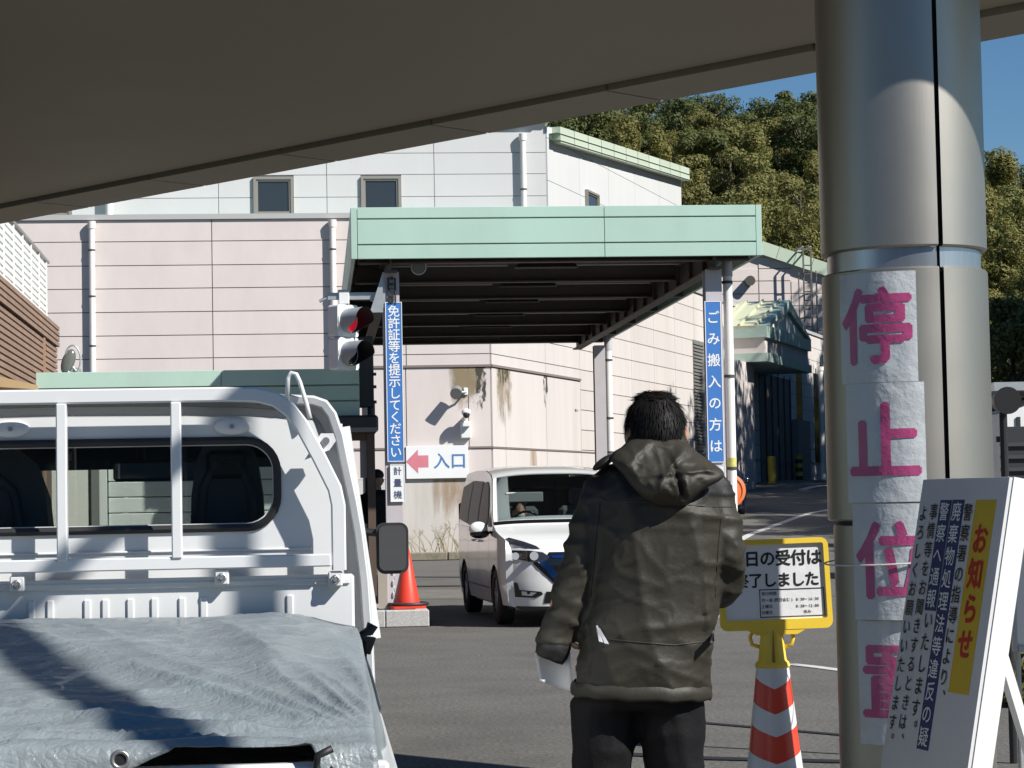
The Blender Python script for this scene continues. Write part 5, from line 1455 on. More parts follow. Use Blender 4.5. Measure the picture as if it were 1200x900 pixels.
# tarpaulin over the load
TARP = mat('grey_blue_tarp', (.20, .23, .24), .42, var=.1, vscale=7, bump=.0, coat=.15, rvar=.1, stain=(.30, .35, .36), stscale=3, stamt=.6)
nt = TARP.node_tree
pb = [n_ for n_ in nt.nodes if n_.type == 'BSDF_PRINCIPLED'][0]
tcn = nt.nodes.new('ShaderNodeTexCoord')
def bnode(scale, dist, strength, prev, ntype='NOISE', det=6, stretch=(1, 1, 1), distort=0):
    mp_ = nt.nodes.new('ShaderNodeMapping'); mp_.inputs['Scale'].default_value = stretch
    nt.links.new(tcn.outputs['Object'], mp_.inputs[0])
    if ntype == 'NOISE':
        t = nt.nodes.new('ShaderNodeTexNoise'); t.inputs['Scale'].default_value = scale; t.inputs['Detail'].default_value = det; t.inputs['Distortion'].default_value = distort; outp = t.outputs['Fac']
        ab = nt.nodes.new('ShaderNodeMath'); ab.operation = 'SUBTRACT'; ab.inputs[1].default_value = .5; nt.links.new(outp, ab.inputs[0])
        a2 = nt.nodes.new('ShaderNodeMath'); a2.operation = 'ABSOLUTE'; nt.links.new(ab.outputs[0], a2.inputs[0]); outp = a2.outputs[0]
    else:
        t = nt.nodes.new('ShaderNodeTexVoronoi'); t.feature = 'DISTANCE_TO_EDGE'; t.inputs['Scale'].default_value = scale; outp = t.outputs['Distance']
        mm = nt.nodes.new('ShaderNodeMath'); mm.operation = 'MINIMUM'; mm.inputs[1].default_value = .25; nt.links.new(outp, mm.inputs[0]); outp = mm.outputs[0]
    nt.links.new(mp_.outputs[0], t.inputs['Vector'])
    b = nt.nodes.new('ShaderNodeBump'); b.inputs['Distance'].default_value = dist; b.inputs['Strength'].default_value = strength
    nt.links.new(outp, b.inputs['Height'])
    if prev: nt.links.new(prev, b.inputs['Normal'])
    return b.outputs[0]
s1 = bnode(6, .03, .35, None, distort=.8, det=3, stretch=(.6, 1.4, 1)); s2 = bnode(20, .016, .45, s1, distort=1.0, stretch=(.7, 1.5, 1)); s3 = bnode(60, .006, .35, s2, 'V'); s4_ = bnode(150, .002, .6, s3)
nt.links.new(s4_, pb.inputs['Normal'])
NA, NB = 210, 230
def ridg(v): return 1 - abs(2 * noise.noise(v))
def smax(a):               # the hem is pulled up over the tail gate towards the right
    c = sstep(.10, .50, a) * (1 - sstep(.585, .64, a))
    return .99 - c * .042 + .004 * sin(a * 9) + .06 * sstep(.62, .68, a)
def tarp_pt(i, j):
    a = lerp(-.80, .86, i / NA); s = j / NB * smax(a)            # s: 0 at cab .. 1 at the hem
    b = -.10 - s * 1.95
    top = 1.238 + .022 * sin(pi * min(1, s * 1.1)) - .105 * sstep(.35, .95, s)
    # heap under the sheet
    top += .022 * noise.noise(Vector((a * 1.6, b * 1.2, 4.0)))
    top -= .05 * sstep(.50, .74, a) * (1 - sstep(.5, .9, s))
    x, y, z = a, b, top
    lim = .735 + .03 * s
    if a > .70:                                          # falls over the right side
        over = (a - .70); x = .70 + over * .30 + .008 * sin(s * 31) * sstep(0, .1, over); z = top - over * (1.2 + 1.4 * s + .5 * noise.noise(Vector((s * 7, 1, 2))))
    if a < -.74: over = -.74 - a; x = -.74 - over * .2; z = top - over * 2.5
    yl = -1.962
    if b < yl:                                           # falls over the tail gate
        over = yl - b; y = yl - over * .35; z -= over * 1.3
    # the sheet rides up to the front corner by the cab
    # folds: long diagonal creases running to the rear right corner
    d = Vector((a - .74, (b + 1.9)))
    ang_ = atan2(d.y, -d.x); dist = d.length
    f1 = ridg(Vector((ang_ * 5.5, dist * .7, 1.7))) ** 2 * .016 * sstep(.05, .3, dist) * sstep(1.8, .5, dist)
    f2 = ridg(Vector((a * .8, b * 9, 7.7))) ** 3 * .009 * sstep(.55, .9, s)
    f3 = ridg(Vector((a * 5, b * 5, .3))) ** 3 * .004 + ridg(Vector((a * 13, b * 11, 5.3))) ** 2 * .002
    z += f1 + f3; 
    if b < yl: y -= f2 * 1.4
    else: z += f2
    # scalloped hem and the opening at the right rear
    return Vector((x, y, z))
g = MB(); keep = {}
pts = [[tarp_pt(i, j) for j in range(NB + 1)] for i in range(NA + 1)]
idx = {}
def vid(i, j):
    if (i, j) not in idx: idx[(i, j)] = len(g.v); g.v.append(pts[i][j][:])
    return idx[(i, j)]
for i in range(NA):
    for j in range(NB):
        g.f.append([vid(i, j), vid(i + 1, j), vid(i + 1, j + 1), vid(i, j + 1)]); g.mi.append(0)
ld = fthing('wrapped_load', 'grey cloth wrapped load just showing under the raised tarpaulin hem', 'load', KF)
MB().bbox(-.68, .66, -1.905, -.2, .7, 1.088, .02).build('bundle', mat('grey_cloth', (.3, .31, .31), .9, var=.15, vscale=9, bump=.4, bscale=25), ld, smooth=30)
tarp = fthing('tarpaulin', 'crinkled grey blue tarpaulin covering the load of the white truck', 'tarpaulin', KF)
to = g.build('sheet', TARP, tarp, smooth=True)
sm = to.modifiers.new('solid', 'SOLIDIFY'); sm.thickness = .002
for px, py in ((142, 889),):
    q = kp(px, py, -2.02)
    b = -2.035
    MB().tube([(q.x + .012 * cos(t), b, q.z + .012 * sin(t)) for t in [2 * pi * k / 16 for k in range(16)]], .0035, 6, closed=True).build('grommet', BOLT, tarp, smooth=True)
    MB().rod((q.x, b, q.z), (q.x, b + .003, q.z), .010, n=14).build('eyelet_hole', BLK, tarp)
ht = thing('cargo_hook', 'black rubber cord knot tied to the truck side at the tarpaulin corner', 'cord', KF.W(kp(427, 755, -.25).x, -.25, kp(427, 755, -.25).z), KF.t)
MB().tube([(0, 0, -.02), (.01, .0, .01), (-.01, -.01, .02), (.012, 0, .03), (.02, 0, .045)], [.014, .018, .012, .012, .014], 8).build('knot', RUB, ht, smooth=True)
MB().tube([(0, 0, -.02), (-.005, -.04, -.08), (.0, -.08, -.16)], .006, 6).build('cord', RUB, ht, smooth=True)
ht = thing('load_hook', 'dark rubber hook under the tarpaulin hem at the rear corner of the truck', 'hook', KF.W(kp(382, 893, -2.0).x, -2.0, kp(382, 893, -2.0).z), KF.t)
MB().tube([(.01, 0, .02), (-.012, 0, .01), (-.015, 0, -.01), (.0, 0, -.02), (.012, 0, -.01)], .006, 8).build('hook', RUB, ht, smooth=True)

# ------------------------------------------------------------------ minivans
VW = mat('van_pearl_white', (.76, .765, .75), .22, coat=.8, var=.01, vscale=2); VB = mat('van_navy', (.015, .022, .05), .25, coat=.8)
VGL = glass_mat('van_glass', (.12, .14, .14), .02, .55, (.008, .01, .012)); VG2 = mat('van_side_glass', (.010, .013, .02), .35, spec=.06); VCH = mat('chrome', (.7, .72, .75), .08, 1.0)
VBL = mat('v_blue_chrome', (.03, .12, .42), .15, .9); VBK = mat('van_black', (.008, .008, .009), .15, coat=.5); LMP = mat('lamp_clear', (.55, .58, .62), .06, .5, coat=1)
LDK = mat('lamp_smoked', (.03, .03, .035), .05, coat=1.0); VSL = mat('van_black_sill', (.02, .02, .02), .5)
def minivan(F, label, paint, detail=True, scale=1.0):
    root = fthing('minivan', label, 'van', F, 'minivans in the yard')
    sp = [(-.0, .22), (-.03, .45), (-.02, .70), (.02, .86), (.10, .955), (.35, 1.03), (.70, 1.10), (.88, 1.145), (1.1, 1.29), (1.45, 1.55), (1.72, 1.73), (1.95, 1.79), (2.5, 1.845), (3.3, 1.855), (4.1, 1.835), (4.5, 1.79), (4.62, 1.6), (4.68, 1.2), (4.70, .8), (4.66, .3)]
    def topz(y):
        for (y0, z0), (y1, z1) in zip(sp[3:], sp[4:]):
            if y0 <= y <= y1: return lerp(z0, z1, (y - y0) / (y1 - y0))
        return .86 if y < .02 else .8
    def WZ(y, z):
        w = .848
        if z > 1.0: w -= .15 * ((z - 1.0) / .85) ** 1.5
        if z < .5: w -= .03 * (.5 - z) / .3
        if y < .75: w -= .13 * (1 - y / .75) ** 2.2
        if y > 4.2: w -= .07 * ((y - 4.2) / .5) ** 2
        return w
    def TOP(s, y, z):         # s in -1..1
        w = WZ(max(y, 0), z)
        x = s * w; f = sstep(.9, -.05, y)
        yy = y + .24 * abs(s) ** 3.2 * f
        zz = z - (.05 * abs(s) ** 3 * (1 - f) if z > 1.2 else .02 * abs(s) ** 4)
        if y > 4.3: yy = y - .1 * abs(s) ** 3
        return Vector((x, yy, zz))
    NS = 16
    sp2 = []
    for (a, b) in zip(sp[:-1], sp[1:]):
        for k in range(3): sp2.append((lerp(a[0], b[0], k / 3), lerp(a[1], b[1], k / 3)))
    sp2.append(sp[-1])
    g = MB()
    top = [[TOP(-1 + 2 * i / NS, y, z) for i in range(NS + 1)] for y, z in sp2]
    g.loft(top, closed_ring=False, cap=False)
    if detail:
        cut_ = []
        for f_, m_ in zip(g.f, g.mi):
            k0 = min(f_) // (NS + 1); c0_ = min(f_) % (NS + 1)
            if .98 <= sp2[k0][0] and sp2[min(k0 + 1, len(sp2) - 1)][0] <= 1.75 and 2 <= c0_ <= NS - 3: continue
            cut_.append(f_)
        g.f = cut_; g.mi = [0] * len(cut_)
    wheels_y = (.90, 3.76); wr = .33
    for s_ in (-1, 1):
        cols = []
        edge = [r[0 if s_ < 0 else -1] for r in top]
        # columns of the side between front edge and rear edge, by height
        NZ_ = 14
        ys = [lerp(.26, 4.60, k / 60) for k in range(61)]
        for y in ys:
            zt_ = topz(y) - (.05 if topz(y) > 1.2 else .02)
            zb_ = .24
            for wy in wheels_y:
                d = abs(y - wy)
                if d < .39: zb_ = max(zb_, .30 + sqrt(max(0, .39 ** 2 - d ** 2)))
            zb_ = min(zb_, zt_ - .02)
            cols.append([(s_ * WZ(y, lerp(zb_, zt_, k / NZ_)), y, lerp(zb_, zt_, k / NZ_)) for k in range(NZ_ + 1)])
        # front corner strip from the nose edge to the first side column
        first = [(s_ * WZ(.0, z) , TOP(1, y, z).y, z) for y, z in sp2 if y < .05 and z < .87]
        zs_ = [p[2] for p in first]
        c0 = [(s_ * abs(TOP(1, y, z).x), TOP(1, y, z).y, z) for y, z in sp2 if z <= topz(.26) and y < .3]
        c1 = [(s_ * WZ(.26, max(.24, p[2])), .26, max(.24, p[2])) for p in c0]
        g.loft([c0, c1], closed_ring=False, cap=False)
        g.loft(cols, closed_ring=False, cap=False)
        # rear corner
        c2 = [(s_ * WZ(4.6, z), 4.6, z) for z in (.24, .6, 1.0, 1.4, 1.7)]; c3 = [(s_ * abs(TOP(1, y, z).x), TOP(1, y, z).y, z) for y, z in ((4.66, .3), (4.69, .6), (4.68, 1.0), (4.65, 1.4), (4.6, 1.7))]
        g.loft([c2, c3], closed_ring=False, cap=False)
    body = g.build('body', paint, root, smooth=38)
    MB().box(-.74, .74, .35, 4.5, .20, .5).build('underbody', VSL, root)
    for s_ in (-1, 1):
        for wy in wheels_y:
            MB().loft([[(s_ * xx, wy + .385 * cos(pi * k / 14), .30 + .385 * sin(pi * k / 14)) for k in range(15)] for xx in (.55, .83)], closed_ring=False, cap=False).build('wheel_arch', VSL, root)
            wheel(root, s_ * .735, wy, wr, .2, s_)
    def sidepatch(name, poly, m, s_, off=.010, par=None, th=.0):
        gg = MB()
        tri = tessellate_polygon([[Vector((p[0], p[1], 0)) for p in poly]])
        bm = bmesh.new(); vs = [bm.verts.new((p[0], p[1], 0)) for p in poly]
        for t in tri:
            try: bm.faces.new([vs[k] for k in t])
            except ValueError: pass
        for _ in range(6):
            el = [e for e in bm.edges if e.calc_length() > .055]
            if not el: break
            bmesh.ops.subdivide_edges(bm, edges=el, cuts=1); bmesh.ops.triangulate(bm, faces=bm.faces[:])
        bm.verts.index_update()
        gg.add([(s_ * (WZ(v.co.x, v.co.y) + off), v.co.x, v.co.y) for v in bm.verts], [[v.index for v in f.verts] for f in bm.faces]); bm.free()
        return gg.build(name, m, par or root, smooth=True)
    for s_ in (-1, 1):
        sidepatch('side_window', [(1.62, 1.10), (2.30, 1.10), (2.30, 1.64), (1.98, 1.66), (1.75, 1.57), (1.5, 1.36), (1.42, 1.2)], VG2, s_)
        sidepatch('side_window', [(2.37, 1.11), (3.30, 1.13), (3.30, 1.68), (2.37, 1.66)], VG2, s_)
        sidepatch('side_window', [(3.36, 1.14), (4.32, 1.20), (4.40, 1.60), (3.36, 1.68)], VG2, s_)
        sidepatch('quarter_window', [(1.08, 1.12), (1.36, 1.12), (1.38, 1.33)], VG2, s_)
        sidepatch('belt_moulding', [(.95, 1.07), (4.45, 1.12), (4.45, 1.09), (.95, 1.04)], VBK, s_, .011)
        for ln in ([(1.40, .32), (1.415, .32), (1.39, 1.05), (1.375, 1.05)], [(2.33, .32), (2.345, .32), (2.345, 1.07), (2.33, 1.07)], [(3.32, .5), (3.335, .5), (3.335, 1.08), (3.32, 1.08)]):
            sidepatch('door_gap', ln, VBK, s_, .008)
        sidepatch('crease_trim', [(1.3, .42), (3.3, .42), (3.3, .40), (1.3, .40)], VCH if paint is VW else VBK, s_, .011)
        for y in (2.05, 2.6):
            MB().bbox(min(s_ * .85, s_ * .885), max(s_ * .85, s_ * .885), y, y + .2, .93, .96, .01).build('door_handle', paint, root)
        mr_ = MB().ell((s_ * .985, 1.22, 1.10), (.115, .06, .085), 14, 10).build('wing_mirror', paint, root, smooth=True)
        MB().ell((s_ * .97, 1.22, 1.045), (.12, .062, .06), 14, 10).build('mirror_base', VBK, mr_, smooth=True)
    def frontpatch(name, poly, m, off=.006, par=None, both=False, fine=.1):
        # poly in (s, z) on the nose
        obs = []
        for s_ in ((1, -1) if both else (1,)):
            pl_ = [(p[0] * s_, p[1]) for p in poly]
            tri = tessellate_polygon([[Vector((p[0], p[1], 0)) for p in pl_]])
            bm = bmesh.new(); vs = [bm.verts.new((p[0], p[1], 0)) for p in pl_]
            for t in tri:
                try: bm.faces.new([vs[k] for k in t])
                except ValueError: pass
            for _ in range(4):
                el = [e for e in bm.edges if e.calc_length() > fine]
                if not el: break
                bmesh.ops.subdivide_edges(bm, edges=el, cuts=1); bmesh.ops.triangulate(bm, faces=bm.faces[:])
            bm.verts.index_update()
            def P3(v):
                z = v.co.y; yz = -.0
                for (y0, z0), (y1, z1) in zip(sp, sp[1:12]):
                    if z0 <= z <= z1: yz = lerp(y0, y1, (z - z0) / (z1 - z0)); break
                q = TOP(max(-1, min(1, v.co.x / .80)), yz, z); q.z = z; q.y -= off
                if z > .9: q.z += off
                return q
            gg = MB(); gg.add([P3(v) for v in bm.verts], [[v.index for v in f.verts] for f in bm.faces]); bm.free()
            obs.append(gg.build(name, m, par or root, smooth=True))
        return obs
    ws = [(1.0 - .0, 0)]
    # windscreen
    g = MB(); rows_ = []
    for k in range(9):
        u_ = k / 8; y = lerp(.96, 1.74, u_); z = topz(y) + .0
        rows_.append([TOP(-.93 + 1.86 * i / 12, y, z) + Vector((0, -.006, .008)) for i in range(13)])
    g.loft(rows_, closed_ring=False, cap=False); g.build('windscreen', glass_mat('van_screen_glass', (.55, .6, .6), .01, .12) if detail else VG2, root, smooth=True)
    g = MB()
    rows_ = [[TOP(-1 + 2 * i / 12, y, topz(y)) + Vector((0, -.003, .004)) for i in range(13)] for y in (.90, .955)]
    g.loft(rows_, closed_ring=False, cap=False); g.build('cowl', VBK, root, smooth=True)
    if detail:
        MB().box(-.74, .74, .98, 1.3, 1.0, 1.13).build('dashboard', VSL, root)
        MB().box(-.8, .8, 1.0, 4.4, .5, .56).build('van_floor', VSL, root); MB().box(-.72, .72, 2.2, 2.22, .56, 1.7).build('cabin_divider', VSL, root)
        MB().bbox(-.62, -.16, 1.40, 1.43, 1.40, 1.52, .01).build('sun_visor', mat('visor_light', (.45, .47, .45), .5), root)
        for x in (-.38, .38):
            MB().bbox(x - .25, x + .25, 1.95, 2.1, .7, 1.35, .05).build('seat', TWI, root); MB().bbox(x - .12, x + .12, 1.97, 2.07, 1.37, 1.55, .03).build('headrest', TWI, root)
        MB().tube([(-.38 + .18 * cos(t), 1.38 - .04 * sin(t), 1.13 + .16 * sin(t)) for t in [2 * pi * k / 24 for k in range(24)]], .014, 7, closed=True).build('steering_wheel', VBK, root, smooth=True)
    frontpatch('slim_lamp', [(.80, .985), (.74, 1.0), (.50, .905), (.46, .875), (.62, .89), (.80, .93)], LDK, both=True)
    frontpatch('headlamp', [(.82, .865), (.60, .86), (.44, .84), (.36, .79), (.40, .745), (.62, .735), (.80, .78)], LDK, both=True)
    for s_ in (.70, .50):
        for q_ in (1, -1):
            yy = TOP(q_ * s_ / .8, -.01, .8).y
            MB().rod((q_ * s_, yy - .012, .80), (q_ * s_, yy + .03, .80), .042 if s_ > .6 else .05, n=18).build('lamp_lens', LMP, root, smooth=40)
    frontpatch('grille', [(-.36, .84), (.36, .84), (.44, .74), (.30, .62), (.18, .50), (-.18, .50), (-.30, .62), (-.44, .74)], VBK, off=.004)
    frontpatch('blue_trim', [(.50, .735), (.40, .735), (.17, .50), (.24, .50), (.33, .55)], VBL, off=.012, both=True)
    frontpatch('grille_bar', [(-.34, .80), (.34, .80), (.32, .775), (-.32, .775)], VBL, off=.012)
    frontpatch('chrome_v', [(.58, .725), (.51, .735), (.26, .49), (.30, .475)], VBK, off=.010, both=True)
    frontpatch('fog_recess', [(.80, .50), (.76, .50), (.74, .42), (.48, .40), (.46, .37), (.56, .33), (.80, .34)], VBK, off=.005, both=True)
    frontpatch('fog_lamp', [(.72, .405), (.54, .39), (.60, .355), (.72, .36)], LMP, off=.012, both=True, fine=.2)
    frontpatch('lower_grille', [(-.42, .40), (.42, .40), (.46, .27), (-.46, .27)], VBK, off=.006)
    frontpatch('lower_lip', [(-.84, .235), (.84, .235), (.84, .205), (-.84, .205)], VBK, off=.01)
    frontpatch('number_plate', [(-.165, .47), (.165, .47), (.165, .31), (-.165, .31)], WHITE, off=.02)
    for s_ in (-1, 1):
        MB().bbox(min(s_ * .80, s_ * .70), max(s_ * .80, s_ * .70), 4.62, 4.69, .9, 1.4, .02).build('tail_lamp', mat('van_tail_red', (.35, .01, .015), .15, coat=1), root)
    MB().loft([[(x, lerp(4.61, 4.69, (1.62 - z) / .5), z) for x in (-.6, 0, .6)] for z in (1.62, 1.4, 1.15)], closed_ring=False, cap=False).build('rear_window', VG2, root)
    return root, body
VFr = Frame(.715, 25.25, 8.4)
VFr.o.z = .005
vanr, _b_ = minivan(VFr, 'white minivan facing the camera beside the canopy, half hidden by the man', VW)
vanr.scale = (1, 1, 1.025)
bv = gpt(885, 608)
Y2 = 66.0; p2 = at(868, 600, Y2); 
bvF = Frame(p2.x - .55, Y2 + 0, 5.0); bvF.o.z = ground_z(p2.x, Y2)
minivan(bvF, 'dark navy minivan parked in the shade behind the right canopy post', VB, detail=False)
# ------------------------------------------------------------------ people
SKIN = mat('skin', (.42, .24, .16), .5, var=.08, vscale=30, bump=.1, bscale=200); 
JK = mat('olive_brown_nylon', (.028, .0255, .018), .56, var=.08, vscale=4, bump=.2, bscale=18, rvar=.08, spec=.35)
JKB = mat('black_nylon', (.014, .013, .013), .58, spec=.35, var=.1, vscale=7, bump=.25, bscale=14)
TRS = mat('black_trousers', (.007, .007, .008), .75, spec=.2, var=.1, vscale=8, bump=.25, bscale=20); SHO = mat('black_shoe', (.012, .012, .012), .4)
HAIRM = mat('black_hair', (.007, .006, .0055), .6, spec=.2)
MY = 6.5
def mp_(px, py, dy=0.0):
    q = at(px, py, MY + dy); return q
man_o = Vector((at(752, 582, MY).x, MY, 0))
man = thing('person', 'man seen from behind in olive brown hooded parka, white paper in his left hand', 'person', man_o)
def ml(px, py, dy=0.0): return mp_(px, py, dy) - man_o
def ering(c, rx, ry, n=28, tilt=0.0, pw=2.3):
    out = []
    for k in range(n):
        t = 2 * pi * k / n
        cx_ = abs(cos(t)) ** (2 / pw) * (1 if cos(t) >= 0 else -1); sy_ = abs(sin(t)) ** (2 / pw) * (1 if sin(t) >= 0 else -1)
        out.append(Vector((c.x + rx * cx_, c.y + ry * sy_, c.z + tilt * ry * sy_)))
    return out
def limb(g, pts, n=18, squash=1.0):
    c = [Vector(p[0]) for p in pts]; rings = []
    for i, (p, r) in enumerate(zip(c, [q[1] for q in pts])):
        d = (c[min(i + 1, len(c) - 1)] - c[max(i - 1, 0)]).normalized()
        a = d.orthogonal().normalized(); 
        a = (Vector((1, 0, 0)) - d * d.x).normalized() if abs(d.x) < .9 else a
        b = d.cross(a)
        rings.append([p + (a * cos(2 * pi * k / n) + b * sin(2 * pi * k / n) * squash) * r for k in range(n)])
    g.loft(rings)
S = 395.0
# shared body core: one continuous surface
def human_body(H, shift, arm_l, arm_r, lean=0.0, vox=.009, hand_l=None, hand_r=None, feet=((-.12, .0), (.12, .02)), headc=None, hips=None, neckp=None):
    g = MB()
    hz_ = headc
    g.ell(hz_, (.076, .098, .115), 24, 16)
    g.ell(hz_ + Vector((0, .045, -.05)), (.058, .06, .065), 18, 12)          # jaw
    g.ell(hz_ + Vector((0, .108, -.012)), (.013, .02, .022), 10, 8)           # nose
    for s_ in (-1, 1):
        g.ell(hz_ + Vector((s_ * .084, -.004, -.02)), (.013, .024, .034), 10, 8)   # ears
        g.ell(hz_ + Vector((s_ * .03, .085, .012)), (.016, .014, .011), 8, 6)
    g.ell(hz_ + Vector((0, .098, -.055)), (.025, .012, .009), 8, 6)
    limb(g, [(hz_ + Vector((0, -.01, -.05)), .055), (neckp, .058), (neckp + Vector((0, 0, -.08)), .09)])
    g.loft([ering(c, rx, ry) for c, rx, ry in hips])
    for A in (arm_l, arm_r): limb(g, A)
    for hnd in (hand_l, hand_r):
        if not hnd: continue
        o, d, side, pal = hnd                             # wrist, direction, thumb side, palm normal
        d = d.normalized(); side = side.normalized(); pal = pal.normalized()
        g.loft([[o + d * t + side * (.038 * w * cos(2 * pi * k / 12)) + pal * (.015 * sin(2 * pi * k / 12)) for k in range(12)] for t, w in ((-.01, .7), (.02, .9), (.06, 1.08), (.088, 1.02))])
        for fi, (sx_, L) in enumerate(((.030, .070), (.010, .080), (-.010, .075), (-.029, .058))):
            b0 = o + d * .082 + side * sx_
            p1 = b0 + d * L * .45 + pal * L * .18; p2_ = p1 + d * L * .2 + pal * L * .35; 
            limb(g, [(b0, .0095), (p1, .009), (p2_, .0075)], 8)
        t0 = o + d * .025 + side * .03
        limb(g, [(t0, .013), (t0 + side * .022 + d * .035 + pal * .012, .011), (t0 + side * .018 + d * .065 + pal * .03, .009)], 8)
    legs = MB()
    return g
headc = ml(769, 502, .0); neckp = ml(768, 528, -.0)
crotch = ml(746, 838, 0)
hipc = ml(747, 800)
Lh, Rh = ml(706, 842), ml(788, 842)
def z_(p, z): return Vector((p.x, p.y, z))
footL = Vector((Lh.x - .03, -.02, .0)); footR = Vector((Rh.x + .03, .05, .0))
wl = ml(652, 716, -.02); 
arm_l = [(ml(712, 562), .05), (ml(683, 645, -.02), .045), (ml(664, 692, -.01), .035), (wl, .026)]
arm_r = [(ml(826, 562), .05), (ml(849, 640, -.03), .045), (ml(852, 684, .02), .038), (ml(838, 690, .20), .028)]
hips_ = [(hipc + Vector((0, 0, -.06)), .13, .08), (hipc, .15, .10), (ml(757, 720), .14, .10), (ml(763, 640), .165, .11), (ml(765, 580), .17, .10), (ml(767, 548), .11, .07)]
g = human_body(1.8, 0, arm_l, arm_r, hand_l=(wl, Vector((.35, .15, -1)), Vector((-.1, 1, 0)), Vector((1, .1, .2))), hand_r=(ml(838, 690, .20), Vector((-.2, 1, .1)), Vector((0, 0, 1)), Vector((-1, 0, 0))), headc=headc, hips=hips_, neckp=neckp)
for hp, ft in ((Lh, footL), (Rh, footR)):
    limb(g, [(Vector((hp.x, 0, .86)), .085), (Vector((lerp(hp.x, ft.x, .45), .0, .50)), .055), (Vector((ft.x, ft.y, .10)), .04), (Vector((ft.x, ft.y, .05)), .04)])
    g.ell((ft.x, ft.y + .07, .045), (.04, .12, .035), 14, 8)
me = remesh(g, .0075, 3); me.materials.append(SKIN); link('body', me, man)
# trousers
g = MB()
g.loft([ering(hipc + Vector((0, 0, .06)), .175, .13), ering(hipc + Vector((0, 0, -.02)), .178, .135), ering(crotch + Vector((0, 0, .02)), .172, .125)])
for hp, ft, sx_ in ((Lh, footL, -1), (Rh, footR, 1)):
    x840 = hp.x; 
    limb(g, [(Vector((hp.x, 0, .90)), .098), (Vector((hp.x - sx_ * .0, 0, .80)), .095), (Vector((lerp(hp.x, ft.x, .3), .01, .62)), .080), (Vector((lerp(hp.x, ft.x, .5), .02, .48)), .073), (Vector((ft.x, ft.y, .25)), .068), (Vector((ft.x, ft.y, .07)), .066)])
def trw(p): return .006 * ridg(Vector((p.x * 7, p.y * 7, p.z * 10))) ** 2 + .004 * ridg(Vector((p.x * 20, p.y * 6, p.z * 5))) - .004
me = remesh(g, .011, 5, trw); me.materials.append(TRS); link('trousers', me, man)
for ft in (footL, footR):
    g = MB(); g.ell((ft.x, ft.y + .075, .05), (.052, .15, .05), 18, 10, lambda v: Vector((v.x, v.y, max(v.z, .004)))); g.build('shoe', SHO, man, smooth=True)
# jacket: torso + sleeves as one quilted-looking shell
g = MB()
def tr(py, xl, xr, ry, dy=0.0): c = ml((xl + xr) / 2, py, dy); return ering(c, (xr - xl) / 2 / S, ry, 36)
g.loft([tr(814, 672, 831, .155), tr(780, 673, 834, .165), tr(740, 680, 838, .165), tr(700, 687, 845, .165), tr(650, 692, 850, .17), tr(605, 692, 852, .165), tr(575, 696, 850, .15), tr(552, 706, 838, .12), tr(536, 722, 822, .09), tr(524, 736, 806, .07)])
limb(g, [(ml(724, 556), .055), (ml(708, 574), .074), (ml(697, 612, -.01), .074), (ml(687, 650, -.02), .071), (ml(674, 690, -.015), .066), (ml(664, 722, -.01), .060), (ml(651, 748, -.02), .052), (ml(646, 762, -.02), .046)], 22)
limb(g, [(ml(818, 556), .055), (ml(834, 576), .072), (ml(842, 612, -.02), .071), (ml(848, 650, -.03), .066), (ml(850, 682, .02), .060), (ml(846, 690, .10), .055), (ml(838, 688, .18), .047)], 22)
def jw(p):
    f = .009 * ridg(Vector((p.x * 4.5 + 5 + p.z * .8, p.y * 3, p.z * 1.6))) ** 3
    f += .007 * ridg(Vector((p.x * 3.0 + p.z * 2, p.y * 3, p.z * 8 + 3))) ** 4
    f += .0045 * ridg(Vector((p.x * 6 + p.z * 3, p.y * 6, p.z * 9 + 1))) ** 7 + .0035 * ridg(Vector((p.x * 9 - p.z * 5, p.y * 6, p.z * 13 + 7))) ** 8
    ax = abs(p.x + .0)
    if ax > .17: f += .008 * ridg(Vector((p.x * 4, 2, p.z * 14))) ** 2     # sleeve rings
    return f - .012
me = remesh(g, .0085, 6, jw)
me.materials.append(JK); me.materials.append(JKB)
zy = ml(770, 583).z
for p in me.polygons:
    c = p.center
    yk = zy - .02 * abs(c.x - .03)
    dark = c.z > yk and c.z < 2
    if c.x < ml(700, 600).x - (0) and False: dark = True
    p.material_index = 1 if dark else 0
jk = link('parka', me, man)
# hem band, waist seam
hem = MB(); base = tr(816, 671, 832, .158)
rings = []
for dz, dr in ((-.010, .97), (-.012, 1.0), (-.004, 1.025), (.010, 1.03), (.022, 1.02), (.03, .99)):
    c = ml(751.5, 812)
    rings.append([Vector((c.x + (p.x - c.x) * dr, c.y + (p.y - c.y) * dr, c.z + dz + .003 * sin(k * 2.1) - (.0) - .045 * (p.x - c.x))) for k, p in enumerate(base)])
hem.loft(rings, cap=False); hem.build('parka_hem', JK, man, smooth=True)
def on_back(px, py, lift=.0):     # a point on the outside of the parka under this picture point
    d = ray(px, py); ok, loc_, nrm, _ = jk.ray_cast(EYE - man_o, d.normalized())
    if ok: return loc_ - d.normalized() * lift
    return ml(px, py, -.16)
bpy.context.view_layer.update()
SEAM = mat('seam_dark', (.022, .02, .016), .6)
def seam_line(pts, r=.0022, m=SEAM):
    P_ = []
    for (a, b) in zip(pts[:-1], pts[1:]):
        for k in range(10): P_.append(on_back(lerp(a[0], b[0], k / 10), lerp(a[1], b[1], k / 10), .0005))
    P_.append(on_back(*pts[-1], .0005))
    return MB().tube(P_, r, 5).build('seam', m, jk, smooth=True)
seam_line([(702, 748), (740, 752), (790, 756), (826, 752)]); seam_line([(703, 583), (712, 587), (745, 587), (835, 594), (858, 594)])
seam_line([(703, 590), (697, 640), (692, 700)]); seam_line([(846, 596), (842, 640), (838, 700)])
REF = mat('reflective_white', (.75, .75, .76), .3, .2)
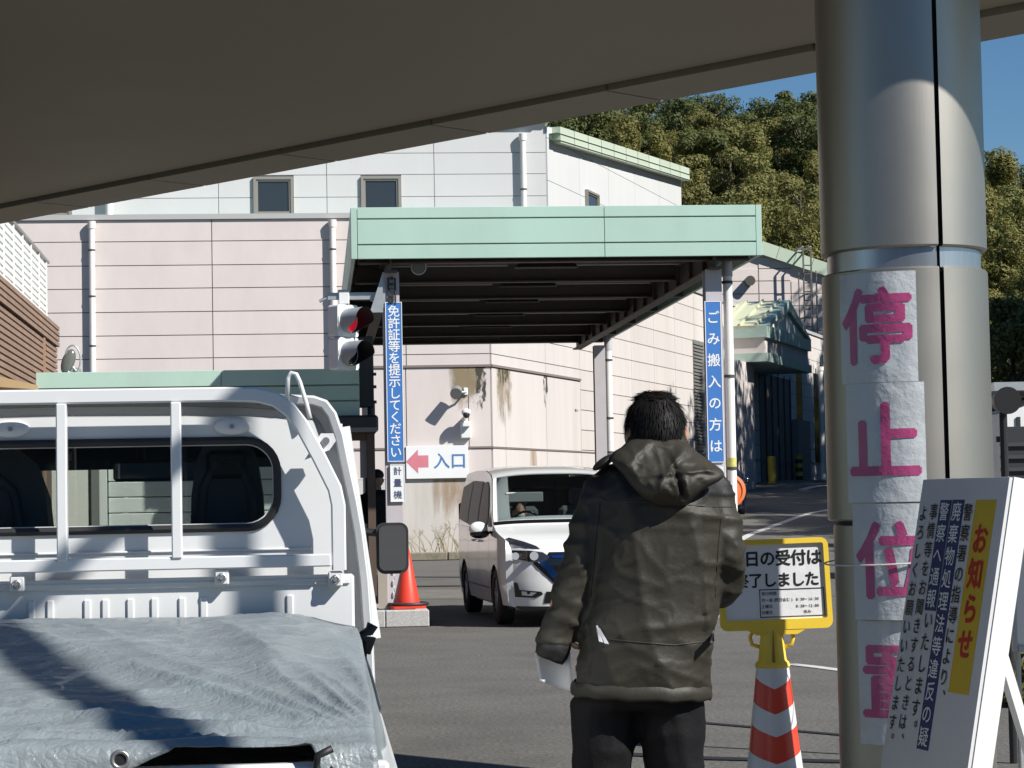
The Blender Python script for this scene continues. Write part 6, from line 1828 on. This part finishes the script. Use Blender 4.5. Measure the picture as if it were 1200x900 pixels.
def patch(pts, name, m, par):
    g = MB(); A, B, C_, D = pts; NU, NV2 = 6, 8; g.v = []
    for j in range(NV2 + 1):
        for i in range(NU + 1):
            x = lerp(lerp(A[0], B[0], i / NU), lerp(D[0], C_[0], i / NU), j / NV2); y = lerp(lerp(A[1], B[1], i / NU), lerp(D[1], C_[1], i / NU), j / NV2)
            g.v.append(on_back(x, y, .004)[:])
    for j in range(NV2):
        for i in range(NU): g.f.append([j * (NU + 1) + i, j * (NU + 1) + i + 1, (j + 1) * (NU + 1) + i + 1, (j + 1) * (NU + 1) + i]); g.mi.append(0)
    return g.build(name, m, par, smooth=True, fix=False)
patch([(698.5, 733), (700.5, 733), (707, 753), (703, 752)], 'reflective_stripe', REF, jk)
patch([(700.5, 735), (703, 736), (714, 755), (708.5, 754)], 'reflective_stripe', REF, jk)
patch([(699, 737), (699.5, 741), (705, 752), (702, 752)], 'reflective_stripe', REF, jk)
patch([(834, 744), (836.5, 738), (837.5, 752), (832, 754)], 'reflective_stripe', REF, jk)
# collar
g = MB(); rings = []
for py, rx, ry, dy in ((534, .115, .10, -.01), (522, .094, .085, -.005), (512, .088, .08, 0), (510, .080, .072, 0), (514, .076, .068, 0), (528, .08, .07, 0)):
    c = ml(769, py, dy); rings.append([Vector((c.x + rx * cos(t), c.y + ry * sin(t), c.z - .020 * sin(t) + .006 * cos(t))) for t in [2 * pi * k / 36 for k in range(36)]])
g.loft(rings, cap=False); g.build('collar', JK, man, smooth=True)
# hood hanging on the back
HO = [(719, 530), (716, 540), (730, 556), (744, 574), (762, 588), (785, 594), (803, 592), (813, 584), (828, 572), (845, 562), (848, 553), (836, 543), (818, 530), (803, 519), (785, 513), (760, 511), (738, 516), (728, 524)]
hc = (780, 548); g = MB(); NR = 22; n = len(HO) * 4; V_ = []
def HOi(t):
    k = t * len(HO); i = int(k) % len(HO); f = k - int(k); a = HO[i]; b = HO[(i + 1) % len(HO)]
    pm = HO[i - 1]; pn = HO[(i + 2) % len(HO)]
    r_ = []
    for c in (0, 1): r_.append(.5 * ((2 * a[c]) + (-pm[c] + b[c]) * f + (2 * pm[c] - 5 * a[c] + 4 * b[c] - pn[c]) * f * f + (-pm[c] + 3 * a[c] - 3 * b[c] + pn[c]) * f ** 3))
    return r_
def hoodp(px, py, r, side):
    zrel = (py - 511) / 83.0
    base = lerp(-.085, -.165, sstep(0, .8, zrel))
    bul = sqrt(max(0, 1 - r ** 2.6)) * lerp(.03, .055, sstep(.1, .8, zrel))
    q = ml(px, py, base - (bul if side else -.01))
    if side:
        w = .020 * ridg(Vector((px * .030 + py * .018, py * .012, 2.2))) ** 3 + .009 * ridg(Vector((px * .07, py * .06, 9.1))) ** 2
        w += .016 * math.exp(-((px - 790 - (py - 550) * .35) / 3.2) ** 2) * sstep(530, 560, py) * -1.6
        w += .012 * math.exp(-((py - 556 + (px - 770) * .08) / 3.0) ** 2)
        q.y -= w * sstep(0, .3, 1 - r)
    return q
rings = []
for side in (1, 0):
    rng = [k / NR for k in range(1, NR + 1)] if side else [k / 6 for k in range(5, 0, -1)]
    for r in rng:
        ring = []
        for k in range(n):
            x, y = HOi(k / n); px = hc[0] + (x - hc[0]) * r; py = hc[1] + (y - hc[1]) * r
            ring.append(hoodp(px, py, r, side))
        rings.append(ring)
g.loft(rings, cap=True); g.build('hood', JK, man, smooth=True)
# collar flap tip left
g = MB(); g.ell(ml(708, 541, -.05), (.035, .06, .016), 14, 8, lambda v: v + Vector((0, 0, (v.x - ml(708, 541).x) * .55))); g.build('shoulder_flap', JKB, man, smooth=True)
# hair: cap plus tufts
random.seed(11)
g = MB(); hcx = ml(768, 500, -.006)
def hairfn(v):
    d = v - hcx; f = 1 + .05 * noise.noise(d * 28) + .05 * noise.noise(d * 60)
    q = hcx + d * f
    return q
g.ell(hcx, (.088, .106, .106), 40, 26, hairfn)
cut = []
# keep the face free: drop faces at the front below the brow
fs = []
for f in g.f:
    c = sum((Vector(g.v[i]) for i in f), Vector()) / len(f) - hcx
    if c.y > .045 and c.z < .05: continue
    if c.z < -.072 : continue
    if abs(c.x) > .066 and c.z < .005 and c.y > -.05: continue
    fs.append(f)
g.f = fs; g.mi = [0] * len(fs)
capo = g.build('hair', HAIRM, man, smooth=True)
g = MB()
for k in range(2600):
    th = random.uniform(0, 2 * pi); u_ = random.uniform(-.62, 1); ph = math.acos(u_)
    dv = Vector((sin(ph) * cos(th), sin(ph) * sin(th), cos(ph)))
    if dv.y > .35 and dv.z < .45: continue
    if abs(dv.x) > .72 and dv.z < .08 and dv.y > -.5: continue
    base = hcx + Vector((dv.x * .087, dv.y * .104, dv.z * .104))
    whorl = Vector((dv.x * .4, dv.y * .4 - .1, -.9)) if dv.z < .75 else Vector((cos(th + 1.2), sin(th + 1.2), .25))
    whorl += Vector((random.uniform(-.22, .22), random.uniform(-.22, .22), random.uniform(-.15, .15)))
    t_ = (whorl - dv * whorl.dot(dv)).normalized()
    L = random.uniform(.03, .055); lift = random.uniform(.0005, .004) * (1.6 if dv.z > .7 else 1)
    p1 = base + t_ * L * .5 + dv * lift; p2_ = base + t_ * L + dv * lift * random.uniform(.3, 1.5)
    sd_ = t_.cross(dv) * random.uniform(.0015, .003)
    g.add([base - sd_, base + sd_, p1 + sd_ * .8, p1 - sd_ * .8, p2_], [(0, 1, 2, 3), (3, 2, 4)])
g.build('hair_locks', HAIRM, capo, kind='stuff', fix=False)
# cuff and paper
g = MB(); c = ml(645, 768, -.02)
ax = Vector((-.25, 0, -1)).normalized()
limb(g, [(ml(652, 750, -.02), .05), (ml(647, 762, -.02), .050), (ml(643, 772, -.02), .043)], 20); 
me = remesh(g, .006, 2, lambda p: .003 * ridg(p * 22)); me.materials.append(JKB); link('cuff', me, man)
pp = thing('paper_sheet', 'folded white paper held in the left hand of the man', 'paper', ml(650, 775, -.02) + man_o)
PQ = [(627, 766), (668, 757), (672, 803), (666, 811), (634, 799)]
o2 = ml(650, 775, -.02) + man_o
g = MB(); N = 10; g.v = []
for j in range(N + 1):
    for i in range(N + 1):
        u_, v_ = i / N, j / N
        x = lerp(lerp(627, 668, u_), lerp(633, 671, u_), v_); y = lerp(lerp(766, 758, u_), lerp(799, 811, u_), v_)
        g.v.append((at(x, y, MY - .035 + .03 * sin(u_ * 2.6) + .012 * v_) - o2)[:])
for j in range(N):
    for i in range(N): g.f.append([j * (N + 1) + i, j * (N + 1) + i + 1, (j + 1) * (N + 1) + i + 1, (j + 1) * (N + 1) + i]); g.mi.append(0)
ps = g.build('sheet', mat('paper_white', (.66, .66, .66), .7, var=.03, vscale=20), pp, smooth=True); ps.modifiers.new('t', 'SOLIDIFY').thickness = .0008

# attendant in the booth
AT = Vector((at(443, 640, 29.3).x, 29.3, ih))
p2 = thing('person', 'attendant in black cap and black jacket standing in the lane booth', 'person', AT)
hc2 = Vector((.0, 0, 1.58))
hips_ = [(Vector((0, 0, .85)), .15, .1), (Vector((0, 0, .98)), .16, .11), (Vector((0, 0, 1.2)), .16, .11), (Vector((0, 0, 1.35)), .19, .11), (Vector((0, 0, 1.42)), .1, .07)]
aL2 = [(Vector((-.18, 0, 1.36)), .05), (Vector((-.24, -.02, 1.1)), .042), (Vector((-.2, -.15, .95)), .03)]
aR2 = [(Vector((.18, 0, 1.36)), .05), (Vector((.25, .02, 1.12)), .042), (Vector((.27, -.12, 1.02)), .03)]
g = human_body(1.7, 0, aL2, aR2, headc=hc2, hips=hips_, neckp=Vector((0, 0, 1.44)), hand_l=(Vector((-.2, -.15, .95)), Vector((0, -1, -.3)), Vector((1, 0, 0)), Vector((0, 0, -1))), hand_r=(Vector((.27, -.12, 1.02)), Vector((.1, -.8, -.5)), Vector((-1, 0, 0)), Vector((0, 0, -1))))
for s_ in (-1, 1):
    limb(g, [(Vector((s_ * .09, 0, .88)), .08), (Vector((s_ * .1, 0, .5)), .055), (Vector((s_ * .1, 0, .06)), .045)]); g.ell((s_ * .1, -.06, .04), (.04, .12, .035), 12, 8)
me = remesh(g, .012, 2); me.materials.append(SKIN); link('body', me, p2)
g = MB()
g.loft([ering(Vector((0, 0, z)), rx, ry, 24) for z, rx, ry in ((.80, .185, .14), (1.0, .185, .14), (1.2, .185, .14), (1.36, .22, .13), (1.43, .12, .09))])
for A in (aL2, aR2): limb(g, [(p, r + .022) for p, r in A])
me = remesh(g, .016, 4, lambda p: .008 * ridg(p * 7)); me.materials.append(JKB); link('jacket', me, p2)
g = MB()
for s_ in (-1, 1): limb(g, [(Vector((s_ * .09, 0, .9)), .1), (Vector((s_ * .1, 0, .5)), .075), (Vector((s_ * .1, 0, .08)), .065)])
me = remesh(g, .016, 3); me.materials.append(TRS); link('trousers', me, p2)
g = MB().ell(hc2 + Vector((0, 0, .05)), (.095, .115, .085), 20, 12, lambda v: Vector((v.x, v.y, max(v.z, 1.60)))); g.ell(hc2 + Vector((0, -.12, .03)), (.07, .08, .012), 14, 6); g.build('cap', JKB, p2, smooth=True)
g = MB().ell(hc2 + Vector((0, .03, -.02)), (.085, .1, .09), 16, 10); g.build('hair', HAIRM, p2, smooth=True)

# driver of the white van
VD = VFr.W(-.38, 1.92, .42)
p3 = thing('person', 'driver in a white mask and dark top at the wheel of the white minivan', 'person', VD, VFr.t + pi)
hd = Vector((0, .02, .90))
hips_ = [(Vector((0, 0, .22)), .16, .12), (Vector((0, 0, .40)), .15, .11), (Vector((0, 0, .62)), .18, .11), (Vector((0, 0, .72)), .1, .07)]
aL3 = [(Vector((-.19, .02, .66)), .05), (Vector((-.24, .16, .48)), .04), (Vector((-.14, .36, .60)), .03)]
aR3 = [(Vector((.19, .02, .66)), .05), (Vector((.24, .16, .48)), .04), (Vector((.14, .36, .60)), .03)]
g = human_body(1.7, 0, aL3, aR3, headc=hd, hips=hips_, neckp=Vector((0, 0, .78)), hand_l=(Vector((-.14, .36, .60)), Vector((.2, 1, .4)), Vector((1, 0, .5)), Vector((.3, 0, -1))), hand_r=(Vector((.14, .36, .60)), Vector((-.2, 1, .4)), Vector((-1, 0, .5)), Vector((-.3, 0, -1))))
for s_ in (-1, 1): limb(g, [(Vector((s_ * .1, 0, .26)), .085), (Vector((s_ * .12, .42, .28)), .06), (Vector((s_ * .12, .52, .02)), .045)])
me = remesh(g, .012, 2); me.materials.append(SKIN); link('body', me, p3)
g = MB(); g.loft([ering(Vector((0, 0, z)), rx, ry, 24) for z, rx, ry in ((.2, .18, .14), (.42, .17, .13), (.62, .21, .13), (.70, .15, .10))])
for A in (aL3, aR3): limb(g, [(p, r + .018) for p, r in A])
me = remesh(g, .016, 3); me.materials.append(mat('driver_grey_top', (.10, .10, .11), .8)); link('shirt', me, p3)
MB().ell(hd + Vector((0, .052, -.045)), (.062, .062, .05), 14, 8).build('face_mask', mat('mask_white', (.72, .72, .72), .8), p3, smooth=True)
MB().ell(hd + Vector((0, -.02, .03)), (.086, .1, .095), 16, 10).build('hair', HAIRM, p3, smooth=True)

# ------------------------------------------------------------------ hill and forest
def hill_z(x, y):
    crest = 27.5 - .0045 * (x - 18) ** 2
    if x > 18: crest = 27.5 - .014 * (x - 18) ** 2 + 2.0 * noise.noise(Vector((x * .08, 0, 0)))
    crest = max(crest, 9)
    r = sstep(108, 190, y)
    z = 1.6 + (crest - 1.6) * (r ** 1.15) + 1.2 * noise.noise(Vector((x * .05, y * .05, 1)))
    # right-hand spur that comes closer
    sp_ = sstep(22, 40, x) * sstep(60, 100, y) * 9
    return max(z, sp_ + 1.2) - (0 if y > 112 else .5)
hx = [-160 + 6 * i for i in range(60)]; hy = [108 + 5 * j for j in range(32)]
mb = MB(); mb.v = [(x, y, hill_z(x, y) if y > 108 else 1.0) for y in hy for x in hx]
n = len(hx)
for j in range(len(hy) - 1):
    for i in range(n - 1): mb.f.append([j * n + i, j * n + i + 1, (j + 1) * n + i + 1, (j + 1) * n + i]); mb.mi.append(0)
mb.build('hill', mat('hill_undergrowth', (.035, .04, .018), .95, var=.4, vscale=.6, bump=.5, bscale=3), kind='structure', smooth=True, fix=False)

def leaf_mat(name, cols, trans=.25):
    m = bpy.data.materials.new(name); m.use_nodes = True; nt = m.node_tree; nt.nodes.clear()
    out = nt.nodes.new('ShaderNodeOutputMaterial')
    geo = nt.nodes.new('ShaderNodeNewGeometry'); oi = nt.nodes.new('ShaderNodeObjectInfo')
    n = nt.nodes.new('ShaderNodeTexNoise'); n.inputs['Scale'].default_value = .9; n.inputs['Detail'].default_value = 4
    nt.links.new(geo.outputs['Position'], n.inputs['Vector'])
    ad = nt.nodes.new('ShaderNodeMath'); ad.operation = 'MULTIPLY_ADD'; ad.inputs[1].default_value = .55
    nt.links.new(oi.outputs['Random'], ad.inputs[0]); nt.links.new(n.outputs['Fac'], ad.inputs[2])
    a2 = nt.nodes.new('ShaderNodeMath'); a2.operation = 'MULTIPLY_ADD'; a2.inputs[1].default_value = .35
    nt.links.new(geo.outputs['Random Per Island'], a2.inputs[0]); nt.links.new(ad.outputs[0], a2.inputs[2])
    mr = nt.nodes.new('ShaderNodeMapRange'); mr.inputs['From Min'].default_value = .4; mr.inputs['From Max'].default_value = 1.3
    nt.links.new(a2.outputs[0], mr.inputs['Value'])
    cr_ = nt.nodes.new('ShaderNodeValToRGB'); el = cr_.color_ramp.elements
    el[0].position = 0; el[0].color = (*cols[0], 1); el[1].position = 1; el[1].color = (*cols[-1], 1)
    for i, c in enumerate(cols[1:-1]): e = el.new((i + 1) / (len(cols) - 1)); e.color = (*c, 1)
    nt.links.new(mr.outputs[0], cr_.inputs[0])
    d = nt.nodes.new('ShaderNodeBsdfPrincipled'); d.inputs['Roughness'].default_value = .6; d.inputs['Specular IOR Level'].default_value = .25
    t = nt.nodes.new('ShaderNodeBsdfTranslucent'); mx = nt.nodes.new('ShaderNodeMixShader'); mx.inputs[0].default_value = trans
    nt.links.new(cr_.outputs[0], d.inputs['Base Color']); nt.links.new(cr_.outputs[0], t.inputs[0])
    nt.links.new(d.outputs[0], mx.inputs[1]); nt.links.new(t.outputs[0], mx.inputs[2]); nt.links.new(mx.outputs[0], out.inputs[0])
    return m
LFB = leaf_mat('bamboo_leaf', [(.11, .125, .035), (.16, .17, .045), (.22, .19, .06), (.14, .17, .045)])
LFD = leaf_mat('evergreen_leaf', [(.05, .07, .022), (.08, .10, .03), (.12, .13, .04), (.06, .085, .027)])
LFO = leaf_mat('mixed_leaf', [(.10, .12, .032), (.14, .15, .042), (.18, .16, .05), (.11, .135, .04)])
BARK = mat('bark', (.10, .08, .06), .9, var=.3, vscale=4)
def tree_mesh(kind, seed):
    rnd = random.Random(seed)
    tr_ = MB(); cr_ = MB()
    if kind == 'bamboo': H, R, nb_, m = 7.5, 2.1, 20, LFB
    elif kind == 'evergreen': H, R, nb_, m = 8.0, 2.9, 22, LFD
    else: H, R, nb_, m = 7.0, 2.6, 15, LFO
    lean_ = rnd.uniform(-.6, .6)
    tr_.tube([(0, 0, -1), (lean_ * .2, 0, H * .35), (lean_ * .6, 0, H * .65), (lean_, 0, H * .92)], [.16, .11, .07, .02], 7)
    for b in range(nb_):
        t = rnd.uniform(.12, 1.0); a = rnd.uniform(0, 2 * pi)
        if kind == 'bamboo': rad = R * rnd.uniform(.1, .9) * (1.15 - t * .75)
        else: rad = R * rnd.uniform(.3, 1.0) * sqrt(max(.08, 1 - ((t - .58) / .5) ** 2))
        c = Vector((cos(a) * rad + lean_ * t, sin(a) * rad, H * t))
        tr_.tube([(lean_ * t * .8, 0, H * max(.25, t - .18)), c], [.07, .02], 4)
        cr0 = rnd.uniform(.55, 1.1) * (1.0 if kind != 'bamboo' else .8)
        for k in range(430):
            d = Vector((rnd.gauss(0, 1), rnd.gauss(0, 1), rnd.gauss(0, 1))).normalized() * cr0 * rnd.uniform(.55, 1.1)
            if kind == 'bamboo': d.z *= 1.3; d += Vector((0, 0, -.25 * d.length_squared))
            else: d.z *= .75
            p = c + d
            s = rnd.uniform(.05, .125) if kind != 'bamboo' else rnd.uniform(.045, .11)
            nn = (d.normalized() + Vector((rnd.uniform(-.7, .7), rnd.uniform(-.7, .7), rnd.uniform(-.2, .9)))).normalized()
            u1 = nn.orthogonal().normalized(); u2 = nn.cross(u1); a2 = rnd.uniform(0, 6.28)
            v1 = (u1 * cos(a2) + u2 * sin(a2)) * s * (1.5 if kind == 'bamboo' else 1.1); v2 = (u2 * cos(a2) - u1 * sin(a2)) * s * (.55 if kind == 'bamboo' else .8)
            cr_.add([p - v1, p - v2 * .9, p + v1, p + v2], [(0, 1, 2, 3)])
    return tr_.mesh('trunk', BARK, smooth=True), cr_.mesh('crown', m, fix=False)
TM = {k: [tree_mesh(k, s) for s in sd_] for k, sd_ in (('bamboo', (1, 2, 3)), ('evergreen', (4, 5, 6)), ('mixed', (7, 8)))}
LAB = {'bamboo': ('bamboo', 'feathery yellow green bamboo clump on the slope of the wooded hill', 'bamboo clumps on the hill'),
       'evergreen': ('evergreen_tree', 'dark rounded evergreen tree along the upper part of the wooded hill', 'evergreens on the hill'),
       'mixed': ('broadleaf_tree', 'brownish green broadleaf tree on the wooded hill', 'broadleaf trees on the hill')}
rnd = random.Random(5)
def plant(kind, x, y, z, s, label=None, group=None):
    tm_, cm = rnd.choice(TM[kind]); nm, lb, gr = LAB[kind]
    t = thing(nm, label or lb, 'bamboo' if kind == 'bamboo' else 'tree', (x, y, z), rnd.uniform(0, 6.28), group if group else gr)
    t.scale = (s * rnd.uniform(.9, 1.15), s * rnd.uniform(.9, 1.15), s)
    link('trunk', tm_, t); link('crown', cm, t)
ntree = 0
y = 112.0
while y < 204:
    x0_ = (575 - 600) / FPX * y - 1; x1_ = (1255 - 600) / FPX * y + 2
    x = x0_ + rnd.uniform(0, 2)
    while x < x1_:
        px = 600 + x / y * FPX
        xx = x + rnd.uniform(-1, 1); yy = y + rnd.uniform(-1.5, 1.5)
        hidden = 965 < px < 1120
        if not hidden:
            z = hill_z(xx, yy)
            r = (yy - 110) / 90 + .25 * noise.noise(Vector((xx * .09, yy * .09, 0)))
            kind = 'evergreen' if r > .72 else ('bamboo' if rnd.random() < .72 else 'mixed')
            if kind == 'bamboo' and r > .55 and rnd.random() < .3: kind = 'evergreen'
            plant(kind, xx, yy, z - .3, rnd.uniform(.85, 1.25)); ntree += 1
        x += 3.6 * (1 if not hidden else .8)
    y += 4.2
print('TREES', ntree)
# trees on the right that shade the yard (mostly behind the column)
bys = [36 + 4 * k for k in range(21)]
def bank_z(t_, y): return ground_z(10, y) - .3 + 7.0 * sstep(0, 1, t_) * sstep(36, 52, y)
mb = MB(); NT = 12
mb.v = [(lerp(.275 * y, .34 * y + 1.5, min(1, k / 8)) + max(0, k - 8) * 6, y, bank_z(k / 8, y)) for y in bys for k in range(NT + 1)]
for j_ in range(len(bys) - 1):
    for k in range(NT): a_ = j_ * (NT + 1) + k; mb.f.append([a_, a_ + 1, a_ + NT + 2, a_ + NT + 1]); mb.mi.append(0)
mb.build('embankment', MATS['hill_undergrowth'], kind='structure', smooth=True, fix=False)
tall = []
for y in (42, 47, 52, 57, 62, 67, 72, 77, 82, 88, 94):
    h = lerp(5.5, 13.0, sstep(42, 66, y)) + 4.5 * sstep(67, 71, y)
    tall += [(.34 * y + 1.8, y, h / 8.0), (.385 * y + 3.0, y + 2.5, h / 8.0)]
for i, (x, y, s) in enumerate(tall):
    plant('evergreen' if i % 3 else 'mixed', x, y, bank_z(1, y) - .3, s, label='tall dark tree on the bank beyond the right edge behind the steel column', group='tall trees behind the column')
for i, (x, y, s) in enumerate(((20.3, 88, 1.0), (22.6, 96, 1.05), (24.8, 104, 1.1), (23.0, 100, 1.0))):
    plant('mixed', x, y, 2.0, s, label='leafy tree seen between the steel column and the right edge', group='leafy trees at the right edge')
# things past the column at the right edge
RF = Frame(0, 15.0, 0)
def rp_(px, py, b=0): return RF.P(px, py, b)
hg = fthing('clipped_hedge', 'clipped hedge with yellowish leaves low at the right edge', 'hedge', RF)
c = MB(); rnd2 = random.Random(9)
q0 = rp_(1172, 775); q1 = rp_(1240, 860)
for k in range(5200):
    x = rnd2.uniform(q0.x, q0.x + 2.6); z = rnd2.uniform(.05, q0.z); yy = rnd2.uniform(0, .8)
    if rnd2.random() < .6: yy = rnd2.uniform(0, .08)
    elif rnd2.random() < .5: z = q0.z - rnd2.uniform(0, .05)
    s = rnd2.uniform(.012, .025); nn = Vector((rnd2.uniform(-1, 1), -1, rnd2.uniform(-.3, 1))).normalized(); u1 = nn.orthogonal(); u1.normalize(); u2 = nn.cross(u1)
    p = Vector((x, yy, z)); c.add([p - u1 * s * 1.4, p - u2 * s * .7, p + u1 * s * 1.4, p + u2 * s * .7], [(0, 1, 2, 3)])
c.build('leaves', leaf_mat('hedge_leaf', [(.05, .06, .015), (.12, .10, .025), (.20, .13, .04), (.04, .05, .015)]), hg, fix=False, kind='stuff')
st = MB()
for k in range(24): x = q0.x + .08 + k * .1; st.tube([(x, .4, 0), (x + .05, .3, q0.z * .6), (x - .03, .2, q0.z - .05)], [.012, .008, .004], 4)
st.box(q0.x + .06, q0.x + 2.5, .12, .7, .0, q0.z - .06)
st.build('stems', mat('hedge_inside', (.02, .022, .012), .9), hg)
# dark fence panel, white shed and round lamp behind
FF = Frame(0, 30.0, 0)
def ff(px, py, b=0): return FF.P(px, py, b)
fe_ = fthing('dark_fence', 'dark slatted fence at the right edge above the leaning board', 'fence', FF)
a0 = ff(1172, 500).x
for k in range(9):
    MB().bbox(a0 + k * .42, a0 + k * .42 + .37, -.02, .02, .05, ff(1185, 500).z, .004).build('fence_board', DARK, fe_)
for z in (.4, ff(1185, 505).z - .15): MB().box(a0 - .05, a0 + 3.8, .025, .07, z, z + .08).build('fence_rail', DARK, fe_)
for k in range(12):
    z = .2 + k * .17; MB().box(a0 - .02, a0 + 1.6, -.06, -.025, z, z + .05).build('slat', mat('fence_grey', (.05, .05, .055), .5), fe_)
ws_ = thing('white_shed', 'small white wall with pitched top glimpsed at the right edge', 'shed', (ff(1172, 520, 6).x, 36.0, 0))
zz_ = ff(1185, 478, 6).z
MB().plate([(0, 0), (3.2, 0), (3.2, zz_ + .1), (1.2, zz_ + .3), (.35, zz_), (0, zz_ - .1)], [], lambda x, y, t: (x, t, y), 0, 2.4).build('wall', mat('shed_white', (.74, .74, .72), .7, var=.05, vscale=3), ws_)
MB().box(-.1, 3.3, -.15, 2.6, zz_ - .02 + .3, zz_ + .42).build('roof', GALV, ws_)
MB().box(.28, .34, -.03, -.005, 0, zz_ - .15).build('door_gap', DARK, ws_)
q = at(1177, 470, 12.0)
lm = thing('round_black_lamp', 'round black lamp housing poking out right of the steel column', 'lamp', (q.x, 12.0, 0))
MB().rod((0, -.08, q.z), (0, .10, q.z), .075, .055, 24).build('lamp_head', BLK, lm, smooth=40); MB().rod((.0, .04, 0), (.0, .04, q.z), .022).build('pole', BLK, lm)
q = at(1192, 690, 9.3)
wp2 = thing('white_panel_stand', 'white framed panel standing behind the leaning board at the right edge', 'panel', (at(1184, 690, 9.3).x, 9.3, 0))
zt_, zb2 = at(1184, 628, 9.3).z, at(1184, 764, 9.3).z
MB().bbox(0, .6, -.01, .01, zb2, zt_, .003).build('panel', WHITE, wp2)
for x0_, x1_, z0_, z1_ in ((0, .02, zb2, zt_), (.58, .6, zb2, zt_)): MB().bbox(x0_, x1_, -.02, -.011, z0_, z1_, .003).build('frame', GALV, wp2)
MB().bbox(.021, .579, -.02, -.011, zb2, zb2 + .03, .003).build('frame', GALV, wp2)
for x in (.03, .55): MB().rod((x, .03, 0), (x, .03, zt_), .012).build('leg', GALV, wp2)

# unseen building added behind the viewpoint to darken reflections and cut sky fill
bb = thing('reflection_building', 'unseen long low building added behind the viewpoint for the truck glass to mirror', 'building', (-6, -24, 0))
BM = mat('reflection_wall', (.22, .21, .19), .85, var=.1, vscale=1)
MB().plate([(-38, 0), (38, 0), (38, 9), (-38, 9)], [[(x, 2.2), (x + 3.2, 2.2), (x + 3.2, 4.4), (x, 4.4)] for x in range(-35, 34, 6)], lambda x, y, t: (x, t, y), -.3, 0).build('wall', BM, bb)
MB().box(-38, 38, -8, -.31, 0, 8.8).build('inner_block', DARK, bb)
for x in range(-35, 34, 6): MB().box(x, x + 3.2, -.2, -.15, 2.2, 4.4).build('window', WINGL, bb)
MB().box(-38.5, 38.5, -8.2, .6, 9, 9.4).build('roof', GREEND, bb)
print('LAST')
